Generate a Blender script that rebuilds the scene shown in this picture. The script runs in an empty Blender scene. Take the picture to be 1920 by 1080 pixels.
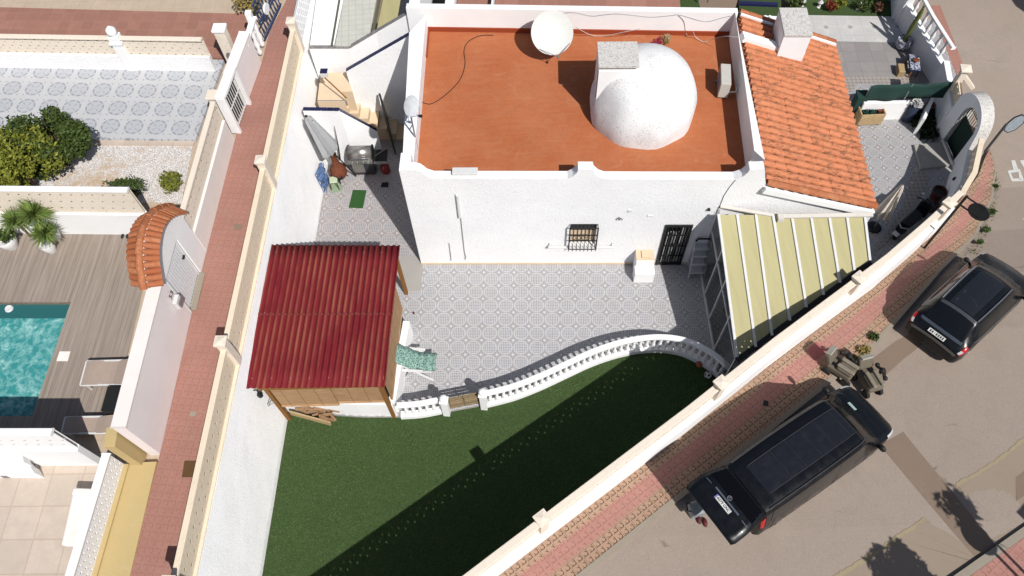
import bpy, math, random
from mathutils import Vector, Matrix, noise as mnoise
from mathutils.geometry import tessellate_polygon
random.seed(7)
S = bpy.context.scene; COL = S.collection
R = math.radians
# ---------------------------------------------------------------- camera
HC = 22.0; FPX = 1450.0; PITCH = R(60.4); ROLL = R(-2.6)
_f = Vector((0, math.cos(PITCH), -math.sin(PITCH))); _r = Vector((1, 0, 0)); _u = _r.cross(_f)
_c, _s = math.cos(ROLL), math.sin(ROLL)
CR = _c*_r + _s*_u; CU = -_s*_r + _c*_u; CF = _f; CO = Vector((0, 0, HC))
cam = bpy.data.objects.new('camera', bpy.data.cameras.new('camera')); COL.objects.link(cam)
cam.matrix_world = Matrix((( CR.x, CU.x, -CF.x, 0), (CR.y, CU.y, -CF.y, 0), (CR.z, CU.z, -CF.z, HC), (0, 0, 0, 1)))
cam.data.sensor_width = 36; cam.data.lens = FPX/1920*36; cam.data.clip_start = 0.1; cam.data.clip_end = 3000
S.camera = cam
# ---------------------------------------------------------------- light
SUN_AZ = R(120.5-180); SUN_EL = R(50)        # direction towards the sun, from +x
wd = bpy.data.worlds.new('World'); S.world = wd; wd.use_nodes = True
wn = wd.node_tree; bg = wn.nodes['Background']; sk = wn.nodes.new('ShaderNodeTexSky')
sk.sky_type = 'NISHITA'; sk.sun_disc = False; sk.sun_elevation = SUN_EL; sk.sun_rotation = math.pi/2-SUN_AZ
sk.altitude = 50; sk.air_density = 1.0; sk.dust_density = 1.6; sk.ozone_density = 1.0
wn.links.new(sk.outputs[0], bg.inputs[0]); bg.inputs[1].default_value = 0.063
sl = bpy.data.lights.new('sun', 'SUN'); sl.energy = 4.6; sl.angle = R(0.55); sl.color = (1, .968, .925)
so = bpy.data.objects.new('sun', sl); COL.objects.link(so); so.location = (20, -25, 40)
sd = Vector((math.cos(SUN_AZ)*math.cos(SUN_EL), math.sin(SUN_AZ)*math.cos(SUN_EL), math.sin(SUN_EL)))
so.rotation_euler = sd.to_track_quat('Z', 'Y').to_euler()
S.view_settings.view_transform = 'Standard'; S.view_settings.look = 'None'
S.view_settings.exposure = 0.21; S.view_settings.gamma = 1.0
S.render.engine = 'CYCLES'
# ---------------------------------------------------------------- where things stand
def ray(px, py): return CF + (px-960)/FPX*CR - (py-540)/FPX*CU
def G(px, py, z=0.0):
    d = ray(px, py); return CO + d*((z-HC)/d.z)
def GP(px, py, P, n):
    d = ray(px, py); return CO + d*((Vector(P)-CO).dot(n)/d.dot(n))
_sz = [(-40, 3.0), (0, 2.35), (4, 2.15), (9.5, 1.65), (11.5, 1.3), (13.5, .6), (15.5, .15), (20, .0), (60, -.3)]
def lerp(a, b, t): return a+(b-a)*t
def interp(tab, x):
    if x <= tab[0][0]: return tab[0][1]
    for (a, p), (b, q) in zip(tab, tab[1:]):
        if x <= b: return lerp(p, q, (x-a)/(b-a))
    return tab[-1][1]
def SZ(x, y): return interp(_sz, y)
def GS(px, py, dz=0.0):
    z = 1.5
    for _ in range(25):
        p = G(px, py, z+dz); z = lerp(z, SZ(p.x, p.y), .8)
    return G(px, py, z+dz)
def V2(p, z): return Vector((p[0], p[1], z))
# ---------------------------------------------------------------- materials
def srgb(r, g, b):
    f = lambda c: (c/255/12.92) if c/255 <= .04045 else ((c/255+.055)/1.055)**2.4
    return (f(r), f(g), f(b), 1)
class NT:
    def __init__(s, name, rough=.85, spec=.25, metal=0):
        s.mat = bpy.data.materials.new(name); s.mat.use_nodes = True; s.t = s.mat.node_tree
        s.b = s.t.nodes['Principled BSDF']; s.b.inputs['Roughness'].default_value = rough
        s.b.inputs['Specular IOR Level'].default_value = spec; s.b.inputs['Metallic'].default_value = metal
        s.geo = None
    def n(s, k): return s.t.nodes.new(k)
    def l(s, a, b): s.t.links.new(a, b)
    def pos(s):
        if not s.geo: s.geo = s.n('ShaderNodeNewGeometry')
        return s.geo.outputs['Position']
    def rnd(s):
        s.pos(); return s.geo.outputs['Random Per Island']
    def obj(s): return s.n('ShaderNodeTexCoord').outputs['Object']
    def set(s, sock, v):
        if hasattr(v, 'node'): s.l(v, sock)
        else: sock.default_value = v
    def m(s, op, a, b=None, c=None, clamp=False):
        x = s.n('ShaderNodeMath'); x.operation = op; x.use_clamp = clamp
        for i, v in enumerate((a, b, c)):
            if v is not None: s.set(x.inputs[i], v)
        return x.outputs[0]
    def noise(s, scale, detail=4, rough=.6, vec=None, dist=0, lo=None, hi=None):
        x = s.n('ShaderNodeTexNoise'); s.l(vec if vec is not None else s.pos(), x.inputs['Vector'])
        x.inputs['Scale'].default_value = scale; x.inputs['Detail'].default_value = detail
        x.inputs['Roughness'].default_value = rough; x.inputs['Distortion'].default_value = dist
        o = x.outputs['Fac']
        if lo is not None: o = s.range(o, lo, hi)
        return o
    def range(s, v, lo, hi, a=0, b=1):
        x = s.n('ShaderNodeMapRange'); s.set(x.inputs[0], v)
        for i, q in enumerate((lo, hi, a, b)): x.inputs[i+1].default_value = q
        return x.outputs[0]
    def mix(s, f, a, b, mode='MIX'):
        x = s.n('ShaderNodeMix'); x.data_type = 'RGBA'; x.blend_type = mode
        s.set(x.inputs[0], f); s.set(x.inputs[6], a); s.set(x.inputs[7], b); return x.outputs[2]
    def sep(s, v):
        x = s.n('ShaderNodeSeparateXYZ'); s.l(v, x.inputs[0]); return x.outputs
    def mapv(s, v, loc=(0, 0, 0), rot=(0, 0, 0), scale=(1, 1, 1)):
        x = s.n('ShaderNodeMapping'); x.vector_type = 'POINT'; s.l(v, x.inputs[0])
        x.inputs[1].default_value = loc; x.inputs[2].default_value = rot; x.inputs[3].default_value = scale
        return x.outputs[0]
    def uv(s, o, ang, pitch):       # world xy turned into a paving grid
        v = s.mapv(s.pos(), rot=(0, 0, 0)); x, y, z = s.sep(v)
        dx = s.m('SUBTRACT', x, o[0]); dy = s.m('SUBTRACT', y, o[1]); c, q = math.cos(ang)/pitch, math.sin(ang)/pitch
        u = s.m('ADD', s.m('MULTIPLY', dx, c), s.m('MULTIPLY', dy, q))
        w = s.m('SUBTRACT', s.m('MULTIPLY', dy, c), s.m('MULTIPLY', dx, q))
        return u, w
    def fr(s, v, off=0):            # -.5 .. .5 inside a cell
        return s.m('SUBTRACT', s.m('FRACT', s.m('ADD', v, off)), .5)
    def band(s, v, a, b, e=.02):    # 1 between a and b
        return s.m('MULTIPLY', s.range(v, a-e, a+e), s.range(v, b-e, b+e, 1, 0))
    def line(s, v, w, e=.01):       # 1 near whole numbers
        return s.range(s.m('ABSOLUTE', s.fr(v, .5)), w, w+e, 1, 0)
    K = .75
    def col(s, c, k=None):
        k = NT.K if k is None else k
        if hasattr(c, 'node'): c = s.mix(1, c, (k, k, k, 1), 'MULTIPLY')
        else: c = tuple(x*k for x in c[:3])+(1,)
        s.set(s.b.inputs['Base Color'], c); return s
    def rgh(s, c): s.set(s.b.inputs['Roughness'], c); return s
    def bump(s, h, d=.01, k=1.0):
        x = s.n('ShaderNodeBump'); s.set(x.inputs['Height'], h); x.inputs['Distance'].default_value = d
        x.inputs['Strength'].default_value = k; s.l(x.outputs[0], s.b.inputs['Normal']); return s
def plain(name, c, rough=.6, spec=.3, metal=0, var=.12, sc=9):
    t = NT(name, rough, spec, metal); c = tuple(c)+((1,) if len(c) == 3 else ())
    d = tuple(x*(1-var) for x in c[:3])+(1,); e = tuple(min(1, x*(1+var)) for x in c[:3])+(1,)
    t.col(t.mix(t.noise(sc, 5, .65, lo=.3, hi=.7), d, e)); return t.mat
def isl(name, c, var=.25, rough=.8, hue=None, spec=.2):      # colour differs from piece to piece
    t = NT(name, rough, spec); c = tuple(c)
    d = tuple(x*(1-var) for x in c)+(1,); e = (tuple(min(1, x*(1+var)) for x in c) if hue is None else tuple(hue))+(1,)
    a = t.mix(t.rnd(), d, e); t.col(t.mix(t.noise(14, 4, .6, lo=.35, hi=.8), a, tuple(x*.72 for x in c)+(1,)))
    t.bump(t.noise(60, 3), .004, .5); return t.mat
# ---------------------------------------------------------------- meshes
class MB:
    def __init__(s): s.v = []; s.f = []; s.mi = []; s.cur = 0
    def add(s, vs, fs):
        b = len(s.v); s.v += [Vector(v) for v in vs]
        for f in fs: s.f.append([b+i for i in f]); s.mi.append(s.cur)
        return s
    def quad(s, *p): return s.add(p, [tuple(range(len(p)))])
    def prism(s, pts, z0, z1):          # pts xy ccw or cw; z numbers or lists
        n = len(pts); a = z0 if isinstance(z0, (list, tuple)) else [z0]*n; b = z1 if isinstance(z1, (list, tuple)) else [z1]*n
        if sum(pts[i][0]*pts[(i+1) % n][1]-pts[(i+1) % n][0]*pts[i][1] for i in range(n)) < 0:
            pts = pts[::-1]; a = a[::-1]; b = b[::-1]
        vs = [V2(p, z) for p, z in zip(pts, a)]+[V2(p, z) for p, z in zip(pts, b)]
        fs = [tuple(range(n-1, -1, -1)), tuple(range(n, 2*n))]+[(i, (i+1) % n, n+(i+1) % n, n+i) for i in range(n)]
        return s.add(vs, fs)
    def box(s, c, d, rz=0, rot=None):
        c = Vector(c); m = rot if rot is not None else Matrix.Rotation(rz, 3, 'Z')
        vs = [c+m @ Vector((sx*d[0]/2, sy*d[1]/2, sz*d[2]/2)) for sz in (-1, 1) for sy in (-1, 1) for sx in (-1, 1)]
        return s.add(vs, [(0, 2, 3, 1), (4, 5, 7, 6), (0, 1, 5, 4), (2, 6, 7, 3), (0, 4, 6, 2), (1, 3, 7, 5)])
    def bar(s, a, b, w, h=None, up=(0, 0, 1)):      # box along a-b
        a = Vector(a); b = Vector(b); h = h or w; d = (b-a); L = d.length
        if L < 1e-6: return s
        d /= L; up = Vector(up)
        if abs(d.dot(up)) > .98: up = Vector((1, 0, 0)) if abs(d.x) < .9 else Vector((0, 1, 0))
        x = d.cross(up).normalized(); y = x.cross(d)
        m = Matrix((d, x, y)).transposed()
        return s.box((a+b)/2, (L, w, h), rot=m)
    def tube(s, pts, r, n=8, caps=True):
        pts = [Vector(p) for p in pts]; rs = r if isinstance(r, (list, tuple)) else [r]*len(pts); vs = []; fs = []
        up = None
        for i, p in enumerate(pts):
            d = (pts[min(i+1, len(pts)-1)]-pts[max(i-1, 0)]).normalized()
            if up is None:
                up = Vector((0, 0, 1)) if abs(d.z) < .9 else Vector((1, 0, 0))
            x = d.cross(up).normalized(); y = x.cross(d).normalized(); up = y
            for k in range(n):
                a = 2*math.pi*k/n; vs.append(p+(x*math.cos(a)+y*math.sin(a))*rs[i])
        for i in range(len(pts)-1):
            for k in range(n): fs.append((i*n+k, i*n+(k+1) % n, (i+1)*n+(k+1) % n, (i+1)*n+k))
        if caps: fs += [tuple(range(n-1, -1, -1)), tuple(range((len(pts)-1)*n, len(pts)*n))]
        return s.add(vs, fs)
    def lathe(s, prof, c, n=20, axis=(0, 0, 1), cap=True, jit=0):       # prof [(r, h)]
        c = Vector(c); q = Vector((0, 0, 1)).rotation_difference(Vector(axis)); vs = []; fs = []
        for r, h in prof:
            for k in range(n):
                a = 2*math.pi*k/n; j = 1+jit*random.uniform(-1, 1)
                vs.append(c+q @ Vector((r*math.cos(a)*j, r*math.sin(a)*j, h)))
        for i in range(len(prof)-1):
            for k in range(n): fs.append((i*n+k, i*n+(k+1) % n, (i+1)*n+(k+1) % n, (i+1)*n+k))
        if cap: fs += [tuple(range(n-1, -1, -1)), tuple(range((len(prof)-1)*n, len(prof)*n))]
        return s.add(vs, fs)
    def ball(s, c, r, n=12, sq=(1, 1, 1)):
        c = Vector(c); vs = []; fs = []; m = n//2
        for i in range(m+1):
            t = math.pi*i/m
            for k in range(n):
                a = 2*math.pi*k/n
                vs.append(c+Vector((math.sin(t)*math.cos(a)*r*sq[0], math.sin(t)*math.sin(a)*r*sq[1], -math.cos(t)*r*sq[2])))
        for i in range(m):
            for k in range(n): fs.append((i*n+k, i*n+(k+1) % n, (i+1)*n+(k+1) % n, (i+1)*n+k))
        return s.add(vs, fs)
    def extr(s, polys, O, ux, uy, depth):     # polygons (outer + holes) in plane O,ux,uy pushed back along -normal
        O = Vector(O); ux = Vector(ux); uy = Vector(uy); nn = ux.cross(uy)*-depth
        flat = [p for q in polys for p in q]; tri = tessellate_polygon([[Vector((p[0], p[1], 0)) for p in q] for q in polys])
        P = [O+ux*p[0]+uy*p[1] for p in flat]; n = len(P); fs = []
        def area(t): a, b, c = (flat[i] for i in t); return (b[0]-a[0])*(c[1]-a[1])-(b[1]-a[1])*(c[0]-a[0])
        for t in tri:
            if area(t) < 0: t = (t[0], t[2], t[1])
            fs.append(tuple(t)); fs.append((t[2]+n, t[1]+n, t[0]+n))
        k = 0
        for q in polys:
            m = len(q); ar = sum(q[i][0]*q[(i+1) % m][1]-q[(i+1) % m][0]*q[i][1] for i in range(m))
            ccw = (ar > 0) == (q is polys[0])
            for i in range(m):
                a, b = k+i, k+(i+1) % m
                fs.append((a+n, b+n, b, a) if ccw else (a, b, b+n, a+n))
            k += m
        return s.add(P+[p+nn for p in P], fs)
    def sheet(s, pts): return s.add(pts, [tuple(range(len(pts)))])
    def build(s, name, mat, parent=None, smooth=False, bevel=0, loc=None, kind=None, seg=2):
        w = Vector((0, 0, 0)); q = parent
        while q: w += q.location; q = q.parent
        o0 = Vector(loc)-w if loc is not None else (Vector((0, 0, 0)) if parent else None)
        if parent is None and loc is None:
            if s.v:
                mn = [min(v[i] for v in s.v) for i in range(3)]; mx = [max(v[i] for v in s.v) for i in range(3)]
                o0 = Vector(((mn[0]+mx[0])/2, (mn[1]+mx[1])/2, mn[2]))
        me = bpy.data.meshes.new(name); off = w+o0
        me.from_pydata([tuple(v-off) for v in s.v], [], s.f)
        mats = mat if isinstance(mat, (list, tuple)) else [mat]
        for m in mats: me.materials.append(m)
        if len(mats) > 1: me.polygons.foreach_set('material_index', s.mi)
        if smooth: me.polygons.foreach_set('use_smooth', [True]*len(me.polygons))
        me.update(); o = bpy.data.objects.new(name, me); COL.objects.link(o); o.location = o0
        if parent: o.parent = parent
        if bevel:
            b = o.modifiers.new('bevel', 'BEVEL'); b.width = bevel; b.segments = seg; b.limit_method = 'ANGLE'; b.angle_limit = R(40)
        if smooth:
            e = o.modifiers.new('edges', 'EDGE_SPLIT'); e.split_angle = R(48)
        if kind: o['kind'] = kind
        return o
def tag(o, label, cat, group=None):
    o['label'] = label; o['category'] = cat
    if group: o['group'] = group
    return o
def thing(name, loc, label, cat, group=None):
    o = bpy.data.objects.new(name, None); COL.objects.link(o); o.location = loc; o.empty_display_size = .2
    return tag(o, label, cat, group)
def kids(o): return [c for c in bpy.data.objects if c.parent == o]
def copy_tree(o, parent=None, ch=None):
    c = o.copy(); COL.objects.link(c); c.parent = parent
    for k in kids(o): copy_tree(k, c)
    return c
def place(src, first, loc, rz, label, sc=None):
    c = src if first else copy_tree(src)
    c.location = loc; c.rotation_euler = (0, 0, rz); c['label'] = label
    if sc: c.scale = (sc, sc, sc)
    return c
def wall_run(mb, path, t, z0, z1):      # a wall along xy points, z per point or number, centred
    n = len(path); P = [Vector((p[0], p[1])) for p in path]
    za = z0 if isinstance(z0, (list, tuple)) else [z0]*n; zb = z1 if isinstance(z1, (list, tuple)) else [z1]*n
    L = []; Rr = []
    for i in range(n):
        d = Vector((0, 0))
        if i > 0: d += (P[i]-P[i-1]).normalized()
        if i < n-1: d += (P[i+1]-P[i]).normalized()
        d.normalize(); nn = Vector((-d.y, d.x)); L.append(P[i]+nn*t/2); Rr.append(P[i]-nn*t/2)
    vs = []
    for i in range(n): vs += [V2(L[i], za[i]), V2(Rr[i], za[i]), V2(Rr[i], zb[i]), V2(L[i], zb[i])]
    fs = []
    for i in range(n-1):
        a = 4*i; b = a+4
        for k in range(4): fs.append((a+k, b+k, b+(k+1) % 4, a+(k+1) % 4))
    fs += [(3, 2, 1, 0), (4*n-4, 4*n-3, 4*n-2, 4*n-1)]
    # orient outward
    return mb.add(vs, [f[::-1] for f in fs])
def lattice(mb, a, b, z0a, z0b, h, cell, t, kind='slit', back=True, bs=1):     # pierced block panel standing on a-b
    a = Vector((a[0], a[1], 0)); b = Vector((b[0], b[1], 0)); L = (b-a).length; d = (b-a)/L; nn = Vector((-d.y, d.x, 0))*t/2
    nx = max(1, round(L/cell)); nz = max(1, round(h/cell)); cx = L/nx; cz = h/nz
    def P(u, w, sd): return a+d*u+Vector((0, 0, lerp(z0a, z0b, u/L)+w))+nn*sd
    for i in range(nx):
        for j in range(nz):
            u0 = i*cx; w0 = j*cz; k = (i+j) % 2
            if kind == 'slit':
                if k: hu, hw = .36, .10
                else: hu, hw = .10, .36
                hole = [(.5-hu, .5-hw), (.5+hu, .5-hw), (.5+hu, .5+hw), (.5-hu, .5+hw)]
            elif kind == 'dots':
                if j % 2 == 0 or i % 2 == (j//2) % 2: hole = None
                else: hole = [(.25, .3), (.75, .3), (.75, .7), (.25, .7)]
            elif kind == 'star':
                hole = [(.22, .5), (.5, .22), (.78, .5), (.5, .78)] if k else [(.3, .3), (.5, .42), (.7, .3), (.5, .75)]
            elif kind == 'curl':
                hole = [(.15, .3), (.6, .15), (.85, .6), (.4, .85)] if k else [(.15, .6), (.4, .15), (.85, .4), (.6, .85)]
            elif kind == 'tri':
                hole = [(.2, .25), (.8, .25), (.65, .5), (.35, .5)] if j % 2 == 0 else [(.3, .4), (.7, .4), (.5, .7), (.45, .7)]
                if not k: hole = None
            C = [(0, 0), (1, 0), (1, 1), (0, 1)]
            if hole is None:
                for sd in (-1, 1):
                    q = [P(u0+c[0]*cx, w0+c[1]*cz, sd) for c in C]; mb.quad(*(q if sd < 0 else q[::-1]))
                continue
            for sd in (-1, 1):
                o = [P(u0+c[0]*cx, w0+c[1]*cz, sd) for c in C]; q = [P(u0+c[0]*cx, w0+c[1]*cz, sd) for c in hole]
                fs = [(m, (m+1) % 4, 4+(m+1) % 4, 4+m) for m in range(4)]
                mb.add(o+q, fs if sd < 0 else [f[::-1] for f in fs])
            q = [P(u0+c[0]*cx, w0+c[1]*cz, sd) for sd in (-1, 1) for c in hole]
            mb.add(q, [(m, 4+m, 4+(m+1) % 4, (m+1) % 4)[::-1] for m in range(4)])
    if back and kind != 'slit':
        for q in (-1, 1):
            k_ = .16/t*q; mb.quad(P(0, 0, k_), P(L, 0, k_), P(L, h, k_), P(0, h, k_)) if q == bs else None
    for q in ((P(0, 0, -1), P(0, 0, 1), P(0, h, 1), P(0, h, -1)), (P(L, 0, 1), P(L, 0, -1), P(L, h, -1), P(L, h, 1)),
              (P(0, h, -1), P(0, h, 1), P(L, h, 1), P(L, h, -1))): mb.quad(*q)
    return mb
# ---------------------------------------------------------------- materials of the place
GO = (-2.89, 13.24); GA = R(-2.96); TP = .4972
def tile_mat(name, o, ang, pitch, base, ring, inner, dot, warm=0.0):
    t = NT(name, .55, .35); u, v = t.uv(o, ang, pitch); fu, fv = t.fr(u), t.fr(v)
    r = t.m('SQRT', t.m('ADD', t.m('MULTIPLY', fu, fu), t.m('MULTIPLY', fv, fv)))
    gu, gv = t.fr(u, .5), t.fr(v, .5); rc = t.m('SQRT', t.m('ADD', t.m('MULTIPLY', gu, gu), t.m('MULTIPLY', gv, gv)))
    inn = t.range(r, .395, .41, 1, 0); rg = t.band(r, .415, .475, .008); dt = t.range(rc, .085, .1, 1, 0); d2 = t.band(rc, .1, .135, .008)
    gl = t.m('MAXIMUM', t.line(t.m('MULTIPLY', u, 9), .13, .06), t.line(t.m('MULTIPLY', v, 9), .13, .06))
    ic = t.mix(gl, inner, ring); c = t.mix(inn, base, ic); c = t.mix(rg, c, ring); c = t.mix(dt, c, dot)
    c = t.mix(t.m('MULTIPLY', d2, .35), c, tuple(x*.8 for x in base[:3])+(1,))
    jo = t.m('MAXIMUM', t.line(t.m('ADD', u, .5), .006, .004), t.line(t.m('ADD', v, .5), .006, .004)); c = t.mix(t.m('MULTIPLY', jo, .3), c, (.2, .19, .18, 1))
    c = t.mix(t.noise(1.1, 5, .7, lo=.42, hi=.72), c, t.mix(.14, c, (.30, .26, .21, 1))); c = t.mix(t.m('MULTIPLY', t.noise(5, 6, .75, lo=.5, hi=.75), .16), c, (.24, .22, .2, 1))
    t.col(c); t.rgh(t.noise(6, 4, lo=.2, hi=.9)); return t.mat
m_tile = tile_mat('terrace_tile', GO, GA, TP, (.40, .39, .40, 1), (.60, .595, .605, 1), (.29, .295, .32, 1), (.63, .625, .63, 1))
def plaster(name, c, dirt=(.42, .38, .33), k=.25, rough=.9, b=.02, sc=30, kk=None):
    t = NT(name, rough, .2); c = tuple(c)+(1,)
    a = t.mix(t.noise(.8, 6, .65, lo=.35, hi=.75), c, tuple(x*.93 for x in c[:3])+(1,))
    a = t.mix(t.m('MULTIPLY', t.noise(2.3, 8, .78, lo=.56, hi=.82), k), a, tuple(dirt)+(1,))
    x = t.noise(sc, 6, .75, dist=.5); t.bump(x, b, .8); t.col(a, 1.0 if min(c[:3]) > .75 else kk); return t.mat
m_white = plaster('white_plaster', (.82, .82, .825), b=.035, sc=16)
m_white_s = plaster('smooth_white', (.76, .76, .76), b=.004, k=.15)
m_wall_w = plaster('coarse_white_render', (.88, .88, .88), b=.02, sc=22)
m_cream = plaster('cream_render', (.72, .67, .64), (.5, .42, .33), .35, b=.01, kk=1.0)
m_pinkw = plaster('pale_pink_render', (.74, .68, .675), (.5, .42, .36), .3, b=.008, kk=1.0)
m_stone = plaster('sand_cast_stone', (.66, .56, .43), (.34, .26, .18), .5, b=.02, sc=18, kk=1.05)
m_stone2 = plaster('pale_cast_stone', (.70, .62, .52), (.40, .31, .22), .5, b=.02, sc=18, kk=1.0)
m_yel = plaster('ochre_paint', (.60, .46, .22), (.60, .56, .45), .7, b=.01)
m_grey = plaster('grey_concrete', (.42, .40, .37), (.25, .23, .2), .5, b=.01)
m_greyw = plaster('grey_white_render', (.78, .79, .80), (.4, .38, .36), .25, b=.01)
def mossy(name, c=(.78, .77, .75), lo=.44):
    t = NT(name, .9, .2); a = t.mix(t.noise(1.3, 7, .8, lo=lo, hi=lo+.2), c+(1,), t.mix(t.m('MULTIPLY', t.noise(22, 8, .85, lo=.50, hi=.60), .9), c+(1,), (.20, .18, .16, 1)))
    t.bump(t.noise(30, 6, .7), .02, .7); t.col(a, .85); return t.mat
m_moss = mossy('weathered_white', (.66, .64, .61), lo=.20); m_dome = mossy('dome_white', (.82, .82, .82), .42)
def m_roof_():
    t = NT('rust_roof_coating', .82, .2)
    a = t.mix(t.noise(.55, 6, .7, lo=.35, hi=.7), (.46, .135, .052, 1), (.53, .185, .08, 1))
    a = t.mix(t.m('MULTIPLY', t.noise(1.3, 7, .75, dist=1, lo=.5, hi=.8), .55), a, (.50, .24, .13, 1))
    a = t.mix(t.m('MULTIPLY', t.noise(12, 9, .88, lo=.48, hi=.72), .45), a, (.25, .06, .02, 1))
    x, y, z = t.sep(t.pos()); st = t.noise(3, 6, vec=t.mapv(t.pos(), scale=(.3, 4, 1)), lo=.5, hi=.8); a = t.mix(t.m('MULTIPLY', st, .35), a, (.58, .27, .14, 1)); rg_ = t.m('MULTIPLY', t.band(t.noise(.45, 3, .5), .5, .515, .006), t.noise(1.5, 4, lo=.5, hi=.7)); a = t.mix(t.m('MULTIPLY', rg_, .35), a, (.62, .38, .26, 1))
    t.bump(t.noise(25, 5), .01, .4); t.col(a); return t.mat
m_roof = m_roof_()
def pav(name, base, line, o, ang, pitch, loops=.8, lw=.05, var=.12, big=.02):      # cast paving: curled loops in squares
    t = NT(name, .85, .2); u, v = t.uv(o, ang, pitch); fu, fv = t.fr(u), t.fr(v)
    r = t.m('SQRT', t.m('ADD', t.m('MULTIPLY', fu, fu), t.m('MULTIPLY', fv, fv)))
    ring = t.m('MULTIPLY', t.band(r, .25, .25+lw*1.5, .015), t.range(t.m('MAXIMUM', fu, t.m('MULTIPLY', fv, -1)), -.02, .02))
    ln = t.m('MAXIMUM', t.m('MULTIPLY', t.band(t.m('ABSOLUTE', t.m('SUBTRACT', fu, .29)), -.1, lw*.6, .015), t.range(fv, -.32, -.28)), t.m('MULTIPLY', t.band(t.m('ABSOLUTE', t.m('ADD', fv, .29)), -.1, lw*.6, .015), t.range(fu, .3, .26)))
    g = t.m('MAXIMUM', t.line(t.m('MULTIPLY', u, .5), big*.5, .006), t.line(t.m('MULTIPLY', v, .5), big*.5, .006))
    w = t.m('MULTIPLY', t.m('MAXIMUM', ring, ln), t.noise(1.7, 4, .7, lo=.1, hi=.5)); w = t.m('MULTIPLY', t.m('MAXIMUM', w, t.m('MULTIPLY', g, .5)), loops)
    b = t.mix(t.noise(.9, 6, .7, lo=.3, hi=.7), base+(1,), tuple(x*(1-var*1.6) for x in base)+(1,)); b = t.mix(t.m('MULTIPLY', t.noise(30, 4, .8, lo=.4, hi=.8), .25), b, tuple(min(1, x*1.25) for x in base)+(1,))
    b = t.mix(t.m('MULTIPLY', t.noise(2.2, 8, .75, lo=.52, hi=.8), .35), b, (.42, .33, .27, 1))
    t.col(t.mix(w, b, line+(1,))); t.bump(w, .008, -.6); return t.mat
EA = math.atan2(10.94-3.43, 10.73+.31)
m_pv_b = pav('beige_paving', (.50, .325, .225), (.07, .045, .03), (-.31, 3.43), EA, .19, 1.25)
m_pv_p = pav('pink_paving', (.52, .265, .22), (.26, .11, .085), (-.31, 3.43), EA, .20, .8)
m_pv_r = pav('worn_red_paving', (.44, .225, .18), (.27, .11, .085), (-7.8, 3), R(82), .19, .6)
def m_asph_():
    t = NT('asphalt', .95, .15)
    a = t.mix(t.noise(.25, 6, .6, lo=.3, hi=.7), (.385, .312, .258, 1), (.43, .355, .30, 1))
    a = t.mix(t.m('MULTIPLY', t.noise(26, 8, .92, lo=.44, hi=.60), .55), a, (.27, .215, .175, 1))
    a = t.mix(t.m('MULTIPLY', t.noise(34, 6, .9, lo=.53, hi=.62), .55), a, (.52, .46, .41, 1))
    a = t.mix(t.m('MULTIPLY', t.noise(1.1, 7, .75, dist=.8, lo=.5, hi=.85), .45), a, (.25, .21, .18, 1))
    v = t.n('ShaderNodeTexVoronoi'); v.feature = 'DISTANCE_TO_EDGE'; v.inputs['Scale'].default_value = .28
    w = t.n('ShaderNodeVectorMath'); w.operation = 'ADD'; t.l(t.pos(), w.inputs[0]); nz = t.n('ShaderNodeTexNoise'); nz.inputs['Scale'].default_value = 1.5; nz.inputs['Detail'].default_value = 6; t.l(t.pos(), nz.inputs[0]); t.l(nz.outputs['Color'], w.inputs[1]); t.l(w.outputs[0], v.inputs['Vector'])
    a = t.mix(t.m('MULTIPLY', t.range(v.outputs['Distance'], .003, .008, 1, 0), t.m('MULTIPLY', t.noise(.6, 2, lo=.56, hi=.64), .6)), a, (.13, .11, .09, 1))
    t.bump(t.noise(120, 3, .7), .006, .6); t.col(a); return t.mat
m_asph = m_asph_()
m_patch = plaster('brown_trench_fill', (.275, .205, .155), (.38, .29, .21), .6, b=.01, sc=60)
m_kerb = plaster('kerb_stone', (.38, .33, .265), (.22, .17, .12), .6, b=.015)
m_crack = plaster('yellowish_joint', (.40, .33, .21), (.30, .24, .16), .9, b=.01)
def m_turf_():
    t = NT('artificial_turf', .95, .1)
    st = t.noise(2.2, 5, .6, vec=t.mapv(t.mapv(t.pos(), rot=(0, 0, R(-35))), scale=(.9, 2.4, 1)), lo=.3, hi=.8)
    a = t.mix(st, (.072, .118, .042, 1), (.090, .140, .052, 1))
    a = t.mix(t.m('MULTIPLY', t.noise(.7, 6, .7, lo=.4, hi=.75), .4), a, (.092, .125, .046, 1))
    a = t.mix(t.m('MULTIPLY', t.noise(28, 8, .92, lo=.42, hi=.62), .75), a, (.024, .048, .016, 1))
    t.bump(t.noise(110, 3), .02, .9); t.col(a); return t.mat
m_turf = m_turf_()
def m_deck_():
    t = NT('deck_boards', .8, .2); x, y, z = t.sep(t.pos())
    vec = t.mapv(t.mapv(t.pos(), rot=(0, 0, R(3))), scale=(9, .35, 1))
    a = t.mix(t.noise(1, 6, .6, vec=vec, lo=.35, hi=.68), (.27, .22, .18, 1), (.40, .335, .285, 1)); a = t.mix(t.m('MULTIPLY', t.noise(3, 5, .7, vec=vec, lo=.5, hi=.8), .5), a, (.52, .45, .385, 1))
    u, v = t.uv((0, 0), R(-3), .14); t.col(t.mix(t.m('MULTIPLY', t.line(u, .03, .02), .5), a, (.12, .09, .07, 1))); return t.mat
m_deck = m_deck_()
_r0, _r1, _r2 = G(1447/4, 690/4, 3.07), G(193/4, 662/4, 3.07), G(1408/4, 815/4, 3.07)
RPIT = ((_r0-_r1).length/7+(_r0-_r2).length)/2; _e = _r0-_r1; RANG = math.atan2(_e.y, _e.x); RO = (_r0.x+RPIT*.5*(math.cos(RANG)-math.sin(RANG)), _r0.y+RPIT*.5*(math.sin(RANG)+math.cos(RANG)))
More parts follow.
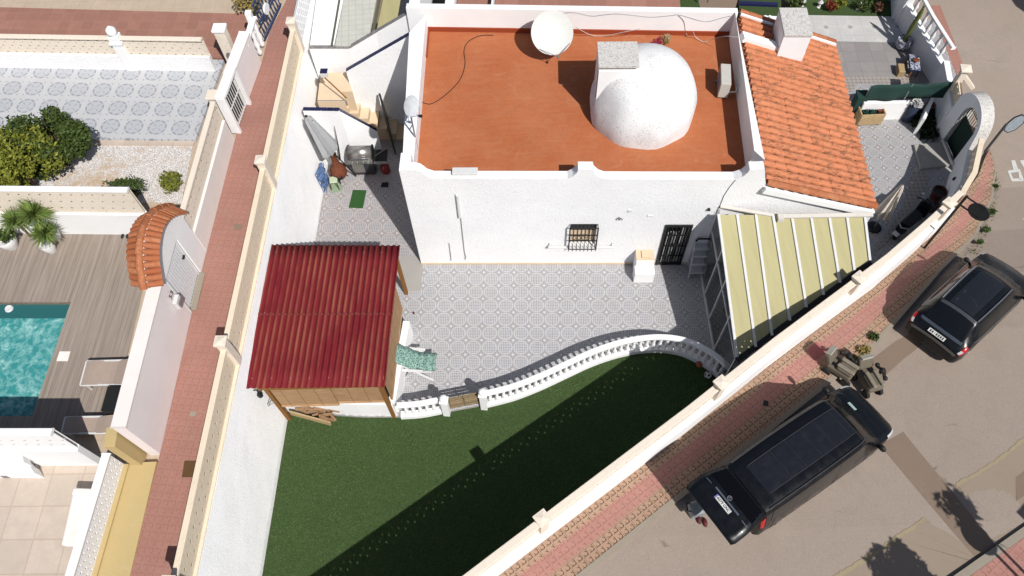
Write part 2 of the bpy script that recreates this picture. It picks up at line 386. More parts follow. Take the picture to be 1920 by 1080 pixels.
def rosette(name):
    t = NT(name, .5, .35); u, v = t.uv(RO, RANG, RPIT); fu, fv = t.fr(u), t.fr(v)
    r = t.m('SQRT', t.m('ADD', t.m('MULTIPLY', fu, fu), t.m('MULTIPLY', fv, fv))); an = t.m('ARCTAN2', fv, fu)
    dash = t.range(t.m('SINE', t.m('MULTIPLY', an, 8)), -.75, -.45); ring = t.m('MULTIPLY', t.band(r, .325, .385, .006), dash)
    pet = t.m('MULTIPLY', t.band(r, .05, .24, .02), t.range(t.m('ABSOLUTE', t.m('SINE', t.m('MULTIPLY', an, 2))), .95, .99)); cu = t.m('SUBTRACT', t.m('ABSOLUTE', fu), .36); cv = t.m('SUBTRACT', t.m('ABSOLUTE', fv), .36); crn = t.range(t.m('SQRT', t.m('ADD', t.m('MULTIPLY', cu, cu), t.m('MULTIPLY', cv, cv))), .025, .04, 1, 0)
    w = t.m('MAXIMUM', t.m('MAXIMUM', ring, t.m('MULTIPLY', pet, .75)), crn)
    b = t.mix(t.noise(1, 5, .7, lo=.35, hi=.75), (.60, .605, .62, 1), (.55, .55, .56, 1)); b = t.mix(t.range(r, .40, .42, .6, 0), b, (.47, .49, .53, 1))
    t.col(t.mix(t.m('MULTIPLY', w, .75), b, (.24, .26, .30, 1))); return t.mat
m_ros = rosette('rosette_tile')
def gridtile(name, c, ang, pitch, line=(.3, .25, .2), var=.1, o=(0, 0), lw=.015, k=.6):
    t = NT(name, .6, .3); u, v = t.uv(o, ang, pitch); g = t.m('MAXIMUM', t.line(u, lw, .01), t.line(v, lw, .01))
    cell = t.n('ShaderNodeTexWhiteNoise'); cell.noise_dimensions = '2D'; cb = t.n('ShaderNodeCombineXYZ'); t.l(t.m('FLOOR', u), cb.inputs[0]); t.l(t.m('FLOOR', v), cb.inputs[1]); t.l(cb.outputs[0], cell.inputs['Vector'])
    a = t.mix(cell.outputs['Value'], tuple(x*(1-var) for x in c)+(1,), tuple(x*(1+var) for x in c)+(1,)); a = t.mix(t.noise(3, 6, .75, lo=.35, hi=.8), a, tuple(x*.84 for x in c)+(1,))
    t.col(t.mix(t.m('MULTIPLY', g, k), a, line+(1,))); return t.mat
m_terra = gridtile('terracotta_tile', (.40, .20, .15), R(-4), .42, (.45, .26, .19), .12)
m_beigef = gridtile('sandstone_paving', (.64, .54, .45), R(-2), .8, (.42, .30, .21), .06, k=.4)
m_beige2 = gridtile('beige_stone_paving', (.60, .48, .36), R(-2), .5, (.42, .3, .2), .04, k=.4)
m_greyt = gridtile('grey_slab', (.335, .315, .305), R(-3), .55, (.22, .2, .19), .1)
m_lightt = tile_mat('pale_ornate_tile', (11, 22), R(-3), .95, (.66, .65, .62, 1), (.60, .595, .58, 1), (.62, .61, .59, 1), (.40, .39, .38, 1))
m_pebt = tile_mat('pebble_band', (0, 0), R(-3), .16, (.2, .17, .15, 1), (.5, .46, .42, 1), (.3, .27, .25, 1), (.55, .5, .46, 1))
def m_grav_():
    t = NT('white_gravel', .95, .1); v = t.n('ShaderNodeTexVoronoi'); v.inputs['Scale'].default_value = 30; t.l(t.pos(), v.inputs['Vector'])
    c = t.mix(t.range(v.outputs['Color'], .2, .8), (.62, .58, .55, 1), (.90, .87, .86, 1)); c = t.mix(t.range(v.outputs['Distance'], .5, .85), c, (.34, .27, .21, 1))
    c = t.mix(t.noise(.9, 6, .75, dist=.6, lo=.54, hi=.72), c, (.55, .40, .26, 1)); t.bump(v.outputs['Distance'], .02, -.8); t.col(c); return t.mat
m_grav = m_grav_()
def flat(name, c, rough=.5, spec=.4, metal=0): return plain(name, c, rough, spec, metal, .06)
m_black = flat('black_metal', (.012, .012, .013), .5); m_wmet = flat('white_metal', (.75, .75, .74), .4); m_steel = flat('brushed_steel', (.42, .40, .38), .35, .5, .8)
m_glass = NT('dark_glass', .12, .35).col((.008, .010, .012, 1)).mat; m_curt = flat('white_curtain', (.6, .6, .6), .9)
m_navy = isl('navy_tile', (.025, .027, .09), .3, .25, spec=.5); m_gmos = gridtile('grey_mosaic', (.30, .29, .28), R(45), .05, (.1, .1, .1), .3)
m_stair = plaster('sand_stair_tile', (.60, .47, .33), (.42, .32, .2), .3, b=.004, kk=1.0); m_wood = plaster('stained_wood', (.27, .125, .035), (.1, .05, .02), .5, b=.005)
m_pine = isl('pine_board', (.52, .37, .20), .18); m_bark = isl('firewood', (.33, .20, .11), .45); m_woodg = isl('weathered_slats', (.30, .225, .13), .3)
m_clay = isl('clay_barrel_tile', (.50, .155, .055), .3, .8, (.55, .26, .14)); m_clay2 = isl('bright_clay_tile', (.50, .15, .06), .22, .7, (.58, .26, .13))
def m_oldclay_():
    t = NT('weathered_roof_tile', .85, .2); a = t.mix(t.rnd(), (.42, .15, .075, 1), (.49, .19, .10, 1)); a = t.mix(t.noise(5, 4, .7, lo=.3, hi=.8), a, (.50, .185, .085, 1))
    li = t.m('MULTIPLY', t.noise(1.6, 7, .8, lo=.44, hi=.60), t.noise(9, 5, .8, vec=t.mapv(t.pos(), scale=(.5, 1.6, 1)), lo=.46, hi=.58)); t.col(t.mix(t.m('MULTIPLY', li, .85), a, (.07, .05, .035, 1)), 1); return t.mat
m_oldclay = m_oldclay_()
m_leaf = isl('dark_leaf', (.055, .092, .022), .45, .55, (.12, .17, .035)); m_leafy = isl('yellow_green_leaf', (.17, .21, .03), .5, .55, (.36, .36, .05))
m_twig = flat('twig', (.12, .08, .05), .9); m_bamb = plaster('bamboo_screen', (.50, .315, .17), (.32, .2, .1), .4, b=.01)
def m_screen_():
    t = NT('reed_screen', .85, .15); x, y, z = t.sep(t.pos()); s = t.noise(1, 4, .6, vec=t.mapv(t.pos(), scale=(2.5, 2.5, 55)), lo=.3, hi=.7)
    a = t.mix(s, (.32, .18, .09, 1), (.56, .36, .20, 1)); w = t.line(t.m('MULTIPLY', t.m('ADD', x, y), 2.2), .012, .01); t.col(t.mix(w, a, (.2, .11, .05, 1))); t.bump(s, .01, .6); return t.mat
m_reed = m_screen_()
def m_redsheet_():
    t = NT('red_corrugated_sheet', .8, .2); o = t.n('ShaderNodeAttribute'); o.attribute_name = 'crest'; f = o.outputs['Fac']
    w = t.m('MULTIPLY', t.m('MULTIPLY', t.range(f, .35, .8), t.noise(.9, 5, .6, vec=t.mapv(t.pos(), scale=(2, .6, 1)), lo=.36, hi=.70)), .75)
    a = t.mix(t.noise(3, 5, .7, lo=.3, hi=.8), (.20, .013, .021, 1), (.15, .011, .017, 1)); t.col(t.mix(w, a, (.36, .125, .07, 1))); return t.mat
m_red = m_redsheet_()
def m_cream_sheet_():
    t = NT('cream_panel', .55, .35); v = t.noise(1, 5, .7, vec=t.mapv(t.mapv(t.pos(), rot=(0, 0, R(-8))), scale=(5, .5, 1)), lo=.35, hi=.75)
    t.col(t.mix(v, (.52, .475, .25, 1), (.45, .405, .21, 1))); return t.mat
m_panel = m_cream_sheet_()
def paint(name, c, rough=.18, dust=.25):
    t = NT(name, rough, .3); t.b.inputs['Coat Weight'].default_value = .12; t.b.inputs['Coat Roughness'].default_value = .08
    t.col(t.mix(t.m('MULTIPLY', t.noise(3, 7, .8, lo=.5, hi=.85), dust*.35), c+(1,), (.12, .115, .11, 1))); t.rgh(t.noise(5, 5, lo=.0, hi=1.6)); return t.mat
m_carp = paint('black_car_paint', (.006, .007, .009), dust=.05); m_carroof = paint('dusty_black_roof', (.014, .016, .022), dust=.3); m_trim = flat('matt_black_trim', (.012, .012, .012), .6)
m_red_l = NT('red_lens', .15, .6).col((.55, .01, .02, 1)).mat; m_clear = NT('clear_lens', .15, .6).col((.6, .6, .6, 1)).mat; m_chr = flat('chrome', (.6, .62, .65), .25, .5, .9)
m_rub = flat('rubber', (.02, .02, .02), .9); m_alu = flat('silver_alloy', (.45, .45, .47), .4, .5, .7); m_plate = flat('plate_white', (.75, .75, .72), .4); m_ink = flat('black_ink', (.02, .02, .02), .6); m_eu = flat('plate_blue', (.2, .22, .55), .4)
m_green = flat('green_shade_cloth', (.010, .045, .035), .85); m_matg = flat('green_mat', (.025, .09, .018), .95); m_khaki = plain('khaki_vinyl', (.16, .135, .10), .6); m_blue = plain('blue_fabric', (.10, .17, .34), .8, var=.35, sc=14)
m_rust = plain('rusted_clay', (.17, .05, .022), .75, var=.35, sc=10); m_umb = plain('grey_canvas', (.38, .39, .40), .9, var=.08); m_umbb = plain('beige_canvas', (.80, .72, .62), .9, var=.15); m_plant = isl('sword_leaf', (.14, .23, .05), .4, .5, (.28, .36, .09))
m_wp = flat('white_pot', (.8, .8, .8), .35); m_weed = isl('weed', (.07, .12, .03), .4); m_dry = isl('dry_plant', (.36, .28, .09), .4)
# ---------------------------------------------------------------- ground
def poly(name, pts, mat, z=None, kind='structure', parent=None):
    mb = MB(); mb.sheet([Vector(p) if z is None else V2(p, z) for p in pts]); return mb.build(name, mat, parent, kind=kind)
gnd = MB(); gnd.sheet([(-900, -900, -.6), (900, -900, -.6), (900, 900, -.6), (-900, 900, -.6)]); gnd.build('ground', m_patch, kind='structure')
def xw(y): return (-7.22+(y-3)*.052)
m_tile_l = tile_mat('side_yard_tile', tuple(G(590+90/8.306, 330+900/8.306)[:2]), R(-2.6), .528, (.37, .335, .33, 1), (.52, .49, .49, 1), (.27, .27, .29, 1), (.55, .53, .53, 1))
m_tile_r = tile_mat('corner_yard_tile', tuple(G(1600+205/5.4, 220+620/5.4)[:2]), R(-2.6), .466, (.34, .325, .33, 1), (.53, .52, .525, 1), (.25, .255, .275, 1), (.60, .59, .59, 1))
EDGE = [(-8, 0)]+[tuple(G(x, y, 0)[:2]) for x, y in ((541, 772), (600, 776), (680, 781), (745, 781), (790, 779), (835, 772), (910, 758), (965, 745), (1015, 727), (1060, 706), (1105, 684), (1150, 665), (1200, 655), (1245, 654), (1280, 660), (1312, 674), (1338, 692), (1362, 712))]
EDGE = [(xw(8.1), 8.35)]+EDGE[1:]
poly('terrace_floor', EDGE+[(8.6, 8.3), (12.4, 11.2), (12, 12.4), (10.6, 13.1), (-3, 13.7), (xw(13.3), 13.3)], m_tile, 0)
mb = MB(); vs = []
for p in EDGE: vs += [V2(p, -.2), V2(p, -.002)]
mb.add(vs, [(2*i, 2*i+2, 2*i+3, 2*i+1) for i in range(len(EDGE)-1)]); mb.build('terrace_edge', m_grey, kind='structure')
poly('side_yard_floor', [(xw(13.9), 13.9), (xw(24), 24), (-2, 24), (-2.9, 13.9)], m_tile_l, 0)
poly('concrete_strip', [(xw(13.3), 13.3), (xw(13.9), 13.9), (-2.9, 13.9), (-2.99, 12.55), (-3.5, 12.55), (-4.5, 13.3)], m_grey, .004)
poly('corner_yard_floor', [(10.2, 13.1), (10.6, 24), (17.4, 24), (17.0, 14), (13.5, 11), (11.5, 11)], m_tile_r, .003)
foot = [(-8.5, -2.2)]+[tuple(GS(x, y, .12)[:2]) for x, y in ((960, 1060), (1287, 810), (1440, 687), (1637, 540), (1700, 485), (1766, 424))]
d0 = (Vector(foot[2])-Vector(foot[1])).normalized(); foot[0] = tuple(Vector(foot[1])-d0*16)
poly('lawn', [(xw(-9), -9), (xw(8.6), 8.6), (0, 9.2), (3, 10.4), (6.3, 10.2), (8.6, 9.6), (8.2, 8.6), (foot[3][0]-.1, foot[3][1]+.1), foot[2], foot[1], foot[0]], m_turf, -.1)
# street as a gently falling sheet
st = MB(); ys = [-40, -20, 0, 4, 6.7, 9.5, 11.5, 13.5, 15.5, 18, 20, 24, 30, 45, 60]
def fx(y):      # street side of the east boundary, x by y
    P = foot+[(14.9, 14.6), (15.7, 15.7), (16.2, 16.6), (16.35, 18.2), (16.5, 20), (16.7, 23), (17, 26), (17.0, 60)]
    if y <= P[0][1]: return P[0][0]-(P[0][1]-y)*1.4
    for (ax, ay), (bx, by) in zip(P, P[1:]):
        if y <= by: return lerp(ax, bx, (y-ay)/max(1e-6, by-ay))
    return P[-1][0]
ysd = sorted(set(ys+[y for x, y in foot]+[14.6, 15.7, 16.6, 18.2, 23, 26]))
vs = []
for y in ysd: vs += [(fx(y)-.25, y, SZ(0, y)), (70, y, SZ(0, y))]
st.add(vs, [(2*i, 2*i+1, 2*i+3, 2*i+2) for i in range(len(ysd)-1)]); st.build('street', m_asph, kind='structure')
def ribbon(mb, inner, outer, dz, drop=.25):          # flat band draped on the street
    vs = []; n = len(inner)
    for a, b in zip(inner, outer): vs += [(a[0], a[1], SZ(*a)+dz), (b[0], b[1], SZ(*b)+dz), (b[0], b[1], SZ(*b)+dz-drop), (a[0], a[1], SZ(*a)+dz-drop)]
    fs = []
    for i in range(n-1):
        a = 4*i; b = a+4
        for k in range(4): fs.append((a+k, b+k, b+(k+1) % 4, a+(k+1) % 4))
    fs += [(3, 2, 1, 0), (4*n-4, 4*n-3, 4*n-2, 4*n-1)]
    return mb.add(vs, fs)
def dens(P, k=6):
    out = []
    for a, b in zip(P, P[1:]):
        for i in range(k): out.append((lerp(a[0], b[0], i/k), lerp(a[1], b[1], i/k)))
    return out+[P[-1]]
def gs(*P): return [tuple(GS(x, y, .12)[:2]) for x, y in P]
inn = [foot[0]]+gs((960, 1060), (1287, 810), (1440, 687), (1637, 540), (1700, 485), (1766, 424), (1808, 370), (1836, 330), (1850, 290))
outp = gs((1130, 1050), (1247, 955), (1440, 810), (1640, 650), (1770, 500), (1832, 440), (1862, 370), (1868, 315), (1856, 278))
d1 = Vector(outp[0])-Vector(inn[1])
o_far = tuple(Vector(foot[0])+Vector((d1.dot(Vector((math.cos(EA), math.sin(EA)))), 0))*0+Vector((math.sin(EA), -math.cos(EA)))*1.12)
def side(P, Q, t): return [(lerp(a[0], b[0], t), lerp(a[1], b[1], t)) for a, b in zip(P, Q)]
def nearest(P, q):      # project q onto polyline
    best = None
    for a, b in zip(P, P[1:]):
        a = Vector(a); b = Vector(b); d = b-a; t = max(0, min(1, (Vector(q)-a).dot(d)/d.dot(d))); c = a+d*t; e = (c-Vector(q)).length
        if best is None or e < best[0]: best = (e, (c.x, c.y))
    return best[1]
OUT = dens([o_far]+outp, 5); INN = dens(inn, 10); A_in = [nearest(INN, q) for q in OUT]
b1 = MB(); ribbon(b1, side(A_in, OUT, -.05), side(A_in, OUT, .24), .12); b1.build('pavement_inner_band', m_pv_b, kind='structure')
b1 = MB(); ribbon(b1, side(A_in, OUT, .24), side(A_in, OUT, .60), .121); b1.build('pavement_middle_band', m_pv_p, kind='structure')
b1 = MB(); ribbon(b1, side(A_in, OUT, .60), side(A_in, OUT, .915), .12); b1.build('pavement_outer_band', m_pv_b, kind='structure')
b1 = MB(); ribbon(b1, side(A_in, OUT, .915), side(A_in, OUT, 1.02), .125); b1.build('kerb', m_kerb, kind='structure')
def road_patch(name, pts, mat, dz=.006, kind='structure'):
    mb = MB(); P = [GS(x, y, dz) for x, y in pts]; mb.sheet(P); o = mb.build(name, mat, kind=kind); return o
# strips are subdivided so that they follow the falling street
def road_strip(name, A, B, mat, dz=.006, n=10, wob=.03):
    mb = MB(); vs = []
    for i in range(n+1):
        t = i/n; s_ = t*(len(A)-1); k = min(int(s_), len(A)-2); f = s_-k
        for P in (A, B):
            x = lerp(P[k][0], P[k+1][0], f)+random.uniform(-1, 1)*wob*40; y = lerp(P[k][1], P[k+1][1], f)+random.uniform(-1, 1)*wob*40
            vs.append(GS(x, y, dz))
    mb.add(vs, [(2*i, 2*i+1, 2*i+3, 2*i+2) for i in range(n)]); return mb.build(name, mat, kind='structure')
road_strip('trench_patch', [(1650, 835), (1840, 1060), (1880, 1110)], [(1694, 810), (1866, 1020), (1930, 1100)], m_patch, .005, 12, .01)
m_gut = plaster('tan_road_edge', (.36, .29, .225), (.30, .22, .15), .8, b=.01, sc=70)
road_strip('road_edge_strip', [(1560, 1085), (1650, 1028), (1735, 972)], [(1760, 1200), (1840, 1062), (1850, 1050)], m_gut, .004, 24, .045)
road_strip('road_edge_strip', [(1790, 912), (1870, 862), (1940, 806)], [(1870, 1020), (1930, 985), (2000, 930)], m_gut, .004, 24, .045)
road_strip('road_joint', [(1558, 1082), (1650, 1026), (1733, 970)], [(1566, 1088), (1656, 1033), (1736, 974)], m_crack, .008, 40, .05)
road_strip('road_joint', [(1790, 908), (1870, 860), (1940, 803)], [(1794, 914), (1874, 866), (1942, 810)], m_crack, .008, 40, .05)
road_strip('road_joint', [(1600, 700), (1680, 640), (1760, 600)], [(1640, 722), (1700, 668), (1760, 622)], m_patch, .0055, 10, .02)
road_strip('dark_repair', [(1905, 895), (1935, 870)], [(1905, 940), (1935, 920)], m_patch, .0055, 3, .02)
# painted STOP and give-way dash, read from the other side
def glyph(name, polys, mat=None):
    mb = MB()
    for p in polys: mb.sheet([GS(x, y, .008) for x, y in p])
    return mb.build(name, mat or m_roadp, kind='structure')
m_roadp = plaster('road_paint', (.68, .68, .66), (.32, .28, .24), .7, b=.004)
glyph('road_letter_p', [[(1896, 301), (1903, 300), (1909, 317), (1900, 318)], [(1889, 320), (1909, 317), (1910.5, 322), (1895, 324)], [(1889, 320), (1895, 324), (1900, 335), (1897, 340)], [(1909, 317), (1912, 317), (1920, 338), (1911, 336)], [(1897, 340), (1899.5, 335), (1913, 334), (1920, 339.5)]])
glyph('road_letter_o', [[(1912, 301), (1921, 300), (1930, 320), (1924, 322)], [(1921, 300), (1945, 300), (1946, 304), (1923, 305)]])
glyph('upper_pavement', [[(1746, 10), (1763, 10), (1790, 80), (1818, 152), (1786, 152)]], m_pv_r)
glyph('road_dash', [[(1849, 283), (1856, 285), (1861, 293), (1861, 302), (1855, 299)]])
glyph('road_dash', [[(1916, 410), (1926, 408), (1926, 414)]])
# opposite pavement, lower right
road_patch('opposite_kerb', [(1480, 1300), (2100, 863), (2100, 880), (1510, 1300)], m_kerb, .12); road_patch('opposite_pavement', [(1510, 1300), (2100, 880), (2100, 1300)], m_pv_p, .125)
kb = MB(); a, b = GS(1480, 1296, .12), GS(2100, 861, .12); kb.prism([(a.x, a.y), (b.x, b.y), (b.x+.1, b.y-.1), (a.x+.1, a.y-.1)], [a.z-.3, b.z-.3, b.z-.3, a.z-.3], [a.z+.001, b.z+.001, b.z+.001, a.z+.001]); kb.build('opposite_kerb_edge', m_kerb, kind='structure')

# short turf pile so that the lawn has a real surface
import numpy as np
def pile(name, polyg, z, n, h, mat, seed=2):
    rg = np.random.default_rng(seed); P = np.array([(p[0], p[1]) for p in polyg]); lo, hi = P.min(0), P.max(0); pts = rg.uniform(lo, hi, (n*2, 2)); ins = np.zeros(len(pts), bool); j = len(P)-1
    for i in range(len(P)):
        c = ((P[i, 1] > pts[:, 1]) != (P[j, 1] > pts[:, 1])) & (pts[:, 0] < (P[j, 0]-P[i, 0])*(pts[:, 1]-P[i, 1])/(P[j, 1]-P[i, 1]+1e-9)+P[i, 0]); ins ^= c; j = i
    q = pts[ins][:n]; m = len(q); a = rg.uniform(0, 6.28, m); L = h*rg.uniform(.6, 1.3, m); w = .008*rg.uniform(.7, 1.5, m); lx = rg.normal(.25, .5, m)*h; ly = rg.normal(.1, .5, m)*h
    v = np.zeros((m, 3, 3)); v[:, 0, :2] = q-np.stack([np.cos(a)*w, np.sin(a)*w], 1); v[:, 1, :2] = q+np.stack([np.cos(a)*w, np.sin(a)*w], 1); v[:, 2, 0] = q[:, 0]+lx; v[:, 2, 1] = q[:, 1]+ly; v[:, :2, 2] = z; v[:, 2, 2] = z+L
    me = bpy.data.meshes.new(name); me.vertices.add(3*m); me.vertices.foreach_set('co', v.reshape(-1)); me.loops.add(3*m); me.loops.foreach_set('vertex_index', np.arange(3*m, dtype=np.int32)); me.polygons.add(m); me.polygons.foreach_set('loop_start', np.arange(0, 3*m, 3, dtype=np.int32)); me.polygons.foreach_set('loop_total', np.full(m, 3, dtype=np.int32))
    me.materials.append(mat); me.update(calc_edges=True); me.validate(); o = bpy.data.objects.new(name, me); COL.objects.link(o); o['kind'] = 'stuff'; return o
m_pile = isl('turf_blade', (.125, .225, .070), .3, .8, (.19, .29, .105))
seen = [tuple(G(x, y, -.1)[:2]) for x, y in ((545, 775), (600, 778), (740, 784), (840, 776), (965, 748), (1060, 709), (1150, 668), (1245, 656), (1312, 676), (1365, 700), (1320, 740), (1140, 880), (900, 1085), (490, 1085))]
pile('turf_pile', seen, -.1, 190000, .017, m_pile)
# ---------------------------------------------------------------- alley, west side at the higher level
ZA = 3.05
al_l = [(505, 60), (490, 120), (445, 245), (385, 480), (360, 585), (305, 830), (243, 1080), (205, 1240)]
AL = [tuple(G(x, y, ZA)[:2]) for x, y in al_l]; AL = [(-6.9, 26)]+AL
WE = [(xw(y)-.02, y) for y in (26, 20, 14, 9, 4, -2)]           # west wall, outer lines
mb = MB(); mb.prism(AL+[(xw(y)-.66, y) for y in (-2, 26)], -.5, ZA); mb.build('alley_path', m_pv_r, kind='structure')
def slab(name, pts, z, mat, zb=None): mb = MB(); mb.prism([tuple(G(x, y, z)[:2]) for x, y in pts], z-.12 if zb is None else zb, z); return mb.build(name, mat, kind='structure')
PWg = [tuple(G(x, y, ZA-.09)[:2]) for x, y in ((-40, 566), (133, 566), (60, 780), (-40, 780))]
mb = MB(); mb.extr([AL[:]+[(-60, -2), (-60, 26)], PWg], (0, 0, ZA-.14), (1, 0, 0), (0, 1, 0), .6); mb.build('west_ground', m_beige2, kind='structure')
slab('rosette_patio', [(-40, 100), (420, 112), (366, 262), (-40, 258)], ZA+.02, m_ros)
slab('patio_step_edge', [(-40, 252), (368, 254), (362, 272), (-40, 270)], ZA-.05, m_beigef)
slab('gravel_bed', [(-40, 268), (362, 270), (340, 380), (-40, 380)], ZA-.1, m_grav)
slab('terracotta_yard', [(-40, 5), (475, 25), (470, 110), (-40, 100)], ZA, m_terra)
slab('sand_yard', [(-40, -60), (475, -50), (440, 25), (-40, 12)], ZA+.01, m_beige2)
slab('deck_yard', [(-40, 400), (300, 400), (290, 560), (205, 815), (-40, 812)], ZA-.1, m_deck)
slab('stone_yard', [(-40, 850), (215, 850), (215, 900), (140, 1100), (-40, 1100)], ZA-.08, m_beigef)
# pool
pz = ZA-.09
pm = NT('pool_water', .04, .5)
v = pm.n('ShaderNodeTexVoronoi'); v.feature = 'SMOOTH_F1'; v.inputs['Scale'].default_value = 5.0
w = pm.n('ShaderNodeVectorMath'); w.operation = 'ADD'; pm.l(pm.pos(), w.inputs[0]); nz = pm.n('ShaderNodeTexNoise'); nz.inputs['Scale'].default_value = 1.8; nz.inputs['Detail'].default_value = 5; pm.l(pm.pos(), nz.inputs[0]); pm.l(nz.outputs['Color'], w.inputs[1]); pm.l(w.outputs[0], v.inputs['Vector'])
ca = pm.m('MULTIPLY', pm.range(v.outputs['Distance'], .28, .62), pm.noise(5, 6, .75, dist=1.5, lo=.35, hi=.7))  # caustic light net, painted into the water colour
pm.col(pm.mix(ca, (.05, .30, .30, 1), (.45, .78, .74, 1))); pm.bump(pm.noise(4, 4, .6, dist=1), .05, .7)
poly('pool_water', [G(x, y, ZA-.25) for x, y in ((-40, 560), (136, 560), (62, 785), (-40, 785))], pm.mat); poly('sunken_wall_band', [G(x, y, ZA-.246) for x, y in ((-40, 562), (134, 562), (122, 597), (-40, 597))], NT('deep_pool_wall', .08, .4).col((.03, .14, .145, 1)).mat)  # dark teal sheet laid over the water, painting in the submerged north wall
PW = [tuple(G(x, y, pz)[:2]) for x, y in ((-40, 566), (133, 566), (60, 780), (-40, 780))]
dk = MB()
def ring_rect(mb, outer, inner, z):
    n = len(outer); mb.add([V2(p, z) for p in outer+inner], [(i, (i+1) % n, n+(i+1) % n, n+i) for i in range(n)])
# deck laid as a frame round the basin
bpy.data.objects.remove(bpy.data.objects['deck_yard'])
ring_rect(dk, [tuple(G(x, y, pz)[:2]) for x, y in ((-60, 400), (300, 400), (205, 815), (-60, 812))], PW, pz)
n = 4
dk.add([V2(p, pz) for p in PW]+[V2(p, pz-.6) for p in PW], [(i, (i+1) % n, n+(i+1) % n, n+i) for i in range(n)]); dk.build('pool_deck', m_deck, kind='structure')
lt = thing('pool_light', G(16, 578, ZA-.22), 'round white lamp seen in the top corner of the pool', 'lamp'); MB().lathe([(.02, .0), (.10, .01), (.12, -.03)], G(16, 578, ZA-.2), 18, cap=True).build('lens', m_wp, lt, smooth=True)
b = MB(); P = [G(x, y, pz+.006) for x, y in ((112, 659), (132, 659), (127, 677), (106, 677))]; b.prism([(p.x, p.y) for p in P], pz-.01, pz+.012)
tag(b.build('skimmer_lid', m_cream), 'square cream skimmer lid in the wooden deck beside the pool', 'lid')
# west wall of the plot, seen from inside: render below, cast blocks above
YN, YS = 20.6, -3.0; YX = 28
ww = thing('boundary_wall', (xw(8), 8, -.1), 'tall white boundary wall along the red alley topped with sand coloured cast blocks', 'wall')
BT = .52; ZT = 2.95       # the wall leans back against the higher alley
mb = MB(); vs = []; nY = 60
for i in range(nY+1):
    y = lerp(YS, YX, i/nY)
    for k in range(9): z = lerp(-.3, ZT, k/8); vs.append((xw(y)-BT*max(0, z)/ZT+.012*mnoise.noise(Vector((y*1.1, z*1.3, 4))), y, z))
    vs += [(xw(y)-BT-.16, y, ZT), (xw(y)-BT-.16, y, -.3)]
mb.add(vs, [(i*11+k, (i+1)*11+k, (i+1)*11+(k+1) % 11, i*11+(k+1) % 11) for i in range(nY) for k in range(11)]+[tuple(range(11))[::-1], tuple(nY*11+k for k in range(11))]); mb.build('render', m_wall_w, ww)
mb = MB(); lattice(mb, (xw(YS)-BT-.1, YS), (xw(YN)-BT-.1, YN), ZT, ZT, .96, .16, .012, 'dots'); mb.build('block_panel', m_stone, ww); mb = MB(); lattice(mb, (xw(YN)-BT-.1, YN+.1), (xw(YX)-BT-.1, YX), ZT, ZT, 1.0, .16, .03, 'star'); mb.build('white_block_panel', m_white_s, ww)
mb = MB(); mb.prism([(xw(YS)-BT-.005, YS), (xw(YN)-BT-.005, YN), (xw(YN)-BT-.155, YN), (xw(YS)-BT-.155, YS)], ZT-.005, ZT+.04); mb.prism([(xw(YS)-BT-.02, YS), (xw(YN)-BT-.02, YN), (xw(YN)-BT-.17, YN), (xw(YS)-BT-.17, YS)], ZT+.955, ZT+1.03)
mb.build('coping', m_stone, ww)
def pier(name, c, w, z0, z1, cap, mat, label, grp, rz=0, ball=False, parent=None, capm=None):
    c = Vector((c[0], c[1], z0)); t = thing(name, c, label, 'pillar', grp) if parent is None else parent
    mb = MB(); mb.box((c.x, c.y, (z0+z1)/2), (w, w, z1-z0), rz); mb.build('shaft' if parent is None else 'pillar', mat, t, bevel=.008)
    cp = MB(); cp.box((c.x, c.y, z1+.03), (cap, cap, .06), rz); cp.box((c.x, c.y, z1-.03), (lerp(w, cap, .5), lerp(w, cap, .5), .06), rz)
    if ball: cp.ball((c.x, c.y, z1+.06+cap*.30), cap*.36, 14)
    else:
        q = cap*.42; m = Matrix.Rotation(rz, 3, 'Z')
        cp.add([c*1+m @ Vector((sx*q, sy*q, z1+.06-z0)) for sx, sy in ((-1, -1), (1, -1), (1, 1), (-1, 1))]+[Vector((c.x, c.y, z1+.09))], [(0, 1, 4), (1, 2, 4), (2, 3, 4), (3, 0, 4)])
    cp.build('cap', capm or mat, t, bevel=.006); return t
pl = ['northernmost sand coloured pillar on the alley wall, level with the blue gate', 'sand coloured pillar on the alley wall level with the gas barbecue', 'sand coloured pillar on the alley wall beside the red corrugated roof', 'sand coloured pillar on the alley wall casting the lowest square shadow on the alley']
for (px, py), lab in zip(((554, 36), (495, 297), (420, 638), (312, 1092)), pl):
    p = G(px, py, 4.3); pier('wall_pillar', (xw(p.y)-BT-.1, p.y), .24, 2.95, 4.22, .31, m_stone2, lab, 'pillars along the alley wall', R(-3))
# ---------------------------------------------------------------- the white house
FO = Vector((-2.99, 13.58, 0)); EX = Vector((math.cos(R(-3)), math.sin(R(-3)), 0)); EY = Vector((-EX.y, EX.x, 0)); EZ = Vector((0, 0, 1))
def FU(px, py, v=0.0):
    p = GP(px, py, FO+EY*v, EY); d = p-FO; return (d.dot(EX), p.z)
def FP(u, z, v=0.0): return FO+EX*u+EY*v+EZ*z
ZR = 3.95
hs = thing('house', FO.copy(), 'white single storey house with rust orange flat roof and domed skylight', 'house')
top = [FU(*p) for p in ((745, 319), (778, 319), (788, 322), (800, 331), (812, 335), (1064, 335.5), (1074, 331), (1082, 324), (1084, 318), (1112, 318), (1114, 325), (1122, 332), (1133, 336), (1376, 337), (1392, 332), (1402, 324), (1406, 318), (1434, 317), (1436, 350), (1640, 396))]
top[0] = (0, top[1][1]); uR = top[-1][0]
dl, dr = FU(1229, 492), FU(1277, 492); dtop = FU(1268, 421)[1]; wl, wr, wz0, wz1 = FU(1067, 460)[0], FU(1115, 460)[0], FU(1067, 460)[1], FU(1067, 420)[1]
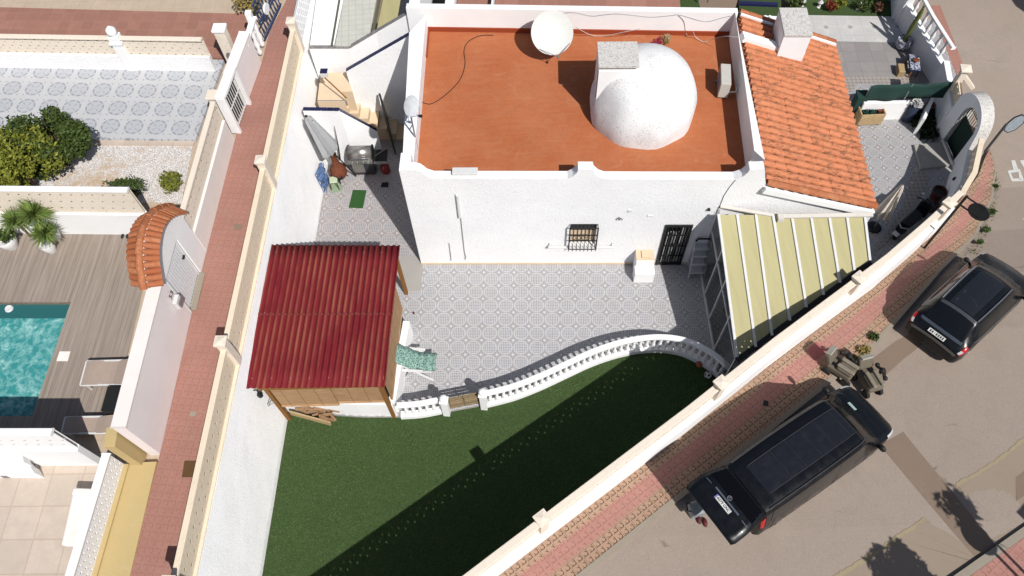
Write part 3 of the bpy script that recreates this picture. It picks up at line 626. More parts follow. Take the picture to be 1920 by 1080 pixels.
outer = [(0, 0), (dl[0], 0), (dl[0], dtop), (dr[0], dtop), (dr[0], 0), (uR, 0)]+top[::-1]
hole = [(wl, wz0), (wr, wz0), (wr, wz1), (wl, wz1)]
mb = MB(); mb.extr([outer, hole], FO, EX, EZ, .28); mb.build('facade', m_white, hs)
mb = MB(); mb.bar(FP(0, .04, -.012), FP(uR-2.2, .04, -.012), .02, .08); mb.build('skirting', m_stair, hs)
# back of door and window recesses
mb = MB(); mb.quad(FP(dl[0]-.1, 0, .25), FP(dr[0]+.1, 0, .25), FP(dr[0]+.1, dtop+.1, .25), FP(dl[0]-.1, dtop+.1, .25)); mb.build('door_recess', m_glass, hs); mb = MB(); mb.quad(FP(wl-.1, wz0-.1, .2), FP(wr+.1, wz0-.1, .2), FP(wr+.1, wz1+.1, .2), FP(wl-.1, wz1+.1, .2)); mb.build('window_recess', m_glass, hs)
mb = MB()
for k in range(9): mb.bar(FP(lerp(dl[0], dr[0], .1+.1*k), .06, .06), FP(lerp(dl[0], dr[0], .1+.1*k), dtop-(.5 if 0 < k < 6 else .2), .06), .065, .015)
mb.build('door_curtain', m_curt, hs)
mb = MB(); mb.quad(*[FP(lerp(wl, wr, a), lerp(wz0, wz1, b), .19) for a, b in ((.0, 0), (1, 0), (1, .5), (.0, .5))]); mb.build('window_blind', m_stair, hs)
# the plan behind the facade
L1 = G(767, 60, 4.62); wl_in = [G(803, 57, ZR), G(781, 300, ZR)]; uL = 0
BL = Vector((wl_in[0].x, wl_in[0].y, 0)); BR = Vector((*G(1366, 66, ZR)[:2], 0)); FR = Vector((*G(1399, 322, ZR)[:2], 0)); FL = Vector((*G(779, 318, ZR)[:2], 0))
BRo = Vector((*G(1386, 66, 4.9)[:2], 0)); FRo = Vector((*G(1434, 300, 4.9)[:2], 0)); BLo = Vector((L1.x, L1.y, 0)); FLo = FP(0, 0, .28)
mb = MB(); mb.sheet([V2(BL+Vector((-.1, .1, 0)), ZR), V2(BR+Vector((.1, .1, 0)), ZR), V2(FR+Vector((.1, -.5, 0)), ZR), V2(FL+Vector((-.1, -.5, 0)), ZR)][::-1]); mb.build('flat_roof', m_roof, hs)
mb = MB(); mb.prism([tuple(FLo[:2]), tuple(BLo[:2]), tuple(BL[:2]), tuple((FP(.31, 0, .28))[:2])], 0, 4.60); mb.build('side_wall', m_white, hs)
zc = top[1][1]; mb = MB(); mb.extr([[(0, 0), (.3, 0), (.3, zc-.02), (0, zc-.02)]], FP(0, 0, 0)+EY*.282, EX, EZ, .35); mb.build('corner_pier', m_white_s, hs)
m_upst = plaster('dark_orange_upstand', (.36, .07, .025), (.4, .15, .07), .3)
mb = MB()        # painted upstand round the roof
for a, b in ((BL, BR), ):
    d = (b-a).normalized(); n_ = Vector((d.y, -d.x, 0))*.05; mb.prism([tuple((a)[:2]), tuple((b)[:2]), tuple((b+n_)[:2]), tuple((a+n_)[:2])], ZR, ZR+.16)
for a, b in ((BL, lerp(BL, FL, .22)), ):
    d = (b-a).normalized(); n_ = Vector((-d.y, d.x, 0))*.05; mb.prism([tuple((a)[:2]), tuple((b)[:2]), tuple((b+n_)[:2]), tuple((a+n_)[:2])], ZR, ZR+.10)
mb.build('upstand', m_upst, hs)
def wedge(mb, a, b, c, d, z0, z1): mb.prism([tuple(p[:2]) for p in (a, b, c, d)], z0, z1); return mb
mb = MB(); q = FRo+(BRo-FRo)*0; mb.prism([tuple(FR[:2]), tuple(BR[:2]), tuple(BRo[:2]), tuple(FRo[:2])], 0, 4.9); mb.prism([tuple((FP(top[15][0], 0, .283))[:2]), tuple(FR[:2]), tuple(FRo[:2]), tuple((FP(top[17][0], 0, .283))[:2])], 0, 4.45); mb.build('right_parapet', m_white_s, hs)
# party wall with the next house (its face is the white band at the back)
BW = BL+(BL-BR).normalized()*1.3
mb = MB(); e = (BR-BL).normalized(); nn = Vector((-e.y, e.x, 0)); a = BL-e*.62; b = BR+e*.1; mb.prism([tuple(p[:2]) for p in (a, b, b+nn*.22, a+nn*.22)], 0, 4.86)
tag(mb.build('party_wall', m_white_s), 'long white party wall behind the big satellite dish, with slack cables on it', 'wall')
# dome
dc = Vector((4.22, 16.36, ZR)); DR = 1.63; prof = []
for k in range(0, 13):
    t = k/12*math.pi/2; prof.append((DR*math.cos(t), .42+(DR*1.02)*math.sin(t)))
prof = [(DR*.99, -.05), (DR*1.0, .2)]+prof; prof[-1] = (.01, prof[-1][1])
mb = MB(); mb.lathe(prof, dc, 40, cap=False)
for i, v in enumerate(mb.v):
    q = mnoise.noise(v*1.3)*.035; r = Vector((v.x-dc.x, v.y-dc.y, 0)); a = math.atan2(r.y, r.x); k = .985+.015*math.cos(a*9) if v.z < ZR+1.4 else 1
    mb.v[i] = Vector((dc.x+r.x*k*(1+q), dc.y+r.y*k*(1+q), v.z+q*.4))
mb.build('dome', m_dome, hs, smooth=True)
CH = [G(x, y, ZR+2.25) for x, y in ((1121, 77), (1195, 77), (1199, 122), (1121, 124))]
cc = sum(CH, Vector())/4; cw = ((CH[1]-CH[0]).length+(CH[2]-CH[3]).length)/2; cd = ((CH[0]-CH[3]).length+(CH[1]-CH[2]).length)/2
ch = MB(); ch.box((cc.x, cc.y, ZR+.97), (cw*.96, cd*.96, 2.1), R(-3)); cho = ch.build('chimney', m_white_s, hs, bevel=.01)
mb = MB(); mb.box((cc.x, cc.y, ZR+2.19), (cw, cd, .1), R(-3)); mb.build('slab_cap', m_moss, cho, bevel=.01)
mb = MB(); mb.box((cc.x-cw*.5+.02, cc.y-cd*.35, ZR+1.1), (.05, .06, 1.7), R(-3)); mb.build('vent_strip', m_trim, cho)
# tiled wing
ec = {'a': GP(1434, 345, FO, EY), 'b': GP(1638, 388, FO, EY)}
za, zb = 4.28, GP(1638, 388, FO, EY).z
RA = G(1434, 340, za); RB = G(1384, 25, za+.02); EB = G(1561, 82, zb); EA_ = G(1637, 384, zb)
def RP(s, t):    # s along eaves direction 0 front .. 1 back, t 0 ridge .. 1 eaves
    return RA.lerp(RB, s).lerp(EA_.lerp(EB, s), t)
rf = MB(); rf.prism([tuple(RA[:2]), tuple(RB[:2]), tuple(EB[:2]), tuple(EA_[:2])], [za-.35, za-.35, zb-.3, zb-.3], [za-.03, za-.03, zb-.03, zb-.03]); rfo = rf.build('roof', m_oldclay, hs)
def barrel(mb, p, q, r0, r1, up, n=6):       # half round tile from p to q
    d = (q-p).normalized(); x = d.cross(up).normalized(); u = x.cross(d).normalized(); vs = []
    for c, r in ((p, r0), (q, r1)):
        for k in range(n+1):
            a = math.pi*k/n; vs.append(c+x*math.cos(a)*r+u*math.sin(a)*r*1.0)
        for k in range(n+1):
            a = math.pi*k/n; vs.append(c+x*math.cos(a)*(r-.015)+u*math.sin(a)*(r-.015)*.85)
    m = n+1; fs = []
    for k in range(n): fs += [(k, k+1, 2*m+k+1, 2*m+k), (m+k+1, m+k, 3*m+k, 3*m+k+1), (k, m+k, m+k+1, k+1), (2*m+k, 2*m+k+1, 3*m+k+1, 3*m+k)]
    fs += [(0, 2*m, 3*m, m), (n, m+n, 3*m+n, 2*m+n)]
    mb.add(vs, fs)
tl = MB(); NR = 26; NT_ = 10; up = (EA_-RA).cross(RB-RA).normalized(); up = up if up.z > 0 else -up
for i in range(NR):
    s = (i+.5)/NR; pitch_ = (RP(1, .5)-RP(0, .5)).length/NR
    for j in range(NT_):
        if i >= 17 and .10 < j/NT_ < .62 and RP(s, (j+.5)/NT_).x > 99: continue
        jit = random.uniform(-.008, .008)
        p = RP(s, j/NT_)+up*(.035+jit); q = RP(s, (j+1.12)/NT_ if j < NT_-1 else 1.01)+up*(.0+jit); barrel(tl, q, p, pitch_*.47, pitch_*.36, up)
tl.build('roof_tiles', m_oldclay, rfo, smooth=False)
vt = MB()
for j in range(11):
    p = RP(-.01, j/11)+up*.06; q = RP(-.01, (j+1.1)/11)+up*.035; barrel(vt, q, p, .125, .105, up)
vt.build('verge_tiles', m_clay2, rfo); vt = MB(); [barrel(vt, RP(1.0, (j+1.1)/11)+up*.05, RP(1.0, j/11)+up*.08, .12, .10, up) for j in range(11)]; vt.build('back_verge_tiles', m_clay2, rfo)
vb = MB(); a = RP(-.035, 0)-up*.1; b = RP(-.035, 1.0)-up*.1; vb.bar(a, b, .1, .2, up=up); vb.build('verge_board', m_white_s, rfo)
gl = MB(); gl.bar(RP(-.02, 1.02)-up*.03, RP(1, 1.02)-up*.03, .05, .07); gl.build('eaves_edge', m_grey, rfo)
# white chimney of the wing with its flashing and upper tiles
fl = [GP(x, y, RP(.7, .3)+up*.12, up) for x, y in ((1388, 64), (1452, 84), (1466, 66), (1514, 68), (1504, 108), (1448, 94), (1392, 77))]
mb = MB(); mb.sheet([p+up*.14 for p in fl]); mb.add([p+up*.14 for p in fl]+[p-up*.05 for p in fl], [(i, (i+1) % 7, 7+(i+1) % 7, 7+i) for i in range(7)]); mb.build('roof_flashing', m_white_s, rfo)
C2 = [G(x, y, 4.85) for x, y in ((1466, 16), (1518, 16), (1517, 66), (1466, 67))]; c2 = sum(C2, Vector())/4; w2 = (C2[1]-C2[0]).length; d2_ = (C2[0]-C2[3]).length
ch2 = MB(); ch2.box((c2.x, c2.y, 4.1), (w2*.97, d2_*.94, 1.45), R(-4)); ch2o = ch2.build('chimney', m_greyw, hs); mb = MB(); mb.box((c2.x, c2.y, 4.84), (w2, d2_, .08), R(-4)); mb.build('slab_cap', m_moss, ch2o, bevel=.01)
ec2 = MB(); p = RP(1, 0); ec2.bar(RP(.975, .0)+up*.12, RP(.975, .33)+up*.12, .08, .06, up=up); ec2.build('mortar_line', m_white_s, rfo); ec2 = MB(); ec2.bar(RP(.975, .72)+up*.12, RP(.975, 1)+up*.12, .08, .06, up=up); ec2.build('mortar_line', m_white_s, rfo)
# outside wall under the eaves
mb = MB(); mb.prism([tuple((RP(0, .97))[:2]), tuple((RP(1, .97))[:2]), tuple((RP(1, .9))[:2]), tuple((RP(0, .9))[:2])], 0, zb-.28); mb.build('wing_wall', m_greyw, hs)
# fittings on the facade
def at_f(u, z, v=0): return FP(u, z, v)
wg = thing('window_grille', FP(wl, wz0, -.1), 'black wrought iron window cage on the white facade, above the towel rail', 'window grille')
mb = MB(); gx = [lerp(wl-.02, wr+.02, k/7) for k in range(8)]; ov = -.16
for z in (wz0+.02, lerp(wz0, wz1, .42), lerp(wz0, wz1, .68), wz1): mb = MB(); mb.bar(FP(wl-.02, z, ov), FP(wr+.02, z, ov), .03); mb.build('cross_bar', m_black, wg)
mb = MB(); mb = MB()
for x in gx: mb.bar(FP(x, wz0-.1, ov), FP(x, wz1, ov), .018)
for x in (wl-.02, wr+.02):
    mb.bar(FP(x, wz0+.02, ov), FP(x, wz1, ov), .04)
    for z in (wz0+.05, wz1-.02): mb.bar(FP(x, z, ov), FP(x, z, 0), .02)
for k in range(5):
    c = FP(lerp(wl, wr, .15+.175*k), lerp(wz0, wz1, .55), ov); mb.tube([c+EX*(.055*math.cos(a/5*math.pi))+EZ*(.09*math.sin(a/5*math.pi)) for a in range(11)], .008, 5)
mb.build('bars', m_black, wg)
dg = thing('door', FP(dl[0], 0, 0), 'tall black barred gate door on the white facade', 'door')
mb = MB(); v_ = -.03
for x in (dl[0]+.04, dr[0]-.04): mb.bar(FP(x, .03, v_), FP(x, dtop, v_), .09, .05)
for z in (.06, dtop-.04): mb.bar(FP(dl[0], z, v_), FP(dr[0], z, v_), .05, .09)
mb.build('frame', m_black, dg, bevel=.004); mb = MB()
for t in (.24, .50, .76): mb.bar(FP(dl[0], dtop*t, v_), FP(dr[0], dtop*t, v_), .035)
for k in range(1, 7): x = lerp(dl[0], dr[0], k/7); mb.bar(FP(x, .05, v_), FP(x, dtop, v_), .02)
mb.build('bars', m_black, dg); mb = MB(); mb.lathe([(.09, -.02), (.09, .02)], FP(lerp(dl[0], dr[0], .5), dtop*.52, v_-.01), 12, axis=EY); mb.build('lock_plate', m_black, dg)
a, b = FU(1028, 458), FU(1149, 458)
tr = thing('towel_rail', FP(a[0], a[1], 0), 'long thin white rail on brackets under the barred window', 'rail')
mb = MB(); mb.bar(FP(a[0], a[1], -.12), FP(b[0], b[1], -.12), .09, .03); mb.build('rod', m_wmet, tr)
for u in (a[0]+.03, b[0]-.03): mb = MB(); mb.bar(FP(u, a[1]-.02, -.15), FP(u, a[1]+.06, .0), .02); mb.bar(FP(u, a[1]-.12, 0), FP(u, a[1]+.08, 0), .03); mb.build('bracket', m_alu, tr)
def wallbox(name, px, py, w, h, d, mat, label, cat, kidn='cover'):
    u, z = FU(px, py); t = MB(); t.box(FP(u, z, -d/2), (w, d, h), R(-3)); return tag(t.build(name, mat, bevel=.006), label, cat)
wl_ = thing('wall_lamp', FP(*FU(1163, 408)), 'small grey arched lamp on the facade between the window and the door', 'lamp')
u, z = FU(1163, 406); mb = MB(); mb.tube([FP(u-.05, z-.1, -.06), FP(u-.055, z, -.1), FP(u, z+.08, -.11), FP(u+.055, z, -.1), FP(u+.05, z-.1, -.06)], .018, 8); mb.build('hood', m_alu, wl_, smooth=True); mb = MB(); mb.ball(FP(u, z-.01, -.05), .045, 10); mb.build('bulb', m_wp, wl_, smooth=True)
wallbox('junction_box', 1181, 395, .11, .11, .03, m_wmet, 'small white square box on the facade just right of the grey wall lamp', 'box')
wallbox('thermostat', 1219, 404, .16, .05, .03, m_wmet, 'small flat fitting on the facade between the wall lamp and the barred door', 'fitting')
wallbox('camera_mount', 1329, 391, .07, .07, .08, m_black, 'small black camera on the facade just left of the glazed veranda', 'camera')
u0, z0 = FU(857, 363); u1, z1 = FU(862, 405); u2, z2 = FU(873, 485)
dp = thing('drain_pipe', FP(u0, z0), 'white pipe stub with a thin lead running down the left half of the facade', 'pipe')
mb = MB(); mb.tube([FP(u0, z0, -.05), FP(u1, z1, -.05)], .045, 10); mb.build('pipe', m_wmet, dp, smooth=True); mb = MB(); mb.tube([FP(u1+.03, z1+.03, -.03), FP(u2, z2+.5, -.03), FP(u2+.02, z2+.15, -.04), FP(u2-.02, z2, -.03)], .012, 6); mb.build('lead', m_alu, dp)
u, z = FU(842, 455); u3, z3 = FU(846, 484); mb = MB(); mb.tube([FP(u, z, -.02), FP(u3, z3, -.03), FP(u3, z3-.02, -.09)], .013, 6); tag(mb.build('garden_tap', m_alu), 'short thin tap pipe low on the left of the facade', 'tap')
mb = MB(); P = [FU(x, y) for x, y in ((1379, 337), (1368, 350), (1357, 367), (1350, 385), (1344, 398))]; mb.tube([FP(u, z, -.012) for u, z in P], .008, 5); tag(mb.build('facade_cable', m_trim), 'thin dark cable running down the facade to the corner of the glazed veranda', 'cable')
u, z = FU(870, 322); mb = MB(); mb.box(FP(u, 4.68, .20), (.72, .22, .10), R(-3)); tag(mb.build('parapet_box', m_wmet, bevel=.01), 'long white box fixed on top of the front parapet above the pipe stub', 'box')
# ---------------------------------------------------------------- stair down from the alley, walls of the north neighbour
sw = thing('stair', G(640, 170, 1.8), 'sand tiled stair and landing between white walls coming down from the alley', 'stair')
ZL = 2.3
mb = MB(); P = [G(x, y, ZL) for x, y in ((601, 136), (650, 136), (661, 172), (640, 172), (647, 190), (595, 190))]; mb.prism([tuple(p[:2]) for p in P], 0, ZL); mb.build('landing', m_stair, sw)
mb = MB(); P = [G(x, y, ZL) for x, y in ((595, 189), (648, 190))]; mb.prism([tuple(G(x, y, ZL)[:2]) for x, y in ((595, 188), (649, 188), (650, 189.5), (595, 189.5))], ZL-.22, ZL+.006); mb.build('mosaic_riser', m_gmos, sw)
tr_ = [((598, 198), (655, 199)), ((612, 200), (660, 208)), ((655, 210), (678, 214)), ((672, 218), (690, 224)), ((690, 226), (706, 232)), ((704, 234), (718, 244)), ((716, 246), (728, 256))]
x0 = G(660, 205, 2.4)
for k in range(9):
    z = ZL-.24-.24*k; c = Vector((lerp(-6.2, -3.8, k/8), 19.9-.35*k/8, 0)); mb = MB(); mb.box((c.x, c.y, z/2), (.36, 1.25, z), R(-4)); mb.build('step', m_stair, sw, bevel=.008)
def capwall(name, pts, zs, t, lab, tile, body=m_white, seg=.22):     # low wall with glazed tiles along its top, seen px per point
    th = thing(name, G(*pts[0], zs[0]), lab, 'wall'); W = [G(x, y, z) for (x, y), z in zip(pts, zs)]
    mb = MB(); wall_run(mb, [tuple(p[:2]) for p in W], t*.9, 0, [z-.02 for z in zs]); mb.build('body', body, th)
    mb = MB()
    for a, b in zip(W, W[1:]):
        n = max(1, round((b-a).length/seg)); d = (b-a).normalized()
        for k in range(n): mb.bar(a.lerp(b, k/n)+d*.006, a.lerp(b, (k+1)/n)-d*.006, t, .03)
    mb.build('coping_tiles', tile, th); return th
capwall('stair_wall', [(568, 204), (636, 205), (706, 243)], [2.85, 2.85, 1.3], .13, 'white stair wall with navy tiles on top behind the folded parasol and the barbecue', m_navy)
capwall('yard_wall', [(649, 131), (776, 58)], [2.9, 4.4], .13, 'white sloping wall with navy tiles running up to the house corner', m_navy)
capwall('neighbour_stair_wall', [(580, 88), (655, 88), (705, 58), (784, 12)], [3.2, 3.2, 3.7, 4.8], .14, 'white wall with grey mosaic and navy tiles at the edge of the neighbour veranda roof', m_gmos)
lp = thing('solar_lamp', G(607, 137, 3.3), 'white wall lamp with navy glass top above the stair landing', 'lamp')
p = G(607, 133, 3.35); mb = MB(); mb.box((p.x, p.y, p.z), (.24, .2, .03), R(-3)); mb.build('panel', m_navy, lp); mb = MB(); mb.box((p.x, p.y-.1, p.z-.1), (.24, .06, .14), R(-3)); mb.build('housing', m_wmet, lp)
hr = thing('handrail', G(625, 160, 2.6), 'thin brown handrail crossing the sand tiled landing', 'handrail')
mb = MB(); a = G(603, 140, 3.1); b = G(650, 184, 2.7); mb.bar(a, b, .035); mb.build('rail', m_wood, hr)
# side yard: dark gate leaf
gt = thing('open_gate', G(735, 240, 0), 'narrow dark gate standing open beside the house wall above the barbecue', 'gate')
P0, P1 = G(728, 245, .05), G(742, 290, .05); mb = MB(); mb.bar(P0+Vector((0, 0, .95)), P1+Vector((0, 0, .95)), .05, 1.85); mb.build('leaf', flat('dark_board', (.05, .045, .035), .8), gt)
mb = MB(); mb.bar(P0+Vector((0, 0, 1.92)), P1+Vector((0, 0, 1.92)), .07, .05); mb.build('top_rail', m_trim, gt)
# north neighbour
nb = thing('neighbour_house', G(900, 5, 0), 'neighbour house behind the party wall with terracotta roof terrace', 'house')
n0 = BL+nn*.25; n1 = BR+nn*.25
mb = MB(); mb.prism([tuple((n0+e*2.2)[:2]), tuple((n1-e*1.6)[:2]), tuple((n1-e*1.6+nn*8)[:2]), tuple((n0+e*2.2+nn*8)[:2])], 0, 4.45); mb.build('roof_terrace', m_terra, nb)
mb = MB(); mb.prism([tuple((n0+e*.95)[:2]), tuple((n0+e*2.15)[:2]), tuple((n0+e*2.15+nn*8)[:2]), tuple((n0+e*.95+nn*8)[:2])], 0, 4.5); mb.build('lower_roof', m_terra, nb)
mb = MB()
for q, w in ((-.55, .35), (.62, .3), (2.12, .06)): a = n0+e*q; mb.prism([tuple(a[:2]), tuple((a+e*w)[:2]), tuple((a+e*w+nn*8)[:2]), tuple((a+nn*8)[:2])], 0, 4.84)
mb.build('dividing_wall', m_white_s, nb)
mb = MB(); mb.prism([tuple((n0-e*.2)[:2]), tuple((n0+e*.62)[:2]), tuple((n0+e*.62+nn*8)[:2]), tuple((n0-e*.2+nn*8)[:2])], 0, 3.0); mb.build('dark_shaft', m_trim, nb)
mb = MB(); dcn = G(1190, -18, 4.6); prof2 = [(1.0*math.cos(t/8*math.pi/2), 1.0*math.sin(t/8*math.pi/2)) for t in range(9)]; prof2[-1] = (.01, 1); mb.lathe([(1.0, -.2)]+prof2, (dcn.x, dcn.y+.9, 4.5), 28, cap=False); mb.build('dome', m_dome, nb, smooth=True)
nf = Vector((6.0, 20.4, 0)); yd = G(1290, 8, 0)
poly('north_yard_floor', [(4.5, 19.9), (8.2, 19.9), (8.2, 28), (4.5, 28)], m_turf, .01)
vr = thing('veranda_roof', G(640, 90, 3.2), 'pale striped veranda roof of the neighbour beyond the mosaic topped wall', 'roof')
def veranda(pts, z, mat, name):
    mb = MB(); P = [G(x, y, z) for x, y in pts]; mb.prism([tuple(p[:2]) for p in P], z-.05, z); mb.build(name, mat, vr)
m_pale = gridtile('pale_sheet', (.66, .66, .59), R(4), .25, (.42, .42, .36), .03, lw=.05, k=.5); veranda([(628, 85), (648, -20), (709, -20), (694, 62), (655, 86)], 3.25, m_pale, 'sheet')
veranda([(706, 58), (722, -20), (756, -20), (747, 34)], 3.35, m_panel, 'sheet'); veranda([(748, 32), (757, -20), (790, -20), (783, 10)], 3.4, m_grey, 'sheet')
mb = MB(); mb.bar(G(622, 86, 3.27), G(640, -20, 3.27), .05, .05); mb.bar(G(699, 62, 3.3), G(715, -20, 3.3), .1, .04); mb.build('gutter', flat('olive_metal', (.12, .13, .08), .6), vr)
mb = MB(); a, b, c_, d_ = G(581, 86, 3.15), G(597, -30, 3.15), G(650, -30, 3.15), G(626, 86, 3.15); mb.prism([tuple(p[:2]) for p in (a, b, c_, d_)], 2.0, 3.15); tag(mb.build('neighbour_side_wall', m_wall_w), 'broad rough white wall band left of the pale veranda roof', 'wall')
# ---------------------------------------------------------------- pergola with red corrugated roof
pg = thing('pergola', G(640, 760, 0), 'timber shelter with red corrugated roof and rolled reed screens', 'shelter')
Z1, Z0 = 2.65, 2.45; C = [G(510, 459, Z1), G(750, 460, Z1), G(722, 725, Z0), G(458, 728, Z0)]
NW = 22; K = 12; sh = MB(); vs = []; cr = []; n = NW*K
for row in range(9):
    t = row/8
    for i in range(n+1):
        s_ = i/n; p = C[0].lerp(C[1], s_).lerp(C[3].lerp(C[2], s_), t); h = math.cos(2*math.pi*i/K); p.z += .028*h+(.012 if row >= 4 else 0)*0
        vs.append(p); cr.append(.5+.5*h)
m = n+1; sh.add(vs, [(r_*m+i, (r_+1)*m+i, (r_+1)*m+i+1, r_*m+i+1) for r_ in range(8) for i in range(n)])
so_ = sh.build('roof_sheet', m_red, pg, smooth=True); at_ = so_.data.attributes.new('crest', 'FLOAT', 'POINT'); at_.data.foreach_set('value', cr); so_.modifiers.remove(so_.modifiers['edges'])
sm = so_.modifiers.new('thick', 'SOLIDIFY'); sm.thickness = .012
mb = MB(); vs = []
for i in range(n+1):
    s_ = i/n; p = C[0].lerp(C[1], s_).lerp(C[3].lerp(C[2], s_), .515); q = C[0].lerp(C[1], s_).lerp(C[3].lerp(C[2], s_), .50); h = .028*math.cos(2*math.pi*i/K)
    vs += [p+Vector((0, 0, h+.004)), q+Vector((0, 0, h+.016)), p+Vector((0, 0, h+.016))]
mb.add(vs, [(3*i+a, 3*i+3+a, 3*i+3+b, 3*i+b) for i in range(n) for a, b in ((0, 2), (2, 1))]); o = mb.build('sheet_lap', flat('red_sheet_edge', (.20, .03, .025), .6), pg)
scw = MB()
for t in (.06, .5, .94):
    for i in range(1, NW, 3): p = C[0].lerp(C[1], i/NW).lerp(C[3].lerp(C[2], i/NW), t); scw = MB(); scw.ball((p.x, p.y, p.z+.033), .014, 6); scw.build('screw', m_alu, pg)
pSL, pSR = G(543, 785, -.1), G(739, 780, -.1); pNR = G(762, 550, 0); pNL = Vector((-6.72, 12.75, 0)); pSR2 = G(727, 757, 0)
for p, zt in ((pSL, 2.4), (pSR, 2.4), (pNR, 2.55), (pNL, 2.55)): mb = MB(); mb.bar((p.x, p.y, -.1), (p.x, p.y, zt), .115, .115, up=(0, 1, 0)); mb.build('post', m_wood, pg, bevel=.01)
mb = MB()
for a, b, z in ((pSL, pSR, 2.34), (pNL, pNR, 2.52)): mb.bar((a.x-.2, a.y, z), (b.x+.1, b.y, z), .08, .14)
for a, b in ((pSL, pNL), (pSR, pNR)): mb.bar((a.x, a.y, 2.36), (b.x, b.y, 2.54), .08, .12)
mb.build('beams', m_wood, pg)
def reed(a, b, z0, z1, nm='reed_screen', roll=.05):
    mb = MB(); mb.bar((a.x, a.y, (z0+z1)/2), (b.x, b.y, (z0+z1)/2), .02, z1-z0); mb.tube([(a.x, a.y, z0), (b.x, b.y, z0)], roll, 8); return mb.build(nm, m_reed, pg)
dS = (pSR-pSL).normalized(); off = Vector((dS.y, -dS.x, 0))*.02
reed(pSL+dS*.1+off, pSL+dS*1.75+off, 1.05, 2.42); reed(pSL+dS*1.7-off*1.2, pSR-dS*.08-off*1.2, 1.1, 2.42)
eE = (pNR-pSR).normalized(); o2 = Vector((eE.y, -eE.x, 0))*.09; reed(pSR+eE*.12+o2, pSR+eE*3.15+o2, .95, 2.44, roll=.03)
wlg = thing('wall_lantern', G(488, 738, 2.0), 'small black lantern hanging on the white boundary wall under the red roof corner', 'lantern')
p = G(487, 740, 1.9); mb = MB(); mb.lathe([(.03, .1), (.08, .02), (.07, -.1), (.02, -.14)], p, 8); mb.build('glass', m_black, wlg); mb = MB(); mb.tube([p+Vector((0, 0, .1)), p+Vector((-.03, .05, .2)), p+Vector((-.12, .05, .2))], .015, 6); mb.build('bracket', m_black, wlg)
br = MB(); q = G(510, 748, 1.6); t0 = G(493, 769, .9); br.bar(q, t0, .02); br.bar(G(515, 753, 1.5), t0, .015); tag(br.build('wall_bracket', m_alu), 'thin grey folding bracket on the boundary wall beside the left timber post', 'bracket')
# low parapet walls beneath it
lw = thing('parapet_wall', G(740, 775, -.1), 'low curved white parapet at the lawn edge under the reed screens', 'wall')
ed = [G(x, y, -.1) for x, y in ((541, 772), (580, 771), (630, 777), (680, 781), (735, 781), (745, 780))]
mb = MB(); wall_run(mb, [(p.x, p.y+.09) for p in ed], .18, -.15, .86); mb.build('south_part', m_white_s, lw)
mb = MB(); a = Vector((ed[-1].x, ed[-1].y+.1, 0)); b = G(762, 602, .86); wall_run(mb, [(a.x-.02, a.y), (b.x, b.y)], .2, -.1, .862); mb.build('east_part', m_white_s, lw)
# ---------------------------------------------------------------- balustrade along the lawn
bal = thing('balustrade', G(1000, 720, 0), 'long curved white balustrade of turned balusters between terrace and lawn', 'balustrade')
ZB = .86
def chain(pxs, z): return [G(x, y, z) for x, y in pxs]
def resample(P, step):
    out = [P[0]]; acc = 0; 
    for a, b in zip(P, P[1:]):
        L = (b-a).length; t = step-acc
        while t <= L: out.append(a.lerp(b, t/L)); t += step
        acc = L-(t-step)
    return out
def smooth_chain(P, k=8):
    out = []
    for i in range(len(P)-1):
        p0, p1, p2, p3 = P[max(i-1, 0)], P[i], P[i+1], P[min(i+2, len(P)-1)]
        for j in range(k):
            t = j/k; out.append(.5*((2*p1)+(p2-p0)*t+(2*p0-5*p1+4*p2-p3)*t*t+(3*p1-p0-3*p2+p3)*t**3))
    return out+[P[-1]]
R1 = smooth_chain(chain([(744, 759), (785, 756), (826, 748)], ZB)); R2 = smooth_chain(chain([(905, 738), (960, 724), (1010, 705), (1060, 682), (1110, 659), (1160, 642), (1205, 633), (1245, 631), (1285, 637), (1320, 652), (1345, 668), (1372, 692)], ZB))
def rail(mb, P, w, z0, z1): wall_run(mb, [tuple(p[:2]) for p in P], w, z0, z1)
mb = MB(); rail(mb, R1, .17, ZB-.10, ZB); rail(mb, R2, .17, ZB-.10, ZB); mb.build('hand_rail', m_white_s, bal, bevel=.02)
mb = MB(); rail(mb, R1, .2, -.12, .10); rail(mb, R2, .2, -.12, .10); mb.build('plinth', m_white_s, bal, bevel=.01)
bp = [(.05, .10), (.065, .11), (.065, .15), (.035, .17), (.045, .22), (.068, .30), (.06, .38), (.035, .50), (.03, .55), (.05, .58), (.035, .61), (.05, .66), (.065, .70), (.065, .76)]
bmes = None
for P, st0 in ((R1, .12), (R2, .16)):
    for k, p in enumerate(resample(P, .205)):
        if k == 0: continue
        if bmes is None:
            mb = MB(); mb.lathe(bp, (p.x, p.y, 0), 10); o = mb.build('baluster', m_white_s, bal, smooth=True, loc=(p.x, p.y, 0)); bmes = o
        else:
            o = bmes.copy(); COL.objects.link(o); o.parent = bal; o.location = Vector((p.x, p.y, 0))-bal.location
for px, py in ((832, 751), (905, 739)):
    p = G(px, py, .95); mb = MB(); mb.box((p.x, p.y, .42), (.2, .2, 1.05), R(-8)); mb.box((p.x, p.y, .96), (.25, .25, .06), R(-8)); mb.build('pillar', m_white_s, bal, bevel=.008); mb = MB(); mb.ball((p.x, p.y, 1.10), .12, 16); mb.lathe([(.06, 0), (.05, .05)], (p.x, p.y, .98), 10); mb.build('ball_finial', m_white_s, bal, smooth=True)
ga, gb = G(838, 748, .8), G(900, 736, .8)
gg = thing('garden_gate', G(868, 742, 0), 'small weathered wooden slat gate between two white ball topped pillars', 'gate')
d = (gb-ga).normalized(); nrm = Vector((-d.y, d.x, 0)); mb = MB()
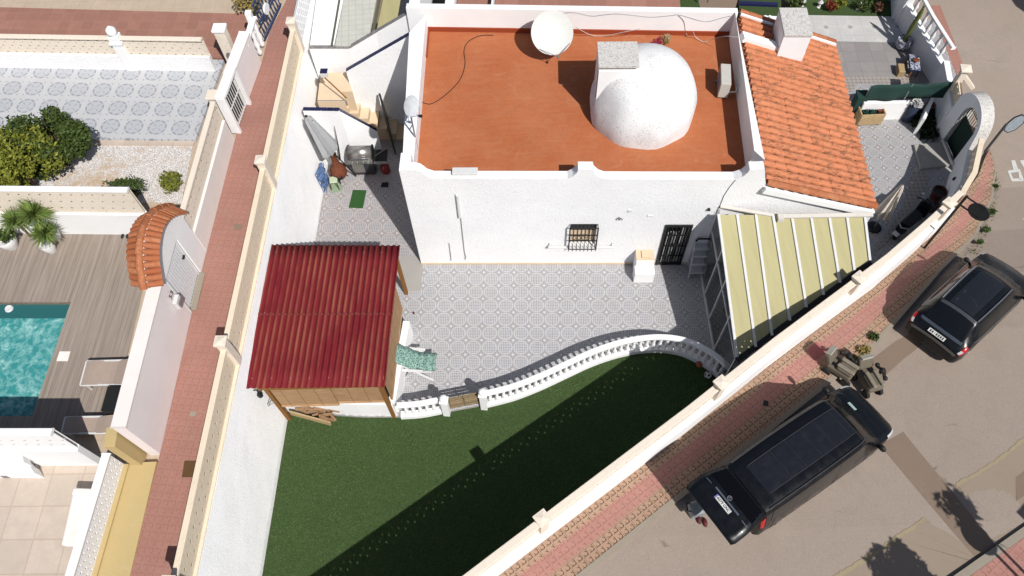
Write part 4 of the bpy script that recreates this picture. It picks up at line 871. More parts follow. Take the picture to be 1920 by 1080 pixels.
for k in range(6): mb.bar(ga+d*.03+Vector((0, 0, -.02-.115*k))-nrm*.012*k, gb-d*.03+Vector((0, 0, -.02-.115*k))-nrm*.012*k, .025, .085)
mb.build('slats', m_woodg, gg); mb = MB()
for t in (.05, .5, .95): c = ga.lerp(gb, t)+nrm*-.05; mb.bar(c+Vector((0, 0, -.62)), c+Vector((0, 0, .04)), .06, .03)
mb.build('uprights', m_woodg, gg)
# ---------------------------------------------------------------- glazed veranda
gv = thing('glazed_veranda', G(1400, 560, 0), 'glazed lean-to veranda with cream panel roof and white ribs against the facade', 'veranda')
A0 = FP(FU(1344, 403)[0], 3.25, -.02); B0 = FP(FU(1631, 400)[0], 3.25, -.02); C0 = G(1381, 671, 2.15)
nP = (B0-A0).cross(C0-A0).normalized(); nP = nP if nP.z > 0 else -nP
def RPp(x, y, h=0): return GP(x, y, A0+nP*h, nP)
pan = MB(); tops = [1347, 1382, 1417, 1449, 1484, 1520, 1554, 1587.5, 1621]; bots = [(1382, 669), (1417, 650), (1447.5, 629), (1481, 601), (1512, 576), (1544, 553), (1575, 530), (1602, 507), (1631, 488)]
for i in range(8): pan.quad(*[RPp(*q) for q in ((tops[i], 403), (tops[i+1], 403), bots[i+1], bots[i])][::-1])
p_ = pan.build('roof_panels', m_panel, gv); sm = p_.modifiers.new('thick', 'SOLIDIFY'); sm.thickness = .02; sm.offset = -1
for i in range(9): mb = MB(); mb.bar(RPp(tops[i], 402, .02), RPp(*bots[i], .02), .075, .05, up=nP); mb.build('rib', m_wmet, gv, bevel=.006)
mb = MB(); mb.bar(A0+nP*.03, RPp(1450, 404, .03), .09, .07, up=nP); mb.bar(RPp(1462, 406, .07), RPp(1636, 403, .07), .12, .10, up=nP); mb.box(RPp(1463, 409, .08), (.16, .2, .16), R(-3)); mb.build('gutter', plaster('rust_stained_white', (.72, .68, .62), (.42, .24, .12), .7, b=.002), gv)
mb = MB(); mb.bar(RPp(1382, 676, -.03), RPp(1632, 492, -.03), .16, .10, up=nP); mb.build('front_gutter', m_trim, gv)
gl_ = NT('greenish_glass', .05, .6); gl_.col((.03, .045, .05, 1)); gl_.b.inputs['Alpha'].default_value = .42; m_gl = gl_.mat
LA = V2(A0, 0); LC = V2(C0, 0); fr = MB()
def LW(t, z, off=0): p = LA.lerp(LC, t); return Vector((p.x+off, p.y, z))
def ztop(t): return lerp(3.2, 2.1, t)
mb = MB(); mb.quad(LW(0, .05), LW(1, .05), LW(1, 2.08), LW(0, 3.18)); mb.build('side_glass', m_gl, gv)
for t in (0, .27, .48, .72, 1): fr.bar(LW(t, 0), LW(t, ztop(t)-.02), .06, .05, up=(0, 1, 0))
fr.bar(LW(0, .05), LW(1, .05), .06, .10); fr.bar(LW(0, 2.05), LW(1, 2.05), .05, .06); fr.build('side_frame', m_wmet, gv)
fr = MB(); LD = V2(RPp(1632, 492), 0); zD = RPp(1632, 492).z
mb = MB(); mb.quad(LW(1, .05), V2(LD, .05), V2(LD, zD-.1), LW(1, 2.05)); mb.build('front_glass', m_gl, gv)
for k in range(7): q = LC.lerp(LD, k/6); fr.bar(V2(q, 0), V2(q, lerp(2.08, zD-.05, k/6)), .05, .05, up=(0, 1, 0))
fr.build('front_frame', m_wmet, gv)
mb = MB(); mb.bar(LW(.40, 1.0, .5), LW(.52, 1.0, .75), .04, 2.0); tag(mb.build('wooden_door_leaf', m_wood, bevel=.01), 'brown wooden door leaf seen through the glass of the veranda', 'door')
mb = MB(); mb.box(LW(.3, .35, 1.6), (.9, .8, .06), 0); mb.box(LW(.3, .17, 1.6), (.1, .1, .34)); tag(mb.build('inner_table', m_curt, bevel=.01), 'pale table inside the glazed veranda, dim behind the glass', 'table')
# ---------------------------------------------------------------- east boundary wall
ew = thing('street_wall', V2(foot[2], 0), 'white street wall with sand cast block top between lawn and pavement', 'wall')
EWp = [Vector(p) for p in foot[:6]]; EWp[0] = Vector(foot[0])
zf = [SZ(*p)+.12 for p in EWp]; zt_ = [zf[0]+1.3, 3.62, 3.4, 3.25, 3.05, 2.75]; zm = [zf[0]+.62, 2.95, 2.72, 2.6, 2.45, 2.1]
ENDP = Vector(foot[6]); ept = EWp+[ENDP]; zt_ += [2.35]; zm += [1.65]
def shift(P, s):
    out = []
    for i, p in enumerate(P):
        d = (P[min(i+1, len(P)-1)]-P[max(i-1, 0)]).normalized(); out.append(p+Vector((-d.y, d.x))*s)
    return out
mb = MB(); wall_run(mb, [tuple(p) for p in shift(ept, .13)], .26, -.2, zm); mb.build('render', m_white_s, ew)
cl = shift(ept, .17); mb = MB()
for i in range(len(cl)-1): lattice(mb, cl[i], cl[i+1], zm[i], zm[i+1], (zt_[i]-zm[i]+zt_[i+1]-zm[i+1])/2-.06, .155, .035 if i < 3 else .012, 'slit' if i < 3 else 'dots')
mb.build('block_panel', m_stone2, ew)
mb = MB(); wall_run(mb, [tuple(p) for p in shift(ept, .19)], .19, [z-.06 for z in zt_], zt_); mb.build('coping', m_stone2, ew, bevel=.015)
el = {0: ('sand coloured pillar on the street wall at the lower edge above the striped pavement', (1004, 950)), 1: ('sand coloured pillar on the street wall where the balustrade meets it', (1341, 699)), 2: ('sand coloured pillar on the street wall at the corner of the glazed veranda', (1610, 511)), 3: ('sand coloured pillar on the street wall beside the scooter and the mirror pole', (1786, 377))}
for k, (lab, (px, py)) in el.items():
    zt = (3.95, 3.62, 3.32, 2.65)[k]; p = G(px, py+4, zt); c = nearest([tuple(q) for q in cl], (p.x, p.y)); zb_ = zt-1.05
    pier('street_wall_pillar', c, .24, zb_, zt-.08, .33, m_stone2, lab, 'pillars along the street wall', EA)
# ---------------------------------------------------------------- wall by the gate, arch gate
ZE = 0.0
e2 = [ENDP+Vector((-.1, .16)), Vector(G(1806, 352, 2.15)[:2]), Vector(G(1824, 322, 2.05)[:2]), Vector((15.62, 16.25))]
cw_ = thing('curved_wall', V2(e2[0], 0), 'curved grey white wall with sand block top between mirror pole and arched gate', 'wall')
mb = MB(); wall_run(mb, [tuple(p) for p in e2], .2, -.1, [1.65, 1.55, 1.45, 1.35]); mb.build('render', m_greyw, cw_)
e2s = shift(e2, -.06); mb = MB()
zE = [1.65, 1.55, 1.45, 1.35]
for i in range(3): lattice(mb, e2s[i], e2s[i+1], zE[i], zE[i+1], .55, .16, .04, 'slit')
mb.build('block_panel', m_stone, cw_); mb = MB(); wall_run(mb, [tuple(p) for p in e2s], .16, [z+.54 for z in zE], [z+.62 for z in zE]); mb.build('coping', m_stone, cw_)
gA, gB = G(1758, 253, 0), G(1787, 318, 0); gx_ = (gB-gA).normalized(); gn = gx_.cross(EZ)
def GU(x, y): p = GP(x, y, gA, gn); d = p-gA; return (d.dot(gx_), p.z)
ag = thing('arched_gate', gA.copy(), 'white horseshoe arch over a green mesh covered street gate', 'gate')
oa_ = [GU(*p) for p in ((1779, 218), (1790, 196), (1800, 180), (1811, 173), (1822, 172), (1831, 179), (1837, 191), (1840.5, 207), (1840.5, 225), (1837, 243), (1831, 254))]
ia_ = [GU(*p) for p in ((1790, 234), (1798, 219), (1806, 205), (1813, 197), (1820, 194), (1826, 199), (1830, 209), (1831, 222), (1828, 236), (1818, 252))]
Lg = (gB-gA).length; oa = [(.68-.84*math.cos(a), 1.62+.88*math.sin(a)) for a in [k*math.pi/18 for k in range(19)]]; ia = [(.87-.50*math.cos(a), 1.55+.62*math.sin(a)) for a in [k*math.pi/14 for k in range(15)]]
poly_ = [(-.12, 0), (-.16, 1.6)]+oa[1:-1]+[(1.54, 1.6), (1.70, .75), (1.72, 0), (1.37, 0)]+ia[::-1]+[(.37, 0)]
mb = MB(); mb.extr([poly_], gA-gn*.0, gx_, EZ, .42); ar_ = mb.build('arch', m_moss, ag); nv_ = Vector(gn) if gn.x < 0 else -Vector(gn); mb = MB(); mb.extr([poly_], gA+nv_*.012, gx_, EZ, .010); mb.build('inner_face', m_greyw, ag)
gi = [(.37, .05)]+[(p[0], p[1]) for p in ia]+[(1.37, .05)]
fr = MB(); pts = [gA+gx_*p[0]+EZ*p[1]+gn*(.2 if gn.x > 0 else -.2) for p in gi]; fr.tube(pts+[pts[0]], .02, 6)
gm = gA+(.2 if gn.x > 0 else -.2)*gn
for k in range(1, 9): u = lerp(.37, 1.37, k/9); fr.bar(gm+gx_*u, gm+gx_*u+EZ*1.75, .016)
for k in range(8): u = lerp(.5, 1.24, k/8); fr.tube([gm+gx_*(u+.12*math.cos(a))+EZ*(1.9+.12*math.sin(a)) for a in (0, .8, 1.6, 2.4, 3.2, 4, 4.8, 5.6, 6.28)], .01, 5)
fr.build('bars', m_black, ag); mb = MB(); mb.quad(gm+gx_*.38+EZ*.06, gm+gx_*1.36+EZ*.06, gm+gx_*1.36+EZ*1.35, gm+gx_*.38+EZ*1.45); mb.build('green_mesh', m_green, ag)
mb = MB(); P = [G(x, y, .12) for x, y in ((1714, 271), (1768, 266), (1785, 309), (1727, 316))]; mb.prism([tuple(p[:2]) for p in P], 0, .12); tag(mb.build('entrance_slab', m_grey, bevel=.01), 'square grey landing slab inside the arched street gate', 'slab')
mb = MB(); mb.bar(G(1768, 264, .2), G(1786, 308, .2), .05, .1); tag(mb.build('threshold', m_wmet), 'narrow white threshold bar at the foot of the arched gate', 'threshold')
# wall north of the gate
nw = thing('gate_side_wall', G(1757, 250, 0), 'grey white wall left of the arch below the sand coloured braced pillar', 'wall')
w0 = Vector((gA-gx_*.12)[:2]); w1 = Vector(G(1752, 205, 0)[:2]); w2_ = Vector(G(1746, 160, 0)[:2])
mb = MB(); wall_run(mb, [tuple(w0), tuple(w1), tuple(w2_)], .2, 0, [1.35, 1.3, 1.25]); mb.build('render', m_greyw, nw); mb = MB(); lattice(mb, w0, w1, 1.33, 1.3, .5, .16, .04, 'star', True, -1); mb.build('block_panel', m_stone, nw)
tp = G(1812, 128, 2.35); pt = pier('braced_pillar', (tp.x, tp.y), .2, 0, 2.3, .36, m_stone2, 'sand coloured pillar with square cap and diagonal brace beside the arch', 'gate pillars', R(-10))
mb = MB(); mb.bar((tp.x, tp.y, 2.1), tuple(G(1824, 165, 1.5)), .12, .12); mb.build('brace', m_stone2, pt)
# ---------------------------------------------------------------- wall with white balusters, north east
nwall = [Vector(G(1748, 155, 0)[:2]), Vector(G(1712, 95, 0)[:2]), Vector(G(1684, 40, 0)[:2])]
wb = thing('baluster_wall', V2(nwall[1], 0), 'grey white garden wall topped with white pointed balusters beside the upper street', 'wall')
mb = MB(); wall_run(mb, [tuple(p) for p in nwall], .2, 0, .95); mb.build('render', m_greyw, wb)
zr_ = 1.75; mb = MB(); rl = [V2(p+Vector((.0, 0)), zr_) for p in nwall]; wall_run(mb, [tuple(p[:2]) for p in rl], .14, 1.66, 1.75); mb.build('hand_rail', m_white_s, wb, bevel=.02)
W_ = [V2(p, 0) for p in nwall]
for p in resample(W_, .40)[1:-1]: mb = MB(); mb.lathe([(.07, .95), (.04, 1.05), (.085, 1.2), (.04, 1.42), (.06, 1.5), (.07, 1.66)], (p.x, p.y, 0), 10); mb.build('baluster', m_white_s, wb, smooth=True)
p = W_[-1]; mb = MB(); mb.box((p.x, p.y, .95), (.32, .32, 1.9), R(-15)); mb.box((p.x, p.y, 1.9), (.4, .4, .08), R(-15)); mb.build('end_pillar', m_white_s, wb, bevel=.01); mb = MB(); mb.ball((p.x, p.y, 2.1), .17, 14); mb.build('ball_finial', m_white_s, wb, smooth=True)
# small yard floors north east
poly('grey_yard', [G(x, y, .012) for x, y in ((1540, 75), (1690, 78), (1745, 155), (1560, 155))], m_greyt)
poly('pale_yard', [G(x, y, .016) for x, y in ((1500, 25), (1688, 30), (1700, 80), (1500, 76))], m_lightt)
poly('planted_strip', [G(x, y, .02) for x, y in ((1450, -20), (1700, -20), (1682, 31), (1500, 28))], m_turf)
poly('pebble_border', [G(x, y, .021) for x, y in ((1570, 142), (1720, 145), (1722, 156), (1605, 156), (1600, 172), (1570, 172))], m_pebt)
poly('pebble_border', [G(x, y, .02) for x, y in ((1712, 322), (1735, 318), (1740, 345), (1712, 390), (1660, 460), (1640, 470), (1690, 392))], m_pebt)
# ---------------------------------------------------------------- west neighbours' walls
def ZON(px, py, P, lo=2.4, hi=7.0):     # height at which a seen point stands over the line P
    best = None; z = lo
    while z < hi:
        q = G(px, py, z); c = nearest(P, (q.x, q.y)); d = math.hypot(c[0]-q.x, c[1]-q.y)
        if best is None or d < best[0]: best = (d, z)
        z += .02
    return best[1]
hC = ZON(262, 690, AL); hB = ZON(374, 300, AL); hBl = ZON(402, 300, AL)
AL_ = [Vector(p) for p in AL]
def awall(name, pa, pb, t, z0, z1, mat, lab, inset=0, top=None, tm=None, low=None, lk='dots'):
    a = Vector(nearest(AL, tuple(G(*pa, ZA)[:2]))); b = Vector(nearest(AL, tuple(G(*pb, ZA)[:2]))); d = (b-a).normalized(); nn_ = Vector((d.y, -d.x))
    if nn_.x > 0: nn_ = -nn_
    c = nn_*(t/2+.01); th = thing(name, V2(a, z0), lab, 'wall'); mb = MB(); wall_run(mb, [tuple(a+c), tuple(b+c)], t, z0-.4, low if low else z1); mb.build('render', mat, th)
    if low: mb = MB(); lattice(mb, a+c, b+c, low, low, z1-low-.06, .16, .012, lk, True, -1); mb.build('block_panel', tm, th); mb = MB(); wall_run(mb, [tuple(a+c), tuple(b+c)], t*.95, z1-.06, z1); mb.build('coping', top or tm, th)
    elif top: mb = MB(); wall_run(mb, [tuple(a+c), tuple(b+c)], t+.06, z1+.0005, z1+.06); mb.build('coping', top, th, bevel=.01)
    return a, b, nn_, th
awall('pool_yard_wall', (360, 590), (295, 850), .30, ZA, hC-.06, m_pinkw, 'long pale pink wall between pool deck and red alley', top=m_cream)
awall('garden_wall', (440, 262), (386, 470), .16, ZA, hB, m_cream, 'cream wall with pierced sand blocks beside the gravel garden', low=hBl, tm=m_stone2)
awall('corner_wall', (492, 118), (462, 195), .3, ZA, ZA+1.3, m_pinkw, 'pale pink wall stretch right of the rosette tiled patio', top=m_pinkw)
def xwall(name, pa, pb, zb, ptop, low, lab, mats, lk, t=.16):
    a = G(*pa, zb); b = G(*pb, zb); L = [tuple(a[:2]), tuple(b[:2])]; z1 = ZON(*ptop, L, zb, zb+3); zl = ZON(*low, L, zb, zb+3); zl = min(zl, z1-.3)
    th = thing(name, a.lerp(b, .5), lab, 'wall'); off = Vector((0, t/2)); L2 = [tuple(Vector(p)+off) for p in L]
    mb = MB(); wall_run(mb, L2, t, zb-.3, zl); mb.build('render', mats[0], th); mb = MB(); lattice(mb, L2[0], L2[1], zl, zl, z1-zl-.06, .15, .012, lk); mb.build('block_panel', mats[1], th)
    mb = MB(); wall_run(mb, L2, t*1.1, z1-.06, z1); mb.build('coping', mats[2], th, bevel=.01); return z1, zl
z1w, _ = xwall('patio_wall', (-40, 126), (405, 134), ZA+.02, (100, 71), (100, 103), 'white wall with openwork sand blocks above the rosette tiled patio', (m_white, m_stone2, m_stone2), 'tri')
xwall('deck_wall', (-40, 437), (300, 441), ZA-.1, (100, 358), (100, 402), 'white wall with dotted beige blocks behind the potted yuccas', (m_white_s, m_stone2, m_white_s), 'dots')
xwall('lower_wall', (-40, 873), (190, 873), ZA-.08, (100, 810), (100, 846), 'white wall with dotted white blocks between pool deck and stone yard', (m_white_s, m_white_s, m_white_s), 'dots')
# ball topped pillar, plaque pillar
p = G(232, 112, ZA+.6); q = nearest([tuple(G(-40, 126, ZA)[:2]), tuple(G(405, 134, ZA)[:2])], (p.x, p.y)); 
pc = thing('wall_pillar', V2(q, ZA), 'white ball topped pillar in the wall above the rosette tiled patio', 'pillar'); zt = ZON(205, 72, [q, (q[0]+.01, q[1])], ZA+.5, ZA+3)
mb = MB(); mb.box((q[0], q[1]+.08, (ZA+zt)/2), (.34, .3, zt-ZA), R(-3)); mb.box((q[0], q[1]+.08, zt-.25), (.42, .38, .1), R(-3)); mb.build('shaft', m_white_s, pc, bevel=.02); mb = MB(); mb.lathe([(.1, 0), (.17, .1), (.15, .25), (.02, .36)], (q[0], q[1]+.08, zt), 14); mb.build('ball_finial', m_white_s, pc, smooth=True)
q = G(440, 118, ZA+.3); pp = thing('plaque_pillar', V2(q, ZA), 'beige pillar with oval grey plaque and flat white cap at the alley corner', 'pillar'); zt = ZA+1.75
mb = MB(); mb.box((q.x, q.y, (ZA+zt)/2), (.34, .3, zt-ZA), R(-3)); mb.build('shaft', m_stone2, pp); mb = MB(); mb.box((q.x, q.y, zt+.04), (.42, .38, .08), R(-3)); mb.build('cap', m_white_s, pp, bevel=.01)
mb = MB(); mb.lathe([(.10, 0), (.10, .02)], (q.x, q.y-.15, ZA+.75), 18, axis=(0, -1, 0)); [v.__setattr__('z', (v.z-(ZA+.75))*1.6+ZA+.75) for v in mb.v]; mb.build('plaque', m_alu, pp)
p = G(398, 178, ZA+1.2); mb = MB(); mb.box((p.x, p.y, ZA+1.2), (.36, .4, .07), R(-4)); mb.box((p.x, p.y, ZA+.58), (.26, .3, 1.16), R(-4)); tag(mb.build('slab_pillar', m_stone2, bevel=.01), 'short pillar with flat stained slab top left of the white barred gate', 'pillar')
# barred gate 1
def aplane(pa, pb):
    a = Vector(nearest(AL, tuple(G(*pa, ZA)[:2]))); b = Vector(nearest(AL, tuple(G(*pb, ZA)[:2]))); d = Vector(((b-a).x, (b-a).y, 0)).normalized(); n = Vector((d.y, -d.x, 0)); n = n if n.x > 0 else -n
    return V2(a, ZA), V2(b, ZA), d, n
a, b, d, n_ = aplane((462, 192), (441, 250)); L = (b-a).length
g1 = thing('barred_gate', a.copy(), 'white barred gate in a white frame opening onto the red alley near the top', 'gate')
mb = MB(); H1 = 1.55
mb.bar(a+EZ*H1, b+EZ*H1, .3, .12); mb.bar(b-d*.05, b-d*.05+EZ*H1, .3, .12, up=d); mb.bar(a+d*.05, a+d*.05+EZ*H1, .3, .12, up=d); mb.build('frame', m_white_s, g1, bevel=.01)
mb = MB()
for k in range(1, 10): c = a.lerp(b, k/10)+n_*.02; mb.bar(c+EZ*.05, c+EZ*(H1-.05), .02)
for z in (.1, .8, 1.4): mb.bar(a+n_*.02+EZ*z, b+n_*.02+EZ*z, .03)
mb.build('bars', m_wmet, g1); mb = MB(); mb.quad(a+EZ*.05-n_*.1, b+EZ*.05-n_*.1, b+EZ*H1-n_*.1, a+EZ*H1-n_*.1); mb.build('dark_gap', m_trim, g1)
# gate 2 with clay tile arch
a, b, d, n_ = aplane((386, 470), (360, 588)); ga_, gb_, _, _ = aplane((381, 512), (362, 582))
g2 = thing('tiled_arch_gate', ga_.copy(), 'white louvred gate under an arched cap of orange clay tiles', 'gate')
O2 = a-n_*.02
def g2uv(x, y, back=.17): p = GP(x, y, O2-n_*back, n_); q = p-O2; return (q.dot(d), p.z)
rp = [g2uv(*p) for p in ((322, 388), (302, 392), (284, 402), (270, 425), (263, 455), (262, 485), (266, 515), (273, 548))]
ow = [(-.05, ZA-.2), ((gb_-a).length+.12, ZA-.2)]; rq = sorted(rp, key=lambda q: q[0])
lo_ = (ga_-a).length-.04; hi_ = (gb_-a).length+.02; zg = ZA+1.75
out_ = [(0, ZA-.2), (lo_, ZA-.2), (lo_, zg), (hi_, zg), (hi_, ZA-.2), (hi_+.25, ZA-.2)]+[(hi_+.25, rq[-1][1]-.1)]+[(q[0], q[1]-.10) for q in rq[::-1] if 0 < q[0] < hi_+.2]+[(0, max(rq[0][1]-.1, ZA+1))]
mb = MB(); mb.extr([[(p[0], p[1]-ZA) for p in out_]], O2, d, EZ, .34 if d.cross(EZ).dot(n_) > 0 else -.34); mb.build('wall', m_white_s, g2)
mb = MB(); gc = -n_*.08
for k in range(12):
    t = (k+.5)/12; c = ga_.lerp(gb_, t)+gc; mb.bar(c+EZ*.04, c+EZ*(1.72), .075, .02, up=n_)
lv = mb.build('louvre_leaf', flat('pale_grey_louvre', (.85, .87, .9), .5), g2); mb = MB()
for c in (ga_, gb_): mb.bar(c+gc+EZ*.02, c+gc+EZ*1.74, .05, .05)
mb.bar(ga_+gc+EZ*1.74, gb_+gc+EZ*1.74, .05); mb.build('leaf_frame', m_wmet, g2)
mb = MB(); mb.bar(ga_+n_*.04+EZ*.02, gb_+n_*.04+EZ*.02, .16, .03); mb.build('threshold', m_kerb, g2)
mb = MB(); c = ga_.lerp(gb_, .12)+n_*.0+EZ*1.1; mb.box(c-n_*.05, (.05, .12, .05)); mb.build('handle', m_trim, g2)
RPT = resample(smooth_chain([O2-n_*.17+d*u+EZ*(z) -EZ*0 for u, z in [(q[0], q[1]-0) for q in rp]], 6), .175)
RPT = [Vector((p.x, p.y, p.z-O2.z)) for p in RPT]
rt = MB(); st_ = MB()
for i in range(len(RPT)-1):
    p, q = RPT[i], RPT[i+1]; m_ = (p+q)/2; t_ = (q-p).normalized(); up_ = t_.cross(n_).normalized(); up_ = up_ if up_.z > 0 else -up_
    barrel(st_, m_+n_*.40-up_*.20, m_+n_*.03-up_*.02, .095, .075, up_); barrel(st_, m_-n_*.36-up_*.18, m_-n_*.03-up_*.02, .095, .075, up_)
for i in range(0, len(RPT)-1, 2):
    p = RPT[i]; q = RPT[min(i+2, len(RPT)-1)]; t_ = (q-p).normalized(); up_ = t_.cross(n_).normalized(); up_ = up_ if up_.z > 0 else -up_; barrel(rt, p+up_*.02-t_*.03, q+up_*.045, .085, .10, up_)
st_.build('side_tiles', m_clay2, g2); rt.build('ridge_tiles', m_clay2, g2)
mb = MB(); mb.tube([p-EZ*.03 for p in RPT], .09, 6); mb.build('mortar_bed', m_white_s, g2)
# mailbox, house number
c = gb_+d*.30+n_*.02; mbx = thing('mailbox', c+EZ*1.0, 'small white and grey letter box beside the louvred gate', 'mailbox')
mb = MB(); mb.box(c+EZ*1.05+n_*.06, (.12, .28, .34), math.atan2(d.y, d.x)-math.pi/2); mb.build('box', m_wmet, mbx, bevel=.01); mb = MB(); mb.box(c+EZ*1.02+n_*.135, (.012, .22, .2), math.atan2(d.y, d.x)-math.pi/2); mb.build('flap', m_alu, mbx)
def text_obj(name, body, size, M, mat, parent=None, loc=None):
    cu = bpy.data.curves.new(name, 'FONT'); cu.body = body; cu.size = size; cu.extrude = .002; cu.align_x = 'CENTER'; cu.align_y = 'CENTER'
    to = bpy.data.objects.new(name, cu); COL.objects.link(to); me = bpy.data.meshes.new_from_object(to.evaluated_get(bpy.context.evaluated_depsgraph_get())); bpy.data.objects.remove(to)
    me.materials.clear(); me.materials.append(mat); o = bpy.data.objects.new(name, me); COL.objects.link(o); w = Vector((0, 0, 0)); q = parent
    while q: w += q.location; q = q.parent
    MM = M.copy(); MM.translation = M.translation-w; o.matrix_world = MM
    if parent: o.parent = parent
    return o
Mx = Matrix((( d.x, 0, n_.x), (d.y, 0, n_.y), (0, 1, 0))).to_4x4(); sgn = 1
# letters face the alley
rx = EZ.cross(n_); Mx = Matrix(((rx.x, 0, n_.x), (rx.y, 0, n_.y), (rx.z, 1, n_.z))).to_4x4(); Mx.translation = c+EZ*1.42+n_*.03
tag(text_obj('house_number', '53', .24, Mx, m_rust), 'brownish house number on the wall just above the letter box', 'number')
# ochre wall, white pierced fence
zo = ZA+.45
oc = [(206, 812), (222, 812), (295, 862), (280, 960), (250, 1100), (150, 1100), (240, 880)]
a_, b_, d_, nn_ = None, None, None, None
mb = MB(); P = [tuple(G(x, y, ZA+.02)[:2]) for x, y in ((238, 868), (294, 866), (243, 1085), (238, 1110), (170, 1110))]; mb.prism(P, ZA-.3, ZA+.04); mb.build('ochre_path', m_yel, kind='structure')
op = thing('ochre_pillar', G(225, 845, ZA), 'ochre painted pillar at the end of the pale pink wall', 'pillar'); P = [G(x, y, ZA+1.5) for x, y in ((201, 802), (222, 802), (216, 838), (195, 838))]; mb = MB(); mb.prism([tuple(p[:2]) for p in P], ZA-.1, ZA+1.5); mb.build('shaft', m_yel, op)
mb = MB(); mb.prism([tuple(p[:2]) for p in P], ZA+1.5005, ZA+1.54); mb.build('cap', m_yel, op, bevel=.01)
f0, f1 = G(240, 872, ZA), G(172, 1110, ZA); L_ = [tuple(f0[:2]), tuple(f1[:2])]; zfence = ZON(205, 860, L_, ZA, ZA+3); print('zf', zfence, hC, hB, z1w)
fn = thing('pierced_fence', f0, 'white pierced block fence with marbled coping beside the ochre path', 'wall'); dd = (f1-f0).normalized(); nv = Vector((dd.y, -dd.x, 0)); nv = nv if nv.x < 0 else -nv
mb = MB(); lattice(mb, f0+nv*.08, f1+nv*.08, ZA+.1, ZA+.1, zfence-ZA-.1, .13, .04, 'star', True, -1); mb.build('block_panel', m_white_s, fn); mb = MB(); wall_run(mb, [tuple((f0+nv*.09)[:2]), tuple((f1+nv*.09)[:2])], .2, zfence, zfence+.06); mb.build('coping', m_white_s, fn, bevel=.01)
mb = MB(); wall_run(mb, [tuple((f0+nv*.05)[:2]), tuple((f1+nv*.05)[:2])], .22, ZA-.2, ZA+.1); mb.build('base', m_yel, fn)
# stone yard: mosaic skirting, corner bench, white lounger
mb = MB(); wall_run(mb, [tuple(G(-40, 868, ZA)[:2]), tuple(G(72, 868, ZA)[:2]), tuple(G(66, 893, ZA)[:2]), tuple(G(4, 893, ZA)[:2])], .05, ZA-.1, ZA+.12); mb.build('mosaic_skirting', m_gmos, kind='structure')
sb = thing('corner_bench', G(40, 880, ZA), 'white built-in corner bench in the stone yard below the lower wall', 'bench'); mb = MB(); P = [tuple(G(x, y, ZA+.5)[:2]) for x, y in ((-40, 852), (40, 852), (60, 884), (-40, 884))]; mb.prism(P, ZA-.1, ZA+.42); mb.build('base', m_white_s, sb, bevel=.02); mb = MB(); P = [tuple(G(x, y, ZA+.9)[:2]) for x, y in ((-40, 850), (36, 850), (40, 864), (-40, 864))]; mb.prism(P, ZA+.42, ZA+.8); mb.build('back', m_white_s, sb, bevel=.02)
def lounger(name, pxs, z, lab, fab, frm, back=True):
    P = [G(x, y, z) for x, y in pxs]; o = thing(name, V2(P[0].lerp(P[2], .5), z-.33), lab, 'sun lounger'); mb = MB()
    n = 10; vs = []; hw = []
    for i in range(n+1):
        t = i/n; h = .0 if t < .6 or not back else (t-.6)*.25
        vs += [P[0].lerp(P[1], t)+EZ*(h+.02*math.sin(t*9)), P[3].lerp(P[2], t)+EZ*(h+.02*math.sin(t*9))]
    mb.add(vs, [(2*i, 2*i+1, 2*i+3, 2*i+2) for i in range(n)]); s = mb.build('fabric', fab, o); m = s.modifiers.new('t', 'SOLIDIFY'); m.thickness = .035
    mb = MB()
    for a, b in ((P[0], P[1]), (P[3], P[2])): mb.bar(a-EZ*.02, b-EZ*.02, .045)
    mb.bar(P[0]-EZ*.02, P[3]-EZ*.02, .045); mb.bar(P[1]-EZ*.02, P[2]-EZ*.02, .045); mb.build('frame', frm, o, bevel=.006)
    for t in (.12, .85):
        for a, b in ((P[0], P[1]), (P[3], P[2])): c = a.lerp(b, t); mb = MB(); mb.bar(c, c-EZ*.32, .04); mb.build('leg', frm, o)
    return o
m_taupe = plain('taupe_textile', (.42, .33, .275), .85, var=.05)
lounger('sun_lounger', [(162, 677), (262, 674), (250, 720), (150, 722)], ZA+.22, 'taupe sun lounger with white frame in the sun on the pool deck', m_taupe, m_wmet)
lounger('sun_lounger', [(122, 782), (224, 780), (216, 812), (115, 812)], ZA+.22, 'taupe sun lounger lying in the shade behind the lower wall', m_taupe, m_wmet)
wl2 = thing('white_lounger', G(160, 970, ZA), 'smooth white plastic lounger on the stone paving behind the pierced fence', 'sun lounger'); P = [G(x, y, ZA+.28) for x, y in ((136, 922), (184, 924), (156, 1026), (113, 1022))]; mb = MB(); mb.prism([tuple(p[:2]) for p in P], ZA+.1, ZA+.28); mb.build('bed', m_cream, wl2, bevel=.05, seg=3); P = [G(x, y, ZA+.36) for x, y in ((137, 914), (186, 916), (182, 930), (133, 928))]; mb = MB(); mb.prism([tuple(p[:2]) for p in P], ZA+.0, ZA+.36); mb.build('headrest', m_cream, wl2, bevel=.04, seg=3)
st2 = thing('side_table', G(210, 750, ZA), 'dark grey low side table between lounger and pink wall on the deck', 'table'); P = [G(x, y, ZA+.35) for x, y in ((202, 724), (240, 724), (228, 770), (189, 770))]; mb = MB(); mb.prism([tuple(p[:2]) for p in P], ZA+.3, ZA+.35); mb.build('top', m_trim, st2); mb = MB(); mb.prism([tuple(p[:2]) for p in P], ZA-.1, ZA+.29); mb.build('base', flat('dark_rattan', (.03, .03, .032), .8), st2)
